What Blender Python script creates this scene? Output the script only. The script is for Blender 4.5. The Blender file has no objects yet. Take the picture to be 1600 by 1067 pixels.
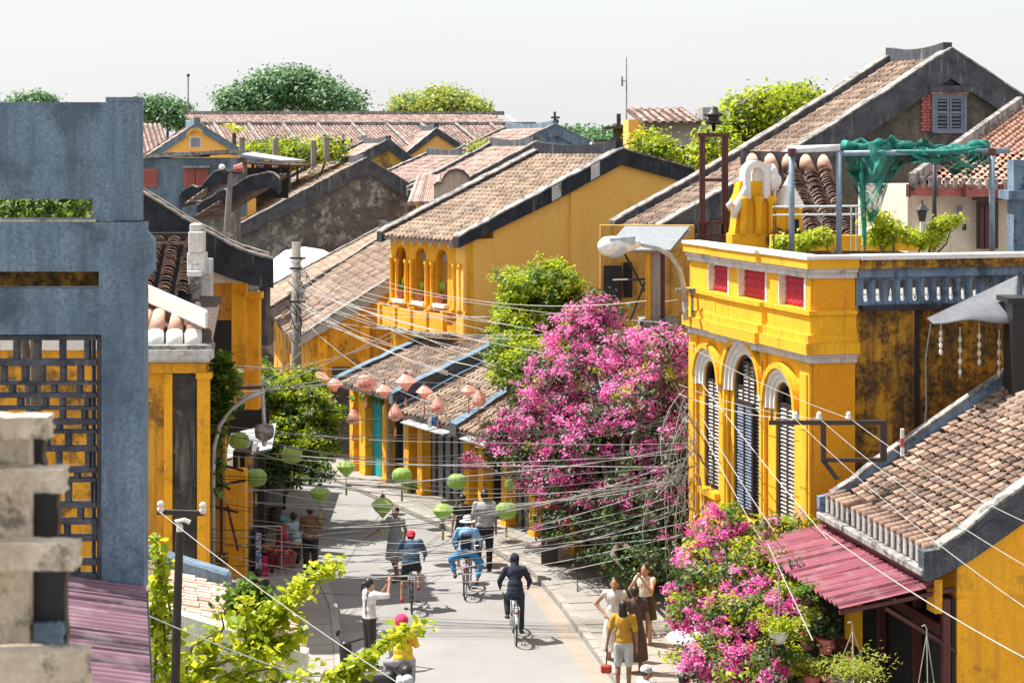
import bpy, math, random
import numpy as np
from mathutils import Vector, Matrix, noise
from mathutils.geometry import tessellate_polygon
random.seed(7); np.random.seed(7)
sc = bpy.context.scene
COL = sc.collection
F, H, HY = 3000.0, 9.8, 232.0
R = math.radians

# ---------------- camera, world, sun, exposure ----------------
cam = bpy.data.cameras.new('camera'); cam.lens = 67.5; cam.sensor_width = 36
cam.shift_y = -(533.5 - HY) / 1600
cam.clip_start = .1; cam.clip_end = 3000
cam.dof.use_dof = True; cam.dof.focus_distance = 40; cam.dof.aperture_fstop = 5.6
co = bpy.data.objects.new('camera', cam); COL.objects.link(co)
co.location = (0, 0, H); co.rotation_euler = (R(90), 0, 0)
sc.camera = co

SUN = Vector((-.51, .17, 1.0)).normalized()      # towards the sun
el = math.asin(SUN.z); az = math.atan2(SUN.x, SUN.y)
w = bpy.data.worlds.new('World'); sc.world = w; w.use_nodes = True
nt = w.node_tree; nt.nodes.clear()
sky = nt.nodes.new('ShaderNodeTexSky'); sky.sky_type = 'NISHITA'; sky.sun_disc = False
sky.sun_elevation = el; sky.sun_rotation = az; sky.dust_density = 3.0; sky.air_density = 1.0
veil = nt.nodes.new('ShaderNodeMix'); veil.data_type = 'RGBA'; veil.inputs['Factor'].default_value = .8
tcw = nt.nodes.new('ShaderNodeTexCoord'); mpw = nt.nodes.new('ShaderNodeMapping'); mpw.inputs['Scale'].default_value = (1.2, 1.2, 9)
nzw = nt.nodes.new('ShaderNodeTexNoise'); nzw.inputs['Scale'].default_value = 2.2; nzw.inputs['Detail'].default_value = 5
rpw = nt.nodes.new('ShaderNodeValToRGB')
rpw.color_ramp.elements[0].position = .3; rpw.color_ramp.elements[0].color = (4.55, 4.6, 4.68, 1)
rpw.color_ramp.elements[1].position = .7; rpw.color_ramp.elements[1].color = (4.85, 4.87, 4.9, 1)
nt.links.new(tcw.outputs['Generated'], mpw.inputs['Vector']); nt.links.new(mpw.outputs['Vector'], nzw.inputs['Vector'])
nt.links.new(nzw.outputs['Fac'], rpw.inputs['Fac'])
bg = nt.nodes.new('ShaderNodeBackground'); bg.inputs['Strength'].default_value = .1
wo = nt.nodes.new('ShaderNodeOutputWorld')
nt.links.new(sky.outputs['Color'], veil.inputs['A']); nt.links.new(rpw.outputs['Color'], veil.inputs['B'])
nt.links.new(veil.outputs['Result'], bg.inputs['Color']); nt.links.new(bg.outputs[0], wo.inputs['Surface'])
sl = bpy.data.lights.new('sun', 'SUN'); sl.energy = 4.6; sl.angle = R(.5); sl.color = (1, .95, .86)
so = bpy.data.objects.new('sun', sl); COL.objects.link(so)
so.rotation_euler = SUN.to_track_quat('Z', 'Y').to_euler(); so.location = (0, 0, 60)
sc.view_settings.view_transform = 'Standard'; sc.view_settings.look = 'None'
sc.view_settings.exposure = 1.08; sc.view_settings.gamma = 1
sc.view_settings.use_curve_mapping = False

# ---------------- helpers ----------------
def P(px, py, Y): return Vector(((px - 800) * Y / F, Y, H - (py - HY) * Y / F))
def G(px, py):
    Y = H * F / (py - HY); return Vector(((px - 800) * Y / F, Y, 0))
def V(*a): return Vector(a)
ORI = {}
def tag(o, label=None, cat=None, group=None, kind=None):
    if label: o['label'] = label
    if cat: o['category'] = cat
    if group: o['group'] = group
    if kind: o['kind'] = kind
    return o
def thing(name, label, cat, loc, group=None, local=False, rz=0):
    o = bpy.data.objects.new(name, None); COL.objects.link(o); o.empty_display_size = .3
    o.location = loc; o.rotation_euler = (0, 0, rz)
    ORI[o.name] = Vector((0, 0, 0)) if local else Vector(loc)
    return tag(o, label, cat, group)
class MB:
    def __init__(s): s.v = []; s.f = []
    def add(s, vs, fs):
        b = len(s.v); s.v += [tuple(x) for x in vs]; s.f += [tuple(b + i for i in f) for f in fs]; return s
    def obox(s, o, a, b, c):
        o, a, b, c = map(Vector, (o, a, b, c))
        vs = [o, o+a, o+a+b, o+b, o+c, o+a+c, o+a+b+c, o+b+c]
        fs = [(0,3,2,1),(4,5,6,7),(0,1,5,4),(1,2,6,5),(2,3,7,6),(3,0,4,7)]
        if a.cross(b).dot(c) < 0: fs = [f[::-1] for f in fs]
        return s.add(vs, fs)
    def box(s, x0, x1, y0, y1, z0, z1): return s.obox((x0,y0,z0),(x1-x0,0,0),(0,y1-y0,0),(0,0,z1-z0))
    def quad(s, a, b, c, d): return s.add([a,b,c,d], [(0,1,2,3)])
    def prism(s, poly, ext):
        poly = [Vector(p) for p in poly]; ext = Vector(ext); n = len(poly)
        tris = tessellate_polygon([poly])
        vs = poly + [p+ext for p in poly]
        fs = [tuple(t) for t in tris] + [tuple(i+n for i in t)[::-1] for t in tris]
        fs += [(i, (i+1)%n, (i+1)%n+n, i+n) for i in range(n)]
        return s.add(vs, fs)
    def tube(s, pts, r, n=6, caps=True, flat=1.0):
        pts = [Vector(p) for p in pts]; m = len(pts)
        rs = r if isinstance(r, (list, tuple)) else [r]*m
        up = None; vs = []; fs = []
        for i, p in enumerate(pts):
            d = (pts[min(i+1,m-1)] - pts[max(i-1,0)])
            if d.length < 1e-9: d = Vector((0,0,1))
            d.normalize()
            if up is None:
                up = Vector((0,0,1)) if abs(d.z) < .9 else Vector((0,1,0))
            a = d.cross(up)
            if a.length < 1e-6: a = d.orthogonal()
            a.normalize(); b = a.cross(d); up = b
            for k in range(n):
                t = 2*math.pi*k/n
                vs.append(p + a*math.cos(t)*rs[i] + b*math.sin(t)*rs[i]*flat)
        for i in range(m-1):
            for k in range(n):
                fs.append((i*n+k, i*n+(k+1)%n, (i+1)*n+(k+1)%n, (i+1)*n+k))
        if caps: fs += [tuple(range(n))[::-1], tuple(range((m-1)*n, m*n))]
        return s.add(vs, fs)
    def lathe(s, prof, c=(0,0,0), n=12, rib=0, ax=None):
        c = Vector(c); vs = []; fs = []; m = len(prof)
        for r, z in prof:
            for k in range(n):
                t = 2*math.pi*k/n; rr = r*(1-(rib if k%2 else 0))
                p = Vector((rr*math.cos(t), rr*math.sin(t), z))
                vs.append(c + (ax @ p if ax else p))
        for i in range(m-1):
            for k in range(n): fs.append((i*n+k, i*n+(k+1)%n, (i+1)*n+(k+1)%n, (i+1)*n+k))
        fs += [tuple(range(n))[::-1], tuple(range((m-1)*n, m*n))]
        return s.add(vs, fs)
    def ball(s, c, r, n=8, m=6, sc=(1,1,1), rot=None):
        c = Vector(c); vs = []; fs = []
        for i in range(m+1):
            th = math.pi*i/m
            for k in range(n):
                t = 2*math.pi*k/n
                p = Vector((math.sin(th)*math.cos(t)*sc[0], math.sin(th)*math.sin(t)*sc[1], -math.cos(th)*sc[2]))*r
                vs.append(c + (rot @ p if rot else p))
        for i in range(m):
            for k in range(n): fs.append((i*n+k, i*n+(k+1)%n, (i+1)*n+(k+1)%n, (i+1)*n+k))
        return s.add(vs, fs)
    def build(s, name, mat, parent=None, smooth=False, kind=None, label=None, cat=None, group=None, bevel=0):
        me = bpy.data.meshes.new(name)
        if parent is not None: W = ORI[parent.name]
        else:
            a = np.array(s.v); W = Vector(((a[:,0].min()+a[:,0].max())/2, (a[:,1].min()+a[:,1].max())/2, a[:,2].min()))
        me.from_pydata([(x-W.x, y-W.y, z-W.z) for x, y, z in s.v], [], s.f)
        if smooth: me.polygons.foreach_set('use_smooth', [True]*len(me.polygons))
        me.materials.append(mat)
        o = bpy.data.objects.new(name, me); COL.objects.link(o)
        if parent is not None: o.parent = parent
        else: o.location = W
        ORI[o.name] = Vector(W)
        if bevel:
            bm = o.modifiers.new('bevel', 'BEVEL'); bm.width = bevel; bm.segments = 1; bm.limit_method = 'ANGLE'
        return tag(o, label, cat, group, kind)
def copy_tree(o, parent=None):
    c = o.copy(); COL.objects.link(c)
    if parent: c.parent = parent
    for ch in list(o.children): copy_tree(ch, c)
    return c
def npmesh(name, verts, faces4, mat, parent=None, kind=None, loc=None):
    """fast quad mesh from numpy arrays"""
    W = ORI[parent.name] if parent is not None else Vector(loc if loc is not None else (verts[:,0].mean(), verts[:,1].mean(), verts[:,2].min()))
    v = verts - np.array(W); me = bpy.data.meshes.new(name); n = len(faces4); k = faces4.shape[1]
    me.vertices.add(len(v)); me.vertices.foreach_set('co', v.astype(np.float32).ravel())
    me.loops.add(n*k); me.loops.foreach_set('vertex_index', faces4.astype(np.int32).ravel())
    me.polygons.add(n); me.polygons.foreach_set('loop_start', np.arange(0, n*k, k, dtype=np.int32))
    me.update(calc_edges=True); me.materials.append(mat)
    o = bpy.data.objects.new(name, me); COL.objects.link(o)
    if parent is not None: o.parent = parent
    else: o.location = W
    ORI[o.name] = Vector(W)
    if kind: o['kind'] = kind
    return o

# ---------------- materials ----------------
class N:
    def __init__(s, name):
        s.m = bpy.data.materials.new(name); s.m.use_nodes = True; s.t = s.m.node_tree
        s.b = s.t.nodes['Principled BSDF']; s.b.inputs['Roughness'].default_value = .85
        s.geo = s.t.nodes.new('ShaderNodeNewGeometry')
    def new(s, ty): return s.t.nodes.new('ShaderNode'+ty)
    def link(s, a, b): s.t.links.new(a, b)
    def noise(s, scale, detail=5, vec=(1,1,1), rough=.6, off=(0,0,0)):
        mp = s.new('Mapping'); mp.inputs['Scale'].default_value = vec; mp.inputs['Location'].default_value = off
        s.link(s.geo.outputs['Position'], mp.inputs['Vector'])
        n = s.new('TexNoise'); n.inputs['Scale'].default_value = scale; n.inputs['Detail'].default_value = detail
        n.inputs['Roughness'].default_value = rough; s.link(mp.outputs[0], n.inputs['Vector']); return n.outputs['Fac']
    def ramp(s, fac, stops, const=False):
        r = s.new('ValToRGB'); cr = r.color_ramp
        if const: cr.interpolation = 'CONSTANT'
        while len(cr.elements) < len(stops): cr.elements.new(.5)
        for e, (p, c) in zip(cr.elements, stops):
            e.position = p; e.color = (*c, 1) if isinstance(c, tuple) else (c, c, c, 1)
        s.link(fac, r.inputs['Fac']); return r.outputs['Color']
    def mix(s, fac, a, b, mode='MIX'):
        m = s.new('Mix'); m.data_type = 'RGBA'; m.blend_type = mode
        for val, key in ((fac, 'Factor'), (a, 'A'), (b, 'B')):
            if isinstance(val, (int, float)) and key == 'Factor': m.inputs[key].default_value = val
            elif isinstance(val, tuple): m.inputs[key].default_value = (*val, 1)
            else: s.link(val, m.inputs[key])
        return m.outputs['Result']
    def bump(s, h, strength=.3, dist=.02):
        b = s.new('Bump'); b.inputs['Strength'].default_value = strength; b.inputs['Distance'].default_value = dist
        s.link(h, b.inputs['Height']); s.link(b.outputs[0], s.b.inputs['Normal'])
    def out(s, c):
        if isinstance(c, tuple): s.b.inputs['Base Color'].default_value = (*c, 1)
        else: s.link(c, s.b.inputs['Base Color'])
        return s.m
def plain(name, c, rough=.7, metal=0, var=.12):
    n = N(name); n.b.inputs['Roughness'].default_value = rough; n.b.inputs['Metallic'].default_value = metal
    d = tuple(x*(1-var*2) for x in c); e = tuple(min(1, x*(1+var)) for x in c)
    return n.out(n.ramp(n.noise(7, 4), [(.3, d), (.7, e)]))
def stucco(name, c1, c2, gcol=(.03,.028,.025), g=.0, gs=1.3, streak=.0, bump=.25, pos=None, fine=22, fk=.4):
    """g: share of surface under grime 0..1; streak: vertical run marks"""
    n = N(name); n.b.inputs['Roughness'].default_value = .92
    c = n.ramp(n.noise(gs*.8, 7, rough=.65), [(.32, c1), (.68, c2)])
    c = n.mix(n.ramp(n.noise(fine, 3), [(.38, 0.0), (.7, fk)]), c, tuple(x*.55 for x in c1))
    if g > 0:
        t = .72 - g*.42
        f = n.ramp(n.noise(gs, 9, rough=.72, off=(3,1,7)), [(t, 0.0), (t+.09, .92)])
        f2 = n.ramp(n.noise(gs*6, 6, rough=.7), [(.28, .25), (.6, 1.0)])
        f = n.mix(1.0, f, f2, 'MULTIPLY'); c = n.mix(f, c, gcol)
    if streak > 0:
        f = n.ramp(n.noise(2.2, 7, vec=(2.4,2.4,.22), rough=.7), [(.62-streak*.3, 0.0), (.82-streak*.2, .8)])
        c = n.mix(f, c, tuple(x*1.3 for x in gcol))
    n.bump(n.noise(35, 6), bump, .012)
    return n.out(c)
def tilemat(name, cols, dirt=.35, obj=False, dcol=(.05,.042,.04)):
    n = N(name); n.b.inputs['Roughness'].default_value = .9
    if obj: oi = n.new('ObjectInfo'); src = oi.outputs['Random']
    else: src = n.geo.outputs['Random Per Island']
    k = len(cols); c = n.ramp(src, [((i+.5)/k, cc) for i, cc in enumerate(cols)])
    f = n.ramp(n.noise(.9, 8, rough=.7), [(.66-dirt*.4, 0.0), (.8-dirt*.2, .75)])
    c = n.mix(f, c, dcol)
    c = n.mix(n.ramp(n.noise(14, 4), [(.45, 0.0), (.75, .45)]), c, tuple(x*1.5+.05 for x in cols[len(cols)//2]))
    return n.out(c)
def leafmat(name, cols, trans=.35, rough=.5):
    n = N(name); n.b.inputs['Roughness'].default_value = rough
    k = len(cols); c = n.ramp(n.geo.outputs['Random Per Island'], [((i+.5)/k, cc) for i, cc in enumerate(cols)])
    c = n.mix(n.ramp(n.noise(1.1, 3), [(.3, 0.0), (.7, .45)]), c, cols[0])
    n.out(c)
    tr = n.new('BsdfTranslucent'); n.link(c, tr.inputs['Color'])
    mx = n.new('MixShader'); mx.inputs[0].default_value = trans
    n.link(n.b.outputs[0], mx.inputs[1]); n.link(tr.outputs[0], mx.inputs[2])
    n.link(mx.outputs[0], n.t.nodes['Material Output'].inputs['Surface'])
    return n.m
M = {}
M['yel'] = stucco('bright_yellow_limewash', (.76,.37,.010), (.88,.49,.018), (.20,.10,.02), .3, 1.5, .3)
M['yel_dirty'] = stucco('stained_yellow_plaster', (.56,.26,.012), (.70,.36,.03), (.012,.012,.012), .74, 1.7, .7)
M['yel_shade'] = stucco('shade_tinted_yellow_plaster', (.76,.31,.010), (.80,.36,.012), (.10,.06,.03), .22, 1.6, .2)  # same yellow deepened to orange to paint the shade of the side face
M['ora'] = stucco('orange_limewash', (.86,.40,.014), (.90,.45,.02), (.40,.18,.02), .45, 1.6, .45)
M['och'] = stucco('light_ochre_plaster', (.93,.50,.105), (.95,.56,.15), (.62,.30,.07), .22, .7, .2)
M['och2'] = stucco('old_ochre_plaster', (.62,.33,.06), (.74,.42,.09), (.10,.06,.03), .45, .8, .4)
M['ora_dirty'] = stucco('peeling_orange_plaster', (.66,.29,.015), (.78,.38,.03), (.07,.045,.025), .5, 1.3, .4)
M['blk'] = stucco('black_mould_plaster', (.018,.018,.018), (.07,.065,.06), (.20,.18,.16), .35, 3, .3)
M['grime'] = stucco('sooty_grey_render', (.07,.07,.072), (.19,.185,.18), (.40,.395,.38), .46, 1.9, .0, fine=11, fk=.6)
M['wash'] = stucco('grey_washed_wall', (.30,.29,.28), (.44,.42,.40), (.10,.095,.09), .35, .9, .35)
M['brown'] = stucco('charcoal_render', (.065,.06,.055), (.19,.165,.135), (.03,.03,.03), .6, .7, .4, fine=9, fk=.5)
M['verge'] = stucco('dark_lime_coping', (.035,.042,.058), (.12,.125,.145), (.24,.24,.24), .2, 3, .25, fk=.6)
M['vergeblk'] = stucco('black_lime_coping', (.010,.012,.02), (.045,.05,.065), (.24,.24,.24), .1, 3, .15, fk=.6)
M['cap'] = stucco('pale_coping_edge', (.24,.235,.23), (.42,.40,.37), (.04,.04,.045), .6, 4, .2)
M['bluegrey'] = stucco('blue_grey_render', (.14,.22,.30), (.24,.33,.42), (.055,.085,.12), .5, 1.0, .7, bump=.8, fine=30, fk=.75)
M['bluebal'] = stucco('blue_weathered_balustrade', (.10,.16,.25), (.22,.31,.42), (.02,.022,.03), .45, 2.2, .4)
M['white'] = stucco('chalk_white_lime', (.66,.65,.64), (.80,.79,.77), (.3,.28,.27), .15, 1.5, .15)
M['whitegrey'] = stucco('weathered_white_lime', (.50,.49,.48), (.70,.69,.68), (.12,.12,.12), .38, 1.8, .35)
M['stone'] = stucco('rough_beige_stone', (.46,.39,.30), (.74,.65,.52), (.12,.10,.08), .5, 9, .0, bump=.9, fine=60)
M['road'] = stucco('pale_worn_asphalt', (.215,.213,.21), (.28,.276,.27), (.205,.19,.165), .42, .45, 0, bump=.35, fine=26, fk=.3)
M['ground'] = stucco('bare_earth', (.20,.17,.13), (.27,.23,.18), (.1,.09,.07), .3, .3)
M['pave'] = stucco('pavement_slab', (.25,.235,.215), (.32,.30,.275), (.15,.13,.11), .3, .8, 0)
M['pave2'] = stucco('brown_gutter_brick', (.27,.225,.185), (.34,.285,.235), (.2,.15,.1), .3, 2, 0)
M['kerb'] = stucco('kerb_stone', (.28,.26,.235), (.36,.33,.30), (.12,.1,.09), .35, 3, 0)
M['tile'] = tilemat('old_clay_tile', [(.12,.08,.06),(.22,.145,.105),(.32,.22,.165),(.17,.115,.085),(.38,.285,.22)], .55)
M['tile_pale'] = tilemat('bleached_clay_tile', [(.22,.15,.105),(.34,.24,.175),(.43,.325,.245),(.16,.11,.085),(.38,.29,.225)], .42)
M['tile_red'] = tilemat('red_clay_tile', [(.36,.17,.12),(.46,.25,.17),(.52,.32,.24),(.28,.14,.11)], .2)
M['tile_far'] = tilemat('distant_pink_tile', [(.27,.165,.14),(.36,.24,.205),(.46,.34,.30),(.18,.115,.10)], .4)
M['tile_obj'] = tilemat('clay_cover_tile', [(.09,.06,.045),(.20,.125,.09),(.33,.21,.15),(.14,.09,.07),(.38,.27,.20)], .55, obj=True)
M['tile_dark'] = tilemat('sooty_cover_tile', [(.10,.075,.065),(.20,.14,.12),(.32,.22,.18),(.14,.10,.09),(.38,.24,.18)], .35, obj=True)
M['deck'] = tilemat('pan_tile_bed', [(.06,.042,.035),(.10,.07,.055)], .5)
M['eaveblk'] = stucco('mortared_tile_end', (.30,.29,.28), (.48,.46,.44), (.07,.07,.07), .4, 6, .2)
M['red'] = plain('crimson_baluster', (.42,.015,.05), .6)
M['wood'] = plain('dark_shutter_wood', (.045,.032,.03), .6)
M['woodpale'] = plain('sun_bleached_louvre', (.42,.38,.35), .7)
M['woodgrey'] = stucco('grey_shutter_board', (.22,.22,.23), (.34,.34,.35), (.06,.06,.06), .3, 4, .4)
M['blue_shut'] = plain('blue_grey_shutter', (.17,.20,.28), .7)
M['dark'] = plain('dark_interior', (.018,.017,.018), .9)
M['teal'] = stucco('teal_door_paint', (.01,.26,.27), (.02,.34,.35), (.01,.1,.1), .15, 2, .2)
M['black'] = plain('black_paint', (.015,.015,.017), .5)
M['rust'] = plain('maroon_steel', (.085,.02,.022), .55)
M['steel'] = plain('galvanised_steel', (.42,.45,.49), .42, .35)
M['bluepipe'] = plain('blue_grey_pipe', (.18,.25,.33), .5)
M['lamp'] = plain('white_lamp_shell', (.75,.75,.74), .35)
M['lampglass'] = plain('cloudy_blue_lamp_cover', (.42,.50,.60), .25)
M['maroon'] = plain('maroon_corrugated_sheet', (.40,.13,.165), .4)
M['purple'] = plain('purple_corrugated_sheet', (.27,.115,.18), .38)
M['gutter'] = plain('red_gutter', (.40,.10,.09), .5)
M['tarp'] = plain('grey_tarpaulin', (.12,.13,.15), .6)
M['tarpw'] = plain('white_tarpaulin', (.62,.64,.68), .6)
M['wirew'] = plain('white_cable', (.34,.33,.31), .5)
M['wireg'] = plain('grey_cable', (.30,.30,.30), .6)
M['wireb'] = plain('black_cable', (.02,.02,.02), .6)
M['porc'] = plain('porcelain_insulator', (.72,.70,.64), .3)
M['concrete'] = stucco('concrete_pole', (.17,.155,.14), (.30,.27,.24), (.12,.1,.09), .35, 3, .3)
M['bark'] = stucco('bark', (.10,.07,.05), (.17,.13,.10), (.04,.03,.02), .3, 6)
M['corr'] = plain('grey_corrugated_sheet', (.33,.36,.38), .5)
M['iron'] = plain('dark_iron', (.05,.05,.055), .5, .3)

def corrmat(name, c, dk, ang):
    n = N(name); n.b.inputs['Roughness'].default_value = .45
    mp = n.new('Mapping'); mp.inputs['Rotation'].default_value = (0,0,ang); mp2 = n.new('Mapping'); mp2.inputs['Scale'].default_value = (.10, 7, 1)
    n.link(n.geo.outputs['Position'], mp.inputs['Vector']); n.link(mp.outputs[0], mp2.inputs['Vector'])
    t = n.new('TexNoise'); t.inputs['Scale'].default_value = 1.6; t.inputs['Detail'].default_value = 4; n.link(mp2.outputs[0], t.inputs['Vector'])
    col = n.ramp(t.outputs['Fac'], [(.40, dk), (.50, c), (.7, tuple(min(1,x*1.25) for x in c))])  # dark streaks: wear, plus rib shading put into the colour
    col = n.mix(n.ramp(n.noise(3,6), [(.5, 0.0), (.8, .35)]), col, (.5,.42,.42))
    return n.out(col)
M['maroon'] = corrmat('maroon_corrugated_sheet', (.27,.075,.105), (.09,.01,.02), -R(10.4))
M['purple'] = corrmat('purple_corrugated_sheet', (.17,.085,.12), (.03,.015,.025), -R(12.5))
# ---------------- roof tiles ----------------
def tile_rows(A, B, zf, vdir, s0, s1, pitch, tl, r, mat, parent, individual=0, name='tile', seg=4, jit=.012, matobj=None, kind='stuff', prof=None):
    """rows of half-barrel cover tiles. A->B: eave line (horizontal), vdir: horizontal unit vector up the slope,
    zf(s): height offset at horizontal run s (numpy ok)."""
    A = np.array(A, float); B = np.array(B, float); L = np.linalg.norm(B-A); e = (B-A)/L; v = np.array(vdir, float)
    nr = max(2, int(L/pitch)); nt_ = max(1, int((s1-s0)/tl))
    tl = (s1-s0)/nt_
    I, J = np.meshgrid(np.arange(nr), np.arange(nt_), indexing='ij'); I = I.ravel(); J = J.ravel(); m = len(I)
    rng = np.random.RandomState(nr*77+nt_)
    ee = (I+.5)*L/nr + rng.randn(m)*jit*.5
    rowj = rng.randn(nr)*jit*.8; ee = ee + rowj[I]
    sa = s0 + J*tl + rng.randn(m)*jit*.6; sb = sa + tl*1.12
    def pt(ev, s): return A[None] + ev[:,None]*e[None] + s[:,None]*v[None] + np.stack([0*s, 0*s, zf(s)], 1)
    p0 = pt(ee, sa); p1 = pt(ee, sb); sl_ = p1-p0; sl_ /= np.linalg.norm(sl_, axis=1)[:,None]
    nn = np.cross(np.tile(e, (m,1)), sl_); nn *= np.sign(nn[:,2])[:,None]; nn /= np.linalg.norm(nn, axis=1)[:,None]
    lift0 = r*.30 + rng.rand(m)*jit; vs = []
    for base, rr, lf in ((p0, r, lift0), (p1, r*.84, 0*lift0)):
        for k in range(seg+1):
            t = math.pi*k/seg
            vs.append(base + e[None]*(rr*math.cos(t)) + nn*(rr*math.sin(t)*.85 + lf)[:,None])
    q = seg+1
    vs = np.stack(vs, 1)                      # m, 2q, 3
    fs = [(k, k+1, q+k+1, q+k) for k in range(seg)] + ([(0, 1, 2, 3), (0, 3, 4, 4)] if False else [])
    fs = np.array(fs)
    # lower end cap as quads: (0,1,2,3),(0,3,4,4) is degenerate -> use fan of quads
    caps = np.array([(3,2,1,0)]) if seg == 3 else np.array([(4,3,2,0), (2,1,0,0)])[:1]
    fs = np.vstack([fs, caps])
    ind = 0
    if individual:
        order = np.argsort(J*1000+I)          # nearest the eave first
        pick = order[:individual]; rest = order[individual:]
        # shared mesh data: one mesh per variant in a local frame, placed with matrices
        var = []
        for q_ in range(4):
            mb = MB(); vv = []; rr0 = r*(1+.05*(q_-1.5)/1.5)
            for yy, rr, lf in ((0, rr0, r*.3), (tl*1.12, rr0*.84, 0)):
                for th, tk in ((1, 0), (.82, 1)):
                    for k in range(seg+1):
                        t = math.pi*k/seg; vv.append((rr*th*math.cos(t), yy, rr*th*math.sin(t)*.85+lf))
            q5 = seg+1; ff = []
            for k in range(seg):
                ff += [(k, k+1, 2*q5+k+1, 2*q5+k), (q5+k+1, q5+k, 3*q5+k, 3*q5+k+1), (k+1, k, q5+k, q5+k+1)]
            me = bpy.data.meshes.new(name); me.from_pydata(vv, [], ff); me.materials.append(matobj or mat); var.append(me)
        Wp = ORI[parent.name]
        for c in pick:
            o = bpy.data.objects.new(name, var[rng.randint(4)]); COL.objects.link(o); o.parent = parent
            X = Vector(e); Y_ = Vector(sl_[c]); Z_ = X.cross(Y_)
            if Z_.z < 0: X = -X; Z_ = X.cross(Y_)
            mm = Matrix((X, Y_, Z_)).transposed().to_4x4(); mm.translation = Vector(p0[c]) - Wp
            o.matrix_local = mm @ Matrix.Rotation(rng.randn()*.03, 4, 'Z')
            ORI[o.name] = Wp
        vs = vs[rest]
    m = len(vs)
    if m:
        F4 = (fs[None] + (np.arange(m)*2*q)[:,None,None]).reshape(-1, 4)
        npmesh(name if not individual else 'upper_tiles', vs.reshape(-1,3), F4, mat, parent, kind)

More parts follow.
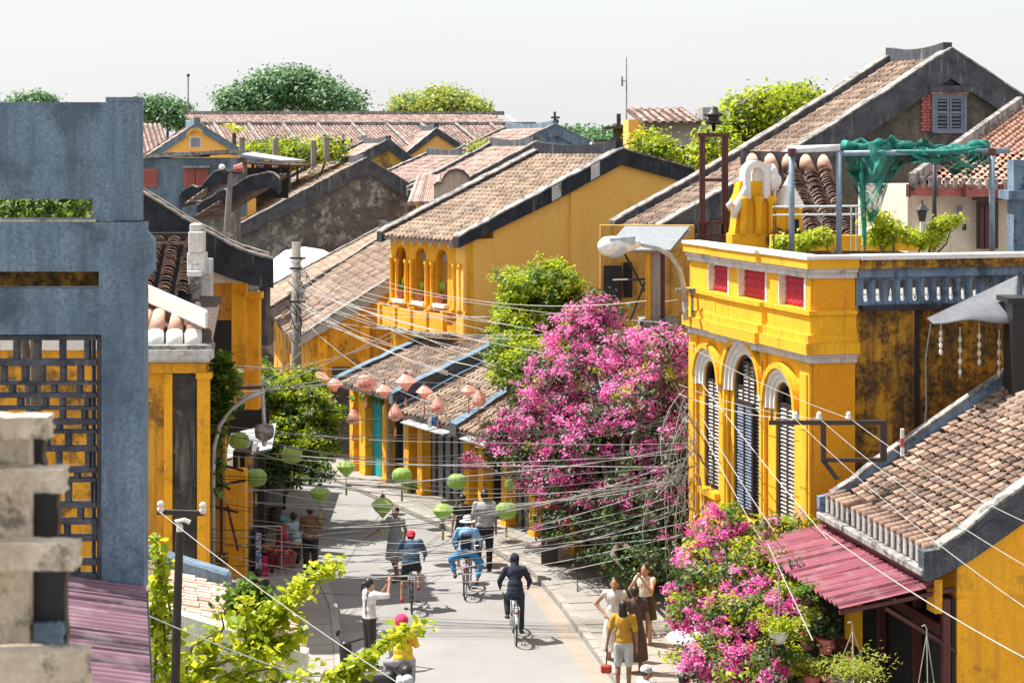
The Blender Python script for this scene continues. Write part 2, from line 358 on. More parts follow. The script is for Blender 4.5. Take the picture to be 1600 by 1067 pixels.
def house(name, label, cat, e0, ang, apex, L=None, far_px=None, right=None, side=1, wall='och', tile='tile', verge='verge', cap='cap',
          hb=.22, db=.45, vt=.28, ov=.35, pitch=.26, tl=.28, r=.085, flare=.0, sag=.0, zbase=0, group=None, ridge=True, indiv=0, cut=None,
          wall_ov=.0, front=0, verge_far=None, slope2=True, far_verge=True, capw=.05, extra_ref=None):
    """e0: (px,py,Y) of the near eave wall corner at the top of the wall; ang: degrees of the gable direction; apex: (px,py)"""
    O = P(*e0); a = R(ang); v = V(side*math.cos(a), math.sin(a), 0); u = V(-side*math.sin(a), math.cos(a), 0)
    def run(px):      # run along v until the column px is met
        k = (px-800)/F; return (k*O.y - O.x)/(v.x - k*v.y)
    W1 = run(apex[0]); Ya = O.y + W1*v.y; zr = H-(apex[1]-HY)*Ya/F; ze = O.z
    if right: W2 = run(right[0])-W1; Yr = O.y+(W1+W2)*v.y; ze2 = H-(right[1]-HY)*Yr/F
    else: W2 = W1; ze2 = ze
    if far_px is not None:
        k = (far_px-800)/F; L = (k*O.y-O.x)/(u.x-k*u.y)
    base = V(O.x, O.y, zbase)
    T = thing(name, label, cat, base, group)
    k1 = (zr-ze)/W1; k2 = (zr-ze2)/W2
    def z1(s): return ze + k1*s + flare*np.exp(-(np.maximum(s+ov,0))/.7) - sag*np.sin(np.pi*np.clip(s/W1,0,1))
    def z2(s): return zr - k2*(s-W1) 
    def Q(s, t, z): return V(O.x, O.y, 0) + v*s + u*t + V(0,0,z)
    # walls: one solid gabled box
    mb = MB(); hi = -.16
    poly = [Q(front,0,zbase), Q(W1+W2,0,zbase), Q(W1+W2,0,ze2+hi), Q(W1,0,zr+hi), Q(front,0,ze+k1*front+hi)]
    mb.prism(poly, u*L); mb.build('wall', M[wall], T)
    # decks
    n = 8; d = MB()
    S = [-ov + (W1+ov)*i/n for i in range(n+1)]
    for i in range(n):
        a0, a1 = S[i], S[i+1]
        d.obox(Q(a0, -.02, z1(a0)-.12), Q(a1,-.02,z1(a1)-.12)-Q(a0,-.02,z1(a0)-.12), u*(L+.04), V(0,0,.10))
    if slope2:
        d.obox(Q(W1+.01,-.02,zr-.12), Q(W1+W2+ov,-.02,z2(W1+W2+ov)-.12)-Q(W1+.01,-.02,zr-.12), u*(L+.04), V(0,0,.10))
    d.build('roof_bed', M['deck'], T)
    A = Q(-ov, 0, 0); Bp = Q(-ov, L, 0)
    zf = lambda s: z1(s-ov)-.02
    tile_rows(A, Bp, zf, v, 0, W1+ov-.05, pitch, tl, r, M[tile], T, individual=indiv)
    if slope2:
        A2 = Q(W1+W2+ov, 0, 0); B2 = Q(W1+W2+ov, L, 0)
        tile_rows(A2, B2, lambda s: z2(W1+W2+ov-s)-.02, -v, 0, W2+ov-.05, pitch*1.3, tl*1.6, r*1.2, M[tile], T)
    # verges
    def verge_at(t0, nm, vm):
        jr = random.Random(int(abs(O.x*100))+int(L*10))
        top = [(s, z1(s)+hb+jr.uniform(-.02,.02)) for s in np.linspace(-ov-.06, W1, 18)] + [(s, z2(s)+hb+jr.uniform(-.015,.015)) for s in np.linspace(W1+.01, W1+W2+ov, 7)]
        bot = [(s, z1(s)-db*(.55+.45*min(1,(s+ov+.1)/(W1*.6)))) for s in np.linspace(-ov-.06, W1, 12)] + [(s, z2(s)-db) for s in np.linspace(W1+.01, W1+W2+ov, 4)]
        mb = MB(); mb.prism([Q(s,t0-vt/2,z) for s,z in top+bot[::-1]], u*vt); vg = mb.build(nm, M[vm], T)
        mb = MB()
        for i in range(len(top)-1):
            (s0_,za),(s1_,zb) = top[i], top[i+1]
            mb.obox(Q(s0_,t0-vt/2-.03,za-.02), Q(s1_,t0,zb)-Q(s0_,t0,za), u*(vt+.06), V(0,0,capw))
        mb.build('coping', M[cap], vg)
    verge_at(0, 'verge', verge)
    if far_verge: verge_at(L, 'verge', verge_far or verge)
    if ridge:
        mb = MB(); q = 6
        for i in range(q):
            t0, t1 = L*i/q, L*(i+1)/q; f = lambda t: .12*(2*t/L-1)**2
            mb.obox(Q(W1-.14,t0+.01,zr-.1+f(t0)), Q(W1-.14,t1,zr-.1+f(t1))-Q(W1-.14,t0,zr-.1+f(t0)), v*.28, V(0,0,.36))
        mb.build('ridge', M[verge], T)
    return dict(T=T, Q=Q, O=O, u=u, v=v, W1=W1, W2=W2, ze=ze, zr=zr, L=L, z1=z1)

def holes_wall(mb, fr, outline, holes, depth):
    """front sheet at o=0 of frame fr(t,z,o) with holes and reveals of given depth"""
    rings = [[Vector((t, z, 0)) for t, z in outline]] + [[Vector((t, z, 0)) for t, z in h] for h in holes]
    tris = tessellate_polygon(rings); flat = [p for r_ in rings for p in r_]
    mb.add([fr(p.x, p.y, 0) for p in flat], [tuple(t) for t in tris])
    for h in [outline]+holes:
        k = len(h)
        for i in range(k):
            a, b = h[i], h[(i+1)%k]
            mb.quad(fr(a[0],a[1],0), fr(b[0],b[1],0), fr(b[0],b[1],-depth), fr(a[0],a[1],-depth))
def arch(tc, w, z0, ztop, n=12):
    r = w/2; zs = ztop-r
    return [(tc-r, z0), (tc+r, z0)] + [(tc+r*math.cos(math.pi*i/n), zs+r*math.sin(math.pi*i/n)) for i in range(n+1)]
def ring(mb, fr, tc, zs, r0, r1, o0, o1, n=16, legs=0):
    """half ring, from radius r0 to r1, front at o1 back at o0"""
    pts = [(math.cos(math.pi*i/n), math.sin(math.pi*i/n)) for i in range(n+1)]
    for i in range(n):
        (c0,s0),(c1,s1) = pts[i], pts[i+1]
        a = [fr(tc+r*c, zs+r*s, o) for r in (r0,r1) for (c,s) in ((c0,s0),(c1,s1)) for o in (o0,o1)]
        # a: r0c0o0,r0c0o1,r0c1o0,r0c1o1,r1c0o0,...
        mb.add(a, [(1,5,7,3),(4,6,7,5),(0,1,3,2),(0,2,6,4)])
    if legs:
        for sg in (-1, 1):
            x0, x1 = sorted((tc+sg*r0, tc+sg*r1))
            p = fr(x0, zs-legs, o0); mb.obox(p, fr(x1,zs-legs,o0)-p, fr(x0,zs,o0)-p, fr(x0,zs-legs,o1)-p)
def text_mesh(txt, size, mat, parent, mtx, extrude=.004, name='lettering'):
    cu = bpy.data.curves.new('t', 'FONT'); cu.body = txt; cu.size = size; cu.extrude = extrude; cu.align_x = 'CENTER'; cu.align_y = 'CENTER'
    to = bpy.data.objects.new('t', cu); COL.objects.link(to)
    dg = bpy.context.evaluated_depsgraph_get(); me = bpy.data.meshes.new_from_object(to.evaluated_get(dg))
    bpy.data.objects.remove(to); me.transform(mtx); me.materials.clear(); me.materials.append(mat)
    o = bpy.data.objects.new(name, me); COL.objects.link(o); o.parent = parent; ORI[o.name] = ORI[parent.name]; return o
# ---------------- ground, road, pavements ----------------
mb = MB(); mb.box(-900, 900, -30, 1800, -1.0, 0); mb.build('ground', M['ground'], kind='structure')
RK = [(3.9,20),(3.4,25),(2.62,30),(1.98,34.5),(1.6,37),(1.05,40.8),(.47,44.1),(-.47,46.6),(-1.66,49.2),(-2.93,51.8),(-3.95,53.9),(-5.8,57.6),(-8.5,60.2),(-13,61.6),(-30,63)]
LK = [(-1.8,20),(-2.2,25),(-2.6,30),(-3.25,37),(-3.7,40.7),(-4.25,43.4),(-5.2,47.5),(-6.6,52.0),(-9.0,54.8),(-14,56.2),(-30,57)]
def poly_off(pl, d):
    out = []
    for i, p in enumerate(pl):
        a = Vector(pl[max(i-1,0)]); b = Vector(pl[min(i+1,len(pl)-1)]); t = (b-a).normalized(); n = Vector((t.y, -t.x))
        out.append((p[0]+n.x*d, p[1]+n.y*d))
    return out
mb = MB(); n = min(len(RK), len(LK))
mb.prism([V(x,y,.004) for x,y in RK] + [V(x,y,.004) for x,y in LK[::-1]], V(0,0,-.05)); mb.build('road', M['road'], kind='structure')
# brown brick gutter strip along the right kerb
def strip(mb, pl, d0, d1, z, i0=0, i1=None):
    a = poly_off(pl, d0); b = poly_off(pl, d1)
    for i in range(i0, (i1 or len(pl))-1):
        mb.quad(V(*a[i],z), V(*b[i],z), V(*b[i+1],z), V(*a[i+1],z))
mb = MB(); strip(mb, RK, -.42, -.05, .008, 0, 9); mb.build('gutter_strip', M['pave2'], kind='structure')
def resample(pl, step):
    out = [Vector(pl[0])]; acc = 0
    for i in range(len(pl)-1):
        a = Vector(pl[i]); b = Vector(pl[i+1]); d = (b-a).length; t = step-acc
        while t <= d: out.append(a+(b-a)*t/d); t += step
        acc = (acc + d) % step
    return out
def pavement(name, pl, sgn, width, step, y0, y1, slabw, limit):
    """raised bed, kerb stones and slabs, pieces as parts of the pavement"""
    mb = MB(); a = poly_off(pl, sgn*.02); b = poly_off(pl, sgn*width)
    m = len(pl)
    mb.prism([V(x,y,.095) for x,y in a]+[V(x,y,.095) for x,y in b[::-1]], V(0,0,-.12))
    T = mb.build(name, M['pave'], kind='structure')
    W = ORI[T.name]; rs = resample(pl, step); cnt = 0; rng = random.Random(3)
    for i in range(len(rs)-1):
        p, q = rs[i], rs[i+1]
        if not (y0 < p.y < y1): continue
        t = (q-p).normalized(); nn = Vector((t.y,-t.x))*sgn; L = (q-p).length
        def block(d0, d1, h, nm, mt):
            dz = rng.uniform(-.006,.006)
            A = V(p.x,p.y,0)+V(nn.x,nn.y,0)*d0 + V(t.x,t.y,0)*.012
            m2 = MB(); m2.obox(A+V(0,0,.02), V(t.x,t.y,0)*(L-.024), V(nn.x,nn.y,0)*(d1-d0), V(0,0,h-.02+dz)); return m2.build(nm, mt, T)
        block(0, .17, .13, 'kerb_stone', M['kerb'])
        d = .182; 
        while d < width-.1 and cnt < limit:
            block(d, min(width, d+slabw-.014), .115, 'paving_slab', M['pave']); d += slabw; cnt += 1
    return T
pavement('right_pavement', RK, 1, 2.7, .62, 34, 54.5, .52, 190)
pavement('left_pavement', LK, -1, 1.9, .55, 35, 48, .62, 90)
def pbox(mb, x0, x1, y0, y1, Y, depth, a=0):
    """a real box whose front face stands at distance Y and spans these columns and rows"""
    p = P(x0, y1, Y); q = P(x1, y0, Y)
    if a == 0: mb.box(p.x, q.x, Y, Y+depth, p.z, q.z)
    else:
        k = (x1-800)/F; v = V(math.cos(R(a)), math.sin(R(a)), 0); u = V(-v.y, v.x, 0)
        s = (k*p.y-p.x)/(v.x-k*v.y); mb.obox(p, v*s, u*depth, V(0,0,q.z-p.z))
    return mb
def fr_street(hs, base=None):          # frame on the street front of a house: t along eave, z up, o outwards
    O = V(hs['O'].x, hs['O'].y, 0); u, v = hs['u'], hs['v']
    return lambda t, z, o: O + u*t - v*o + V(0,0,z)
def fr_gable(hs):                      # frame on the near gable wall: t along the gable, o towards camera
    O = V(hs['O'].x, hs['O'].y, 0); u, v = hs['u'], hs['v']
    return lambda t, z, o: O + v*t - u*o + V(0,0,z)
def fbox(mb, fr, t0, t1, z0, z1, o0, o1):
    p = fr(t0,z0,o0); return mb.obox(p, fr(t1,z0,o0)-p, fr(t0,z0,o1)-p, fr(t0,z1,o0)-p)
def shutters(T, fr, t0, t1, z0, z1, mat='wood', n=2, name='shutter', o=.02, lou=.09):
    mb = MB(); w = (t1-t0)/n
    out = []
    for i in range(n):
        a, b = t0+i*w+.01, t0+(i+1)*w-.01; mb = MB()
        fbox(mb, fr, a, a+.06, z0, z1, o, o+.04); fbox(mb, fr, b-.06, b, z0, z1, o, o+.04)
        for zz in (z0, (z0+z1)/2, z1-.07): fbox(mb, fr, a+.06, b-.06, zz, zz+.07, o, o+.035)
        z = z0+.1
        while z < z1-.1:
            p = fr(a+.06, z, o); q = fr(b-.06, z, o); r_ = fr(a+.06, z+lou*.55, o+.035)-p
            mb.obox(p, q-p, r_, (fr(a, z, o)-fr(a, z, o+.012))); z += lou
        out.append(mb.build(name, M[mat], T))
    return out

# ---- centre yellow two-storey house ----
h = house('town_house', 'light orange two-storey house with bleached tile roof and three-arched loggia at the street bend', 'house',
    (730,368,57), 35, (968,240), far_px=610, right=(1068,268), wall='och', tile='tile_pale', verge='vergeblk', hb=.16, db=.34, vt=.3, ov=.35, pitch=.23, tl=.26, r=.08, front=.95)
fr = fr_street(h); T = h['T']; L = h['L']
mb = MB(); tops = [arch(.0+c, .62, 5.1, 6.74) for c in (1.38, 2.58, 3.74)]
holes_wall(mb, fr, [(0,3.3),(L,3.3),(L,7.1),(0,7.1)], tops, .22)
sw_ = MB(); fbox(sw_, fr, .004, .2, 3.3, 7.1, -.947, -.223); sw_.build('side_wall', M['och'], T); fbox(mb, fr, L-.2, L, 3.3, 7.1, -.95, -.221)
fbox(mb, fr, .21, L-.21, 4.8, 5.05, -.94, -.23)
mb.build('loggia_front', M['ora'], T)
mb = MB()
for t in (.42, 1.98, 3.16, L-.35):
    for d in (-.16, .16):
        mb.lathe([(.1,4.9),(.1,5.0),(.075,5.06),(.07,6.2),(.1,6.26),(.1,6.36)], fr(t+d,0,.06), 10)
for t in (1.98,3.16,.42,L-.35): 
    o = MB(); 
mb.build('half_column', M['ora'], T, smooth=True, kind='stuff')
for t0, t1 in ((1.0,1.75),(2.2,2.95),(3.36,4.1)):
    mb = MB(); fbox(mb, fr, t0, t1, 6.28, 6.52, -.93, -.9); mb.build('white_band', M['white'], T)
    mb = MB(); fbox(mb, fr, t0, t0+.2, 5.0, 6.7, -.93, -.88); mb.build('door', M['dark'], T)
    mb = MB(); fbox(mb, fr, t0+.02, t1-.05, 4.98, 5.1, -.1, .16); mb.build('sill', M['white'], T)
mb = MB()
for i in range(7):
    t = .68+i*.52; ring(mb, fr, t, 6.82, .2, .26, 0, .05, 8)
mb.build('scalloped_frieze', M['white'], T)
for z0_, z1_, o_ in ((7.02,7.14,.16),(4.86,4.96,.1)):
    mb = MB(); fbox(mb, fr, -.04, L+.04, z0_, z1_, .0, o_); mb.build('cornice', M['ora'], T)
mb = MB(); fbox(mb, fr, .5, L-.1, 4.18, 4.28, 0, .55); mb.build('balcony_slab', M['cap'], T)
mb = MB(); fbox(mb, fr, .5, L-.1, 4.28, 4.86, .42, .5)
for t in np.linspace(.55, L-.2, 5): fbox(mb, fr, t-.07, t+.07, 4.28, 4.95, .4, .56)
mb.build('balcony_parapet', M['ora'], T)
mb = MB(); fbox(mb, fr, 0.02, .5, 4.28, 7.0, .0, .07); fbox(mb, fr, .06, .44, 4.28, 6.2, .07, .1); mb.build('corner_pilaster', M['och'], T)
fg = fr_gable(h); 
mb = MB(); sg=(h['W1']*.66); fbox(mb, fg, sg, sg+.42, 0, h['ze']+ (h['zr']-h['ze'])*.66-.35, 0, .07); mb.build('wall_pier', M['och'], T)
for s_ in (.52, .78):
    mb = MB()
    s0 = h['W1']*s_; p = fg(s0, h['z1'](s0)-.3, .17); q = fg(s0+.35, h['z1'](s0+.35)-.3, .17)
    mb.obox(p, q-p, V(0,0,.5), fg(0,0,.01)-fg(0,0,0))
    mb.build('bare_coping_patch', M['whitegrey'], T)
for k_, (t, nm) in enumerate(((1.4,'potted palm with arching leaves in the nearest loggia arch'),(2.55,'spiky potted plant in the middle loggia arch'),(3.7,'leafy potted shrub in the far loggia arch'))):
    c = fr(t, 5.1, .02); pt = thing('potted_plant', nm, 'plant', c, 'pot plants on the loggia sills')
    MB().lathe([(.09,0),(.14,.22),(.15,.24)], c, 10).build('pot', M['gutter'], pt)
    PLANTS = globals().setdefault('PLANTS', []); PLANTS.append((pt, c+V(0,0,.24), .26, .55, 26))

# ---- grey soot gable house ----
house('gable_house', 'old house with sooty grey gable wall and weathered tile roof behind the white tarpaulin', 'house',
    (370,360,84), 15, (572,254), L=11, right=(690,326), wall='grime', tile='tile', hb=.22, db=.5, vt=.35, pitch=.25, tl=.3, r=.085)
# ---- row of low houses with the lanterns ----
hA = house('row_house', 'low shophouse with teal door and brown tile roof behind the pink lanterns', 'house',
    (641,606,54.4), 28.5, (858,492), far_px=553, wall='ora_dirty', tile='tile', verge='verge', cap='bluegrey', capw=.03, hb=.14, db=.3, ov=.55, pitch=.22, tl=.26, r=.075, front=.9, sag=.06)
hB = house('row_house', 'low shophouse with grey folding shutters under a pale tin eave', 'house',
    (735,652,51.1), 28.5, (905,560), far_px=644, wall='ora_dirty', tile='tile_pale', verge='verge', cap='bluegrey', capw=.03, hb=.12, db=.25, ov=.5, pitch=.24, tl=.28, r=.075, front=.7)
hC = house('row_house', 'low shophouse half hidden by the big pink bougainvillea', 'house',
    (838,678,47.9), 28.5, (985,580), far_px=738, wall='ora_dirty', tile='tile_pale', verge='verge', cap='bluegrey', capw=.03, hb=.14, db=.3, ov=.5, pitch=.22, tl=.26, r=.075, front=.7)
for hh, cols, kind in ((hA, (.05, 1.55, 3.05, 3.9), 'A'), (hB, (.03, 2.9), 'B'), (hC, (.03, 1.5, 2.8), 'C')):
    fr = fr_street(hh); T = hh['T']; L = hh['L']
    mb = MB(); fbox(mb, fr, 0, L, hh['ze']-.42, hh['ze']-.17, -.2, 0); mb.build('lintel', M['brown'], T)
    for t in cols:
        mb = MB(); fbox(mb, fr, t, t+.3, 0, hh['ze']-.42, -.25, .03); fbox(mb, fr, t-.03, t+.33, 0, .22, -.27, .06); mb.build('pillar', M['ora'], T)
    if kind == 'A':
        mb = MB(); fbox(mb, fr, 2.4, 3.02, .05, 2.55, -.3, -.2); mb.build('teal_door', M['teal'], T)
        mb = MB(); fbox(mb, fr, .4, 2.38, .05, 2.6, -.5, -.4); mb.build('dark_doorway', M['dark'], T)
        mb = MB(); ring(mb, fr, 1.0, 1.9, .5, .56, -.1, -.02, 12, legs=1.8); mb.build('pale_pipe_arch', M['steel'], T)
        mb = MB(); fbox(mb, fr, 3.2, 3.9, 0, 2.6, -.3, -.1); mb.build('wall_panel', M['ora'], T)
    if kind in 'BC':
        mb = MB(); fbox(mb, fr, .35, L-.3, .05, 2.5, -.55, -.5); mb.build('dark_doorway', M['dark'], T)
        for i in range(11 if kind == 'B' else 6):
            t = .4 + i*.23; mb = MB(); fbox(mb, fr, t, t+.17, .1, 2.2, -.32-(i%2)*.06, -.28-(i%2)*.06); mb.build('folding_shutter', M['woodgrey'], T)
        for i in range(3):
            mb = MB(); p = fr(.1+i*.9, hh['ze']-.28, .02); mb.obox(p, fr(.95+i*.9,hh['ze']-.28,.02)-p, (fr(0,-.16,.75)-fr(0,0,0)), V(0,0,.025)); mb.build('tin_eave_sheet', M['corr'], T)
# ---- end-of-street houses (left of the loggia house) ----
h = house('end_house', 'ochre house at the end of the street with pale verge and brown tile roof', 'house',
    (484,519,60.5), 11, (668,400), L=11.8, wall='ora_dirty', tile='tile', verge='wash', verge_far='vergeblk', hb=.1, db=.34, vt=.3, ov=.5, pitch=.22, tl=.26, r=.075)
fg = fr_gable(h); T = h['T']
for t0,t1,z0,z1,m in ((.25,.55,0,3.9,'ora'),(.7,1.25,.2,2.9,'brown'),(1.6,1.9,0,4.2,'ora'),(2.0,2.5,.2,2.6,'brown')):
    mb = MB(); fbox(mb, fg, t0, t1, z0, z1, 0, .06); mb.build('wall_panel' if m=='brown' else 'pilaster', M[m], T)
house('end_house', 'house with sun bleached tile roof and white far coping at the end of the street', 'house',
    (452,472,73), 11, (640,372), L=8.5, wall='ora_dirty', tile='tile_pale', verge='vergeblk', verge_far='white', hb=.12, db=.3, vt=.3, ov=1.0, pitch=.24, tl=.28, r=.08)
# white tarpaulin sheet over the far coping
mb = MB()
pts = [(412,455),(425,408),(445,390),(475,385),(505,392),(530,402),(562,405)]
vs = []; 
for i,(x,y) in enumerate(pts):
    for j in range(4): vs.append(P(x, y+ (22*j if j<3 else 50), 82.2-j*.35) + V(0,0,.05*math.sin(i*2+j)))
mb.add(vs, [(i*4+j, i*4+j+1, i*4+j+5, i*4+j+4) for i in range(len(pts)-1) for j in range(3)])
o = mb.build('tarpaulin', M['tarpw'], smooth=True, label='white tarpaulin humped over the roof below the sooty gable', cat='tarpaulin')
sm = o.modifiers.new('thick', 'SOLIDIFY'); sm.thickness = .03

# ---- big right house ----
h = house('tall_gable_house', 'tallest house with dark verges and a shuttered attic window in its grey gable', 'house',
    (1050,352,50), 20, (1481,88), far_px=978, right=(1625,182), wall='brown', tile='tile', verge='verge', hb=.22, db=.62, vt=.35, ov=.35, pitch=.22, tl=.27, r=.075, sag=.12, zbase=0)
fg = fr_gable(h); T = h['T']
def s_of(h, px): k = (px-800)/F; return (k*h['O'].y-h['O'].x)/(h['v'].x-k*h['v'].y)
def z_of(h, s, py): return H-(py-HY)*(h['O'].y+s*h['v'].y)/F
s0, s1 = s_of(h,1459), s_of(h,1503); z0, z1 = z_of(h,s0,205), z_of(h,s0,151)
mb = MB(); fbox(mb, fg, s0-.1, s1+.1, z0-.05, z1+.05, .0, .03); mb.build('window_recess', M['dark'], T)
mb = MB()
for a in ((s0-.1,s0,z0-.05,z1+.05),(s1,s1+.1,z0-.05,z1+.05),(s0,s1,z1-.02,z1+.06),(s0,s1,z0-.06,z0)): fbox(mb, fg, a[0],a[1],a[2],a[3], .031, .09)
mb.build('window_frame', M['blue_shut'], T)
shutters(T, fg, s0, s1, z0, z1, 'blue_shut', 2, o=.04, lou=.1)
mb = MB(); fbox(mb, fg, s0-.25, s1+.2, z1+.12, z1+.3, 0, .22); mb.build('window_hood', M['verge'], T)
rr = random.Random(4)
bm_ = None
for k in range(26):           # exposed bricks beside the window
    r_, c_ = divmod(k, 2); mb = MB()
    a = s0-.42+c_*.16+(r_%2)*.04; fbox(mb, fg, a, a+.14, z0+r_*.085, z0+r_*.085+.07, 0, .025+rr.random()*.03); mb.build('brick', M['gutter'], T)
mb = MB()
for k in range(6): fbox(mb, fg, s0-.15+k*.2, s0+.03+k*.2, z1+.065, z1+.115, 0, .12)
mb.build('brick_sill_course', M['tile_red'], T)
# balcony block below its eave: lean-to sheet roof, column, dark shutters
fr = fr_street(h); 
bt = thing('balcony_house', 'shadowed ochre balcony block with teal column under a grey sheet lean-to', 'house', P(1000,560,47))
mb = MB(); pbox(mb, 938, 1085, 352, 640, 49.2, .3); mb.build('rear_wall', M['och2'], bt)
mb = MB(); pbox(mb, 1017, 1032, 392, 500, 45.6, .3); mb.build('column', M['teal'] if False else M['wash'], bt)
mb = MB(); pbox(mb, 1010, 1016.6, 392, 500, 45.5, .34); mb.build('column_edge', M['yel'], bt)
mb = MB(); pbox(mb, 1032.4, 1039, 392, 500, 45.6, .34); mb.build('post', M['rust'], bt)
mb = MB(); pbox(mb, 943, 972, 415, 468, 48.9, .15); mb.build('dark_shutter', M['black'], bt)
mb = MB(); pbox(mb, 974, 988, 410, 465, 49.0, .1); mb.build('dark_opening', M['dark'], bt)
mb = MB()
for i in range(26):                              # corrugated lean-to, real ridges
    a = P(978+i*3.9, 355, 48.6); b = P(945+i*4.0, 392, 45.4)
    mb.tube([a, b], .035, 5)
mb.add([P(975,356,48.6)-V(0,0,.02), P(1080,358,48.6)-V(0,0,.02), P(1046,393,45.4)-V(0,0,.02), P(943,393,45.4)-V(0,0,.02)], [(0,1,2,3)])
mb.build('corrugated_sheet', M['corr'], bt)
mb = MB(); mb.tube([P(958,438,46.5), P(1012,436,46)], .03, 5); mb.tube([P(975,395,46.5), P(1008,455,46)], .03, 5); mb.tube([P(1008,440,46), P(985,500,46.5)], .03, 5); mb.build('steel_brace', M['iron'], bt)
mb = MB(); pbox(mb, 1000, 1060, 500, 512, 45.4, 1.0); mb.build('slab', M['cap'], bt)

# ---- left big house with black flared verge ----
hL = house('flared_eave_house', 'two-storey house with long black flared verge and a row of clay tiles above it', 'house',
    (405,425,43), -9.5, (40,188), L=2.2, side=-1, wall='whitegrey', tile='tile', verge='vergeblk', cap='cap', hb=.10, db=.95, vt=.4, ov=.25, pitch=.24, tl=.28, r=.1, flare=.38, zbase=6.8, slope2=False)
T = hL['T']
mb = MB(); pbox(mb, 362, 384, 441, 640, 43.6, .35); mb.build('orange_pilaster', M['ora'], T)
mb = MB(); pbox(mb, 385, 404, 468, 640, 43.9, .5); pbox(mb, 383, 407, 458, 468, 43.8, .6); mb.build('orange_column', M['ora'], T)
mb = MB(); pbox(mb, 329, 361, 441, 500, 44.2, .3); mb.build('stained_wall', M['och2'], T)
mb = MB(); pbox(mb, 329, 361, 500, 905, 47.2, .3); mb.build('dark_opening', M['dark'], T)
mb = MB(); pbox(mb, 405, 420, 430, 540, 44.8, .3); mb.build('slate_flank', M['verge'], T)

# ---- background roofs ----
house('gable_house', 'small yellow gable with blue-grey verges and an arched attic vent, far left', 'house',
    (228,250,86), 12, (308,197), L=9, right=(400,252), wall='och', tile='tile_far', verge='bluegrey', hb=.15, db=.18, pitch=.32, tl=.4, r=.11)
hv = [o for o in COL.objects if o.name.startswith('gable_house')][-1]
mb = MB(); pbox(mb, 296, 314, 214, 231, 85.85, .14); mb.build('vent_frame', M['white'], hv)
mb = MB()
for k in range(5): pbox(mb, 298, 312, 216+k*3, 217.6+k*3, 85.8, .05)
mb.build('vent_slats', M['blue_shut'], hv)
mb = MB(); ring(mb, lambda t,z,o: V(t, 85.9-o, z), P(305,214,85.9).x, P(305,214,85.9).z, .26, .4, 0, .12, 10); mb.build('vent_arch', M['och2'], hv)
house('gable_house', 'dull yellow gable with thick dark verges between the soot gable and the curved pediment', 'house',
    (528,264,98), 12, (607,224), L=9, right=(695,292), wall='och2', tile='tile_far', verge='verge', hb=.2, db=.34, pitch=.32, tl=.4, r=.11)
house('gable_house', 'pale orange gable below the yellow-flowered tree', 'house',
    (636,240,109), 8, (682,203), L=10, right=(748,246), wall='och', tile='tile_far', verge='verge', cap='white', hb=.12, db=.3, pitch=.36, tl=.4, r=.12)
house('gable_house', 'ochre gable roof with parallel dark verges just left of the bleached roof', 'house',
    (712,296,79), 20, (838,228), L=5.5, right=(935,280), wall='och2', tile='tile_far', verge='verge', hb=.2, db=.34, pitch=.3, tl=.4, r=.1)
h = house('gable_house', 'blue-grey gable with a small cross ornament on its peak', 'house',
    (775,242,98), 16, (868,200), L=9, right=(945,238), wall='bluegrey', tile='tile_far', verge='bluegrey', hb=.2, db=.4, pitch=.34, tl=.4, r=.12)
mb = MB(); c = P(867,193,99); mb.tube([c-V(0,0,.2), c+V(0,0,.6)], .07, 5); mb.tube([c+V(-.2,0,.3), c+V(.25,0,.3)], .06, 5); mb.ball(c+V(.1,0,.1), .12); mb.build('cross_ornament', M['iron'], h['T'])
house('gable_house', 'low tile roof in front of the pale orange gable', 'house',
    (655,283,90), 25, (745,243), L=6, right=(790,275), wall='verge', tile='tile_far', verge='verge', hb=.15, db=.4, pitch=.3, tl=.4, r=.1)
house('gable_house', 'old roof with dark verge running up to the ridge behind the soot gable', 'house',
    (500,262,113), 14, (571,222), L=7, right=(640,262), wall='grime', tile='tile_far', verge='verge', hb=.15, db=.4, pitch=.3, tl=.4, r=.1)
# curved pediment
pd = thing('curved_pediment', 'grey-green weathered gable end with stepped round top', 'gable wall', P(712,312,68))
prof = [(678,318),(678,292),(683,288),(690,288),(692,280),(700,271),(712,267),(724,270),(733,279),(736,288),(742,290),(747,300),(747,318)]
mb = MB(); mb.prism([P(x,y,68) for x,y in prof], V(0,.3,0)); mb.build('wall', M['wash'], pd)
for i in range(1, len(prof)-2):
    a, b = P(*prof[i],67.9), P(*prof[i+1],67.9); 
    mb = MB() if i == 1 else mb; mb.obox(a, b-a, V(0,.5,0), V(0,0,.09))
mb.build('rim', M['verge'], pd)
mb = MB(); 
for i in range(14): mb.tube([P(640+i*3.2, 318, 69.5), P(655+i*2.4, 276, 72)], .09, 5)
mb.build('roof_tiles', M['tile_far'], pd, kind='stuff')
# long far roof, two tiers
lr = thing('long_hall', 'very long hall under two tiers of pale pink tile roof on the skyline', 'building', P(540,300,118))
def slope(T, A, B, up, pitch, tl, r, mat, name='tile', deck='deck', seg=4):
    A, B, up = Vector(A), Vector(B), Vector(up); e = (B-A).normalized(); hv = V(up.x, up.y, 0); Lh = hv.length
    mb = MB(); mb.obox(A-V(0,0,.14), B-A, up, V(0,0,.1)); mb.build('roof_bed', M[deck], T)
    k = up.z/Lh; tile_rows(A, B, lambda s: k*s-.02, hv.normalized(), 0, Lh, pitch, tl, r, M[mat], T, seg=seg, name=name)
A1 = P(322,236,112); B1 = P(838,236,112); up1 = P(300,197,119)-A1
slope(lr, A1, B1, up1, .21, .5, .075, 'tile_far')
A2 = P(312,199,119); B2 = P(812,199,119); slope(lr, A2, B2, P(288,180,124)-A2, .21, .5, .075, 'tile_far')
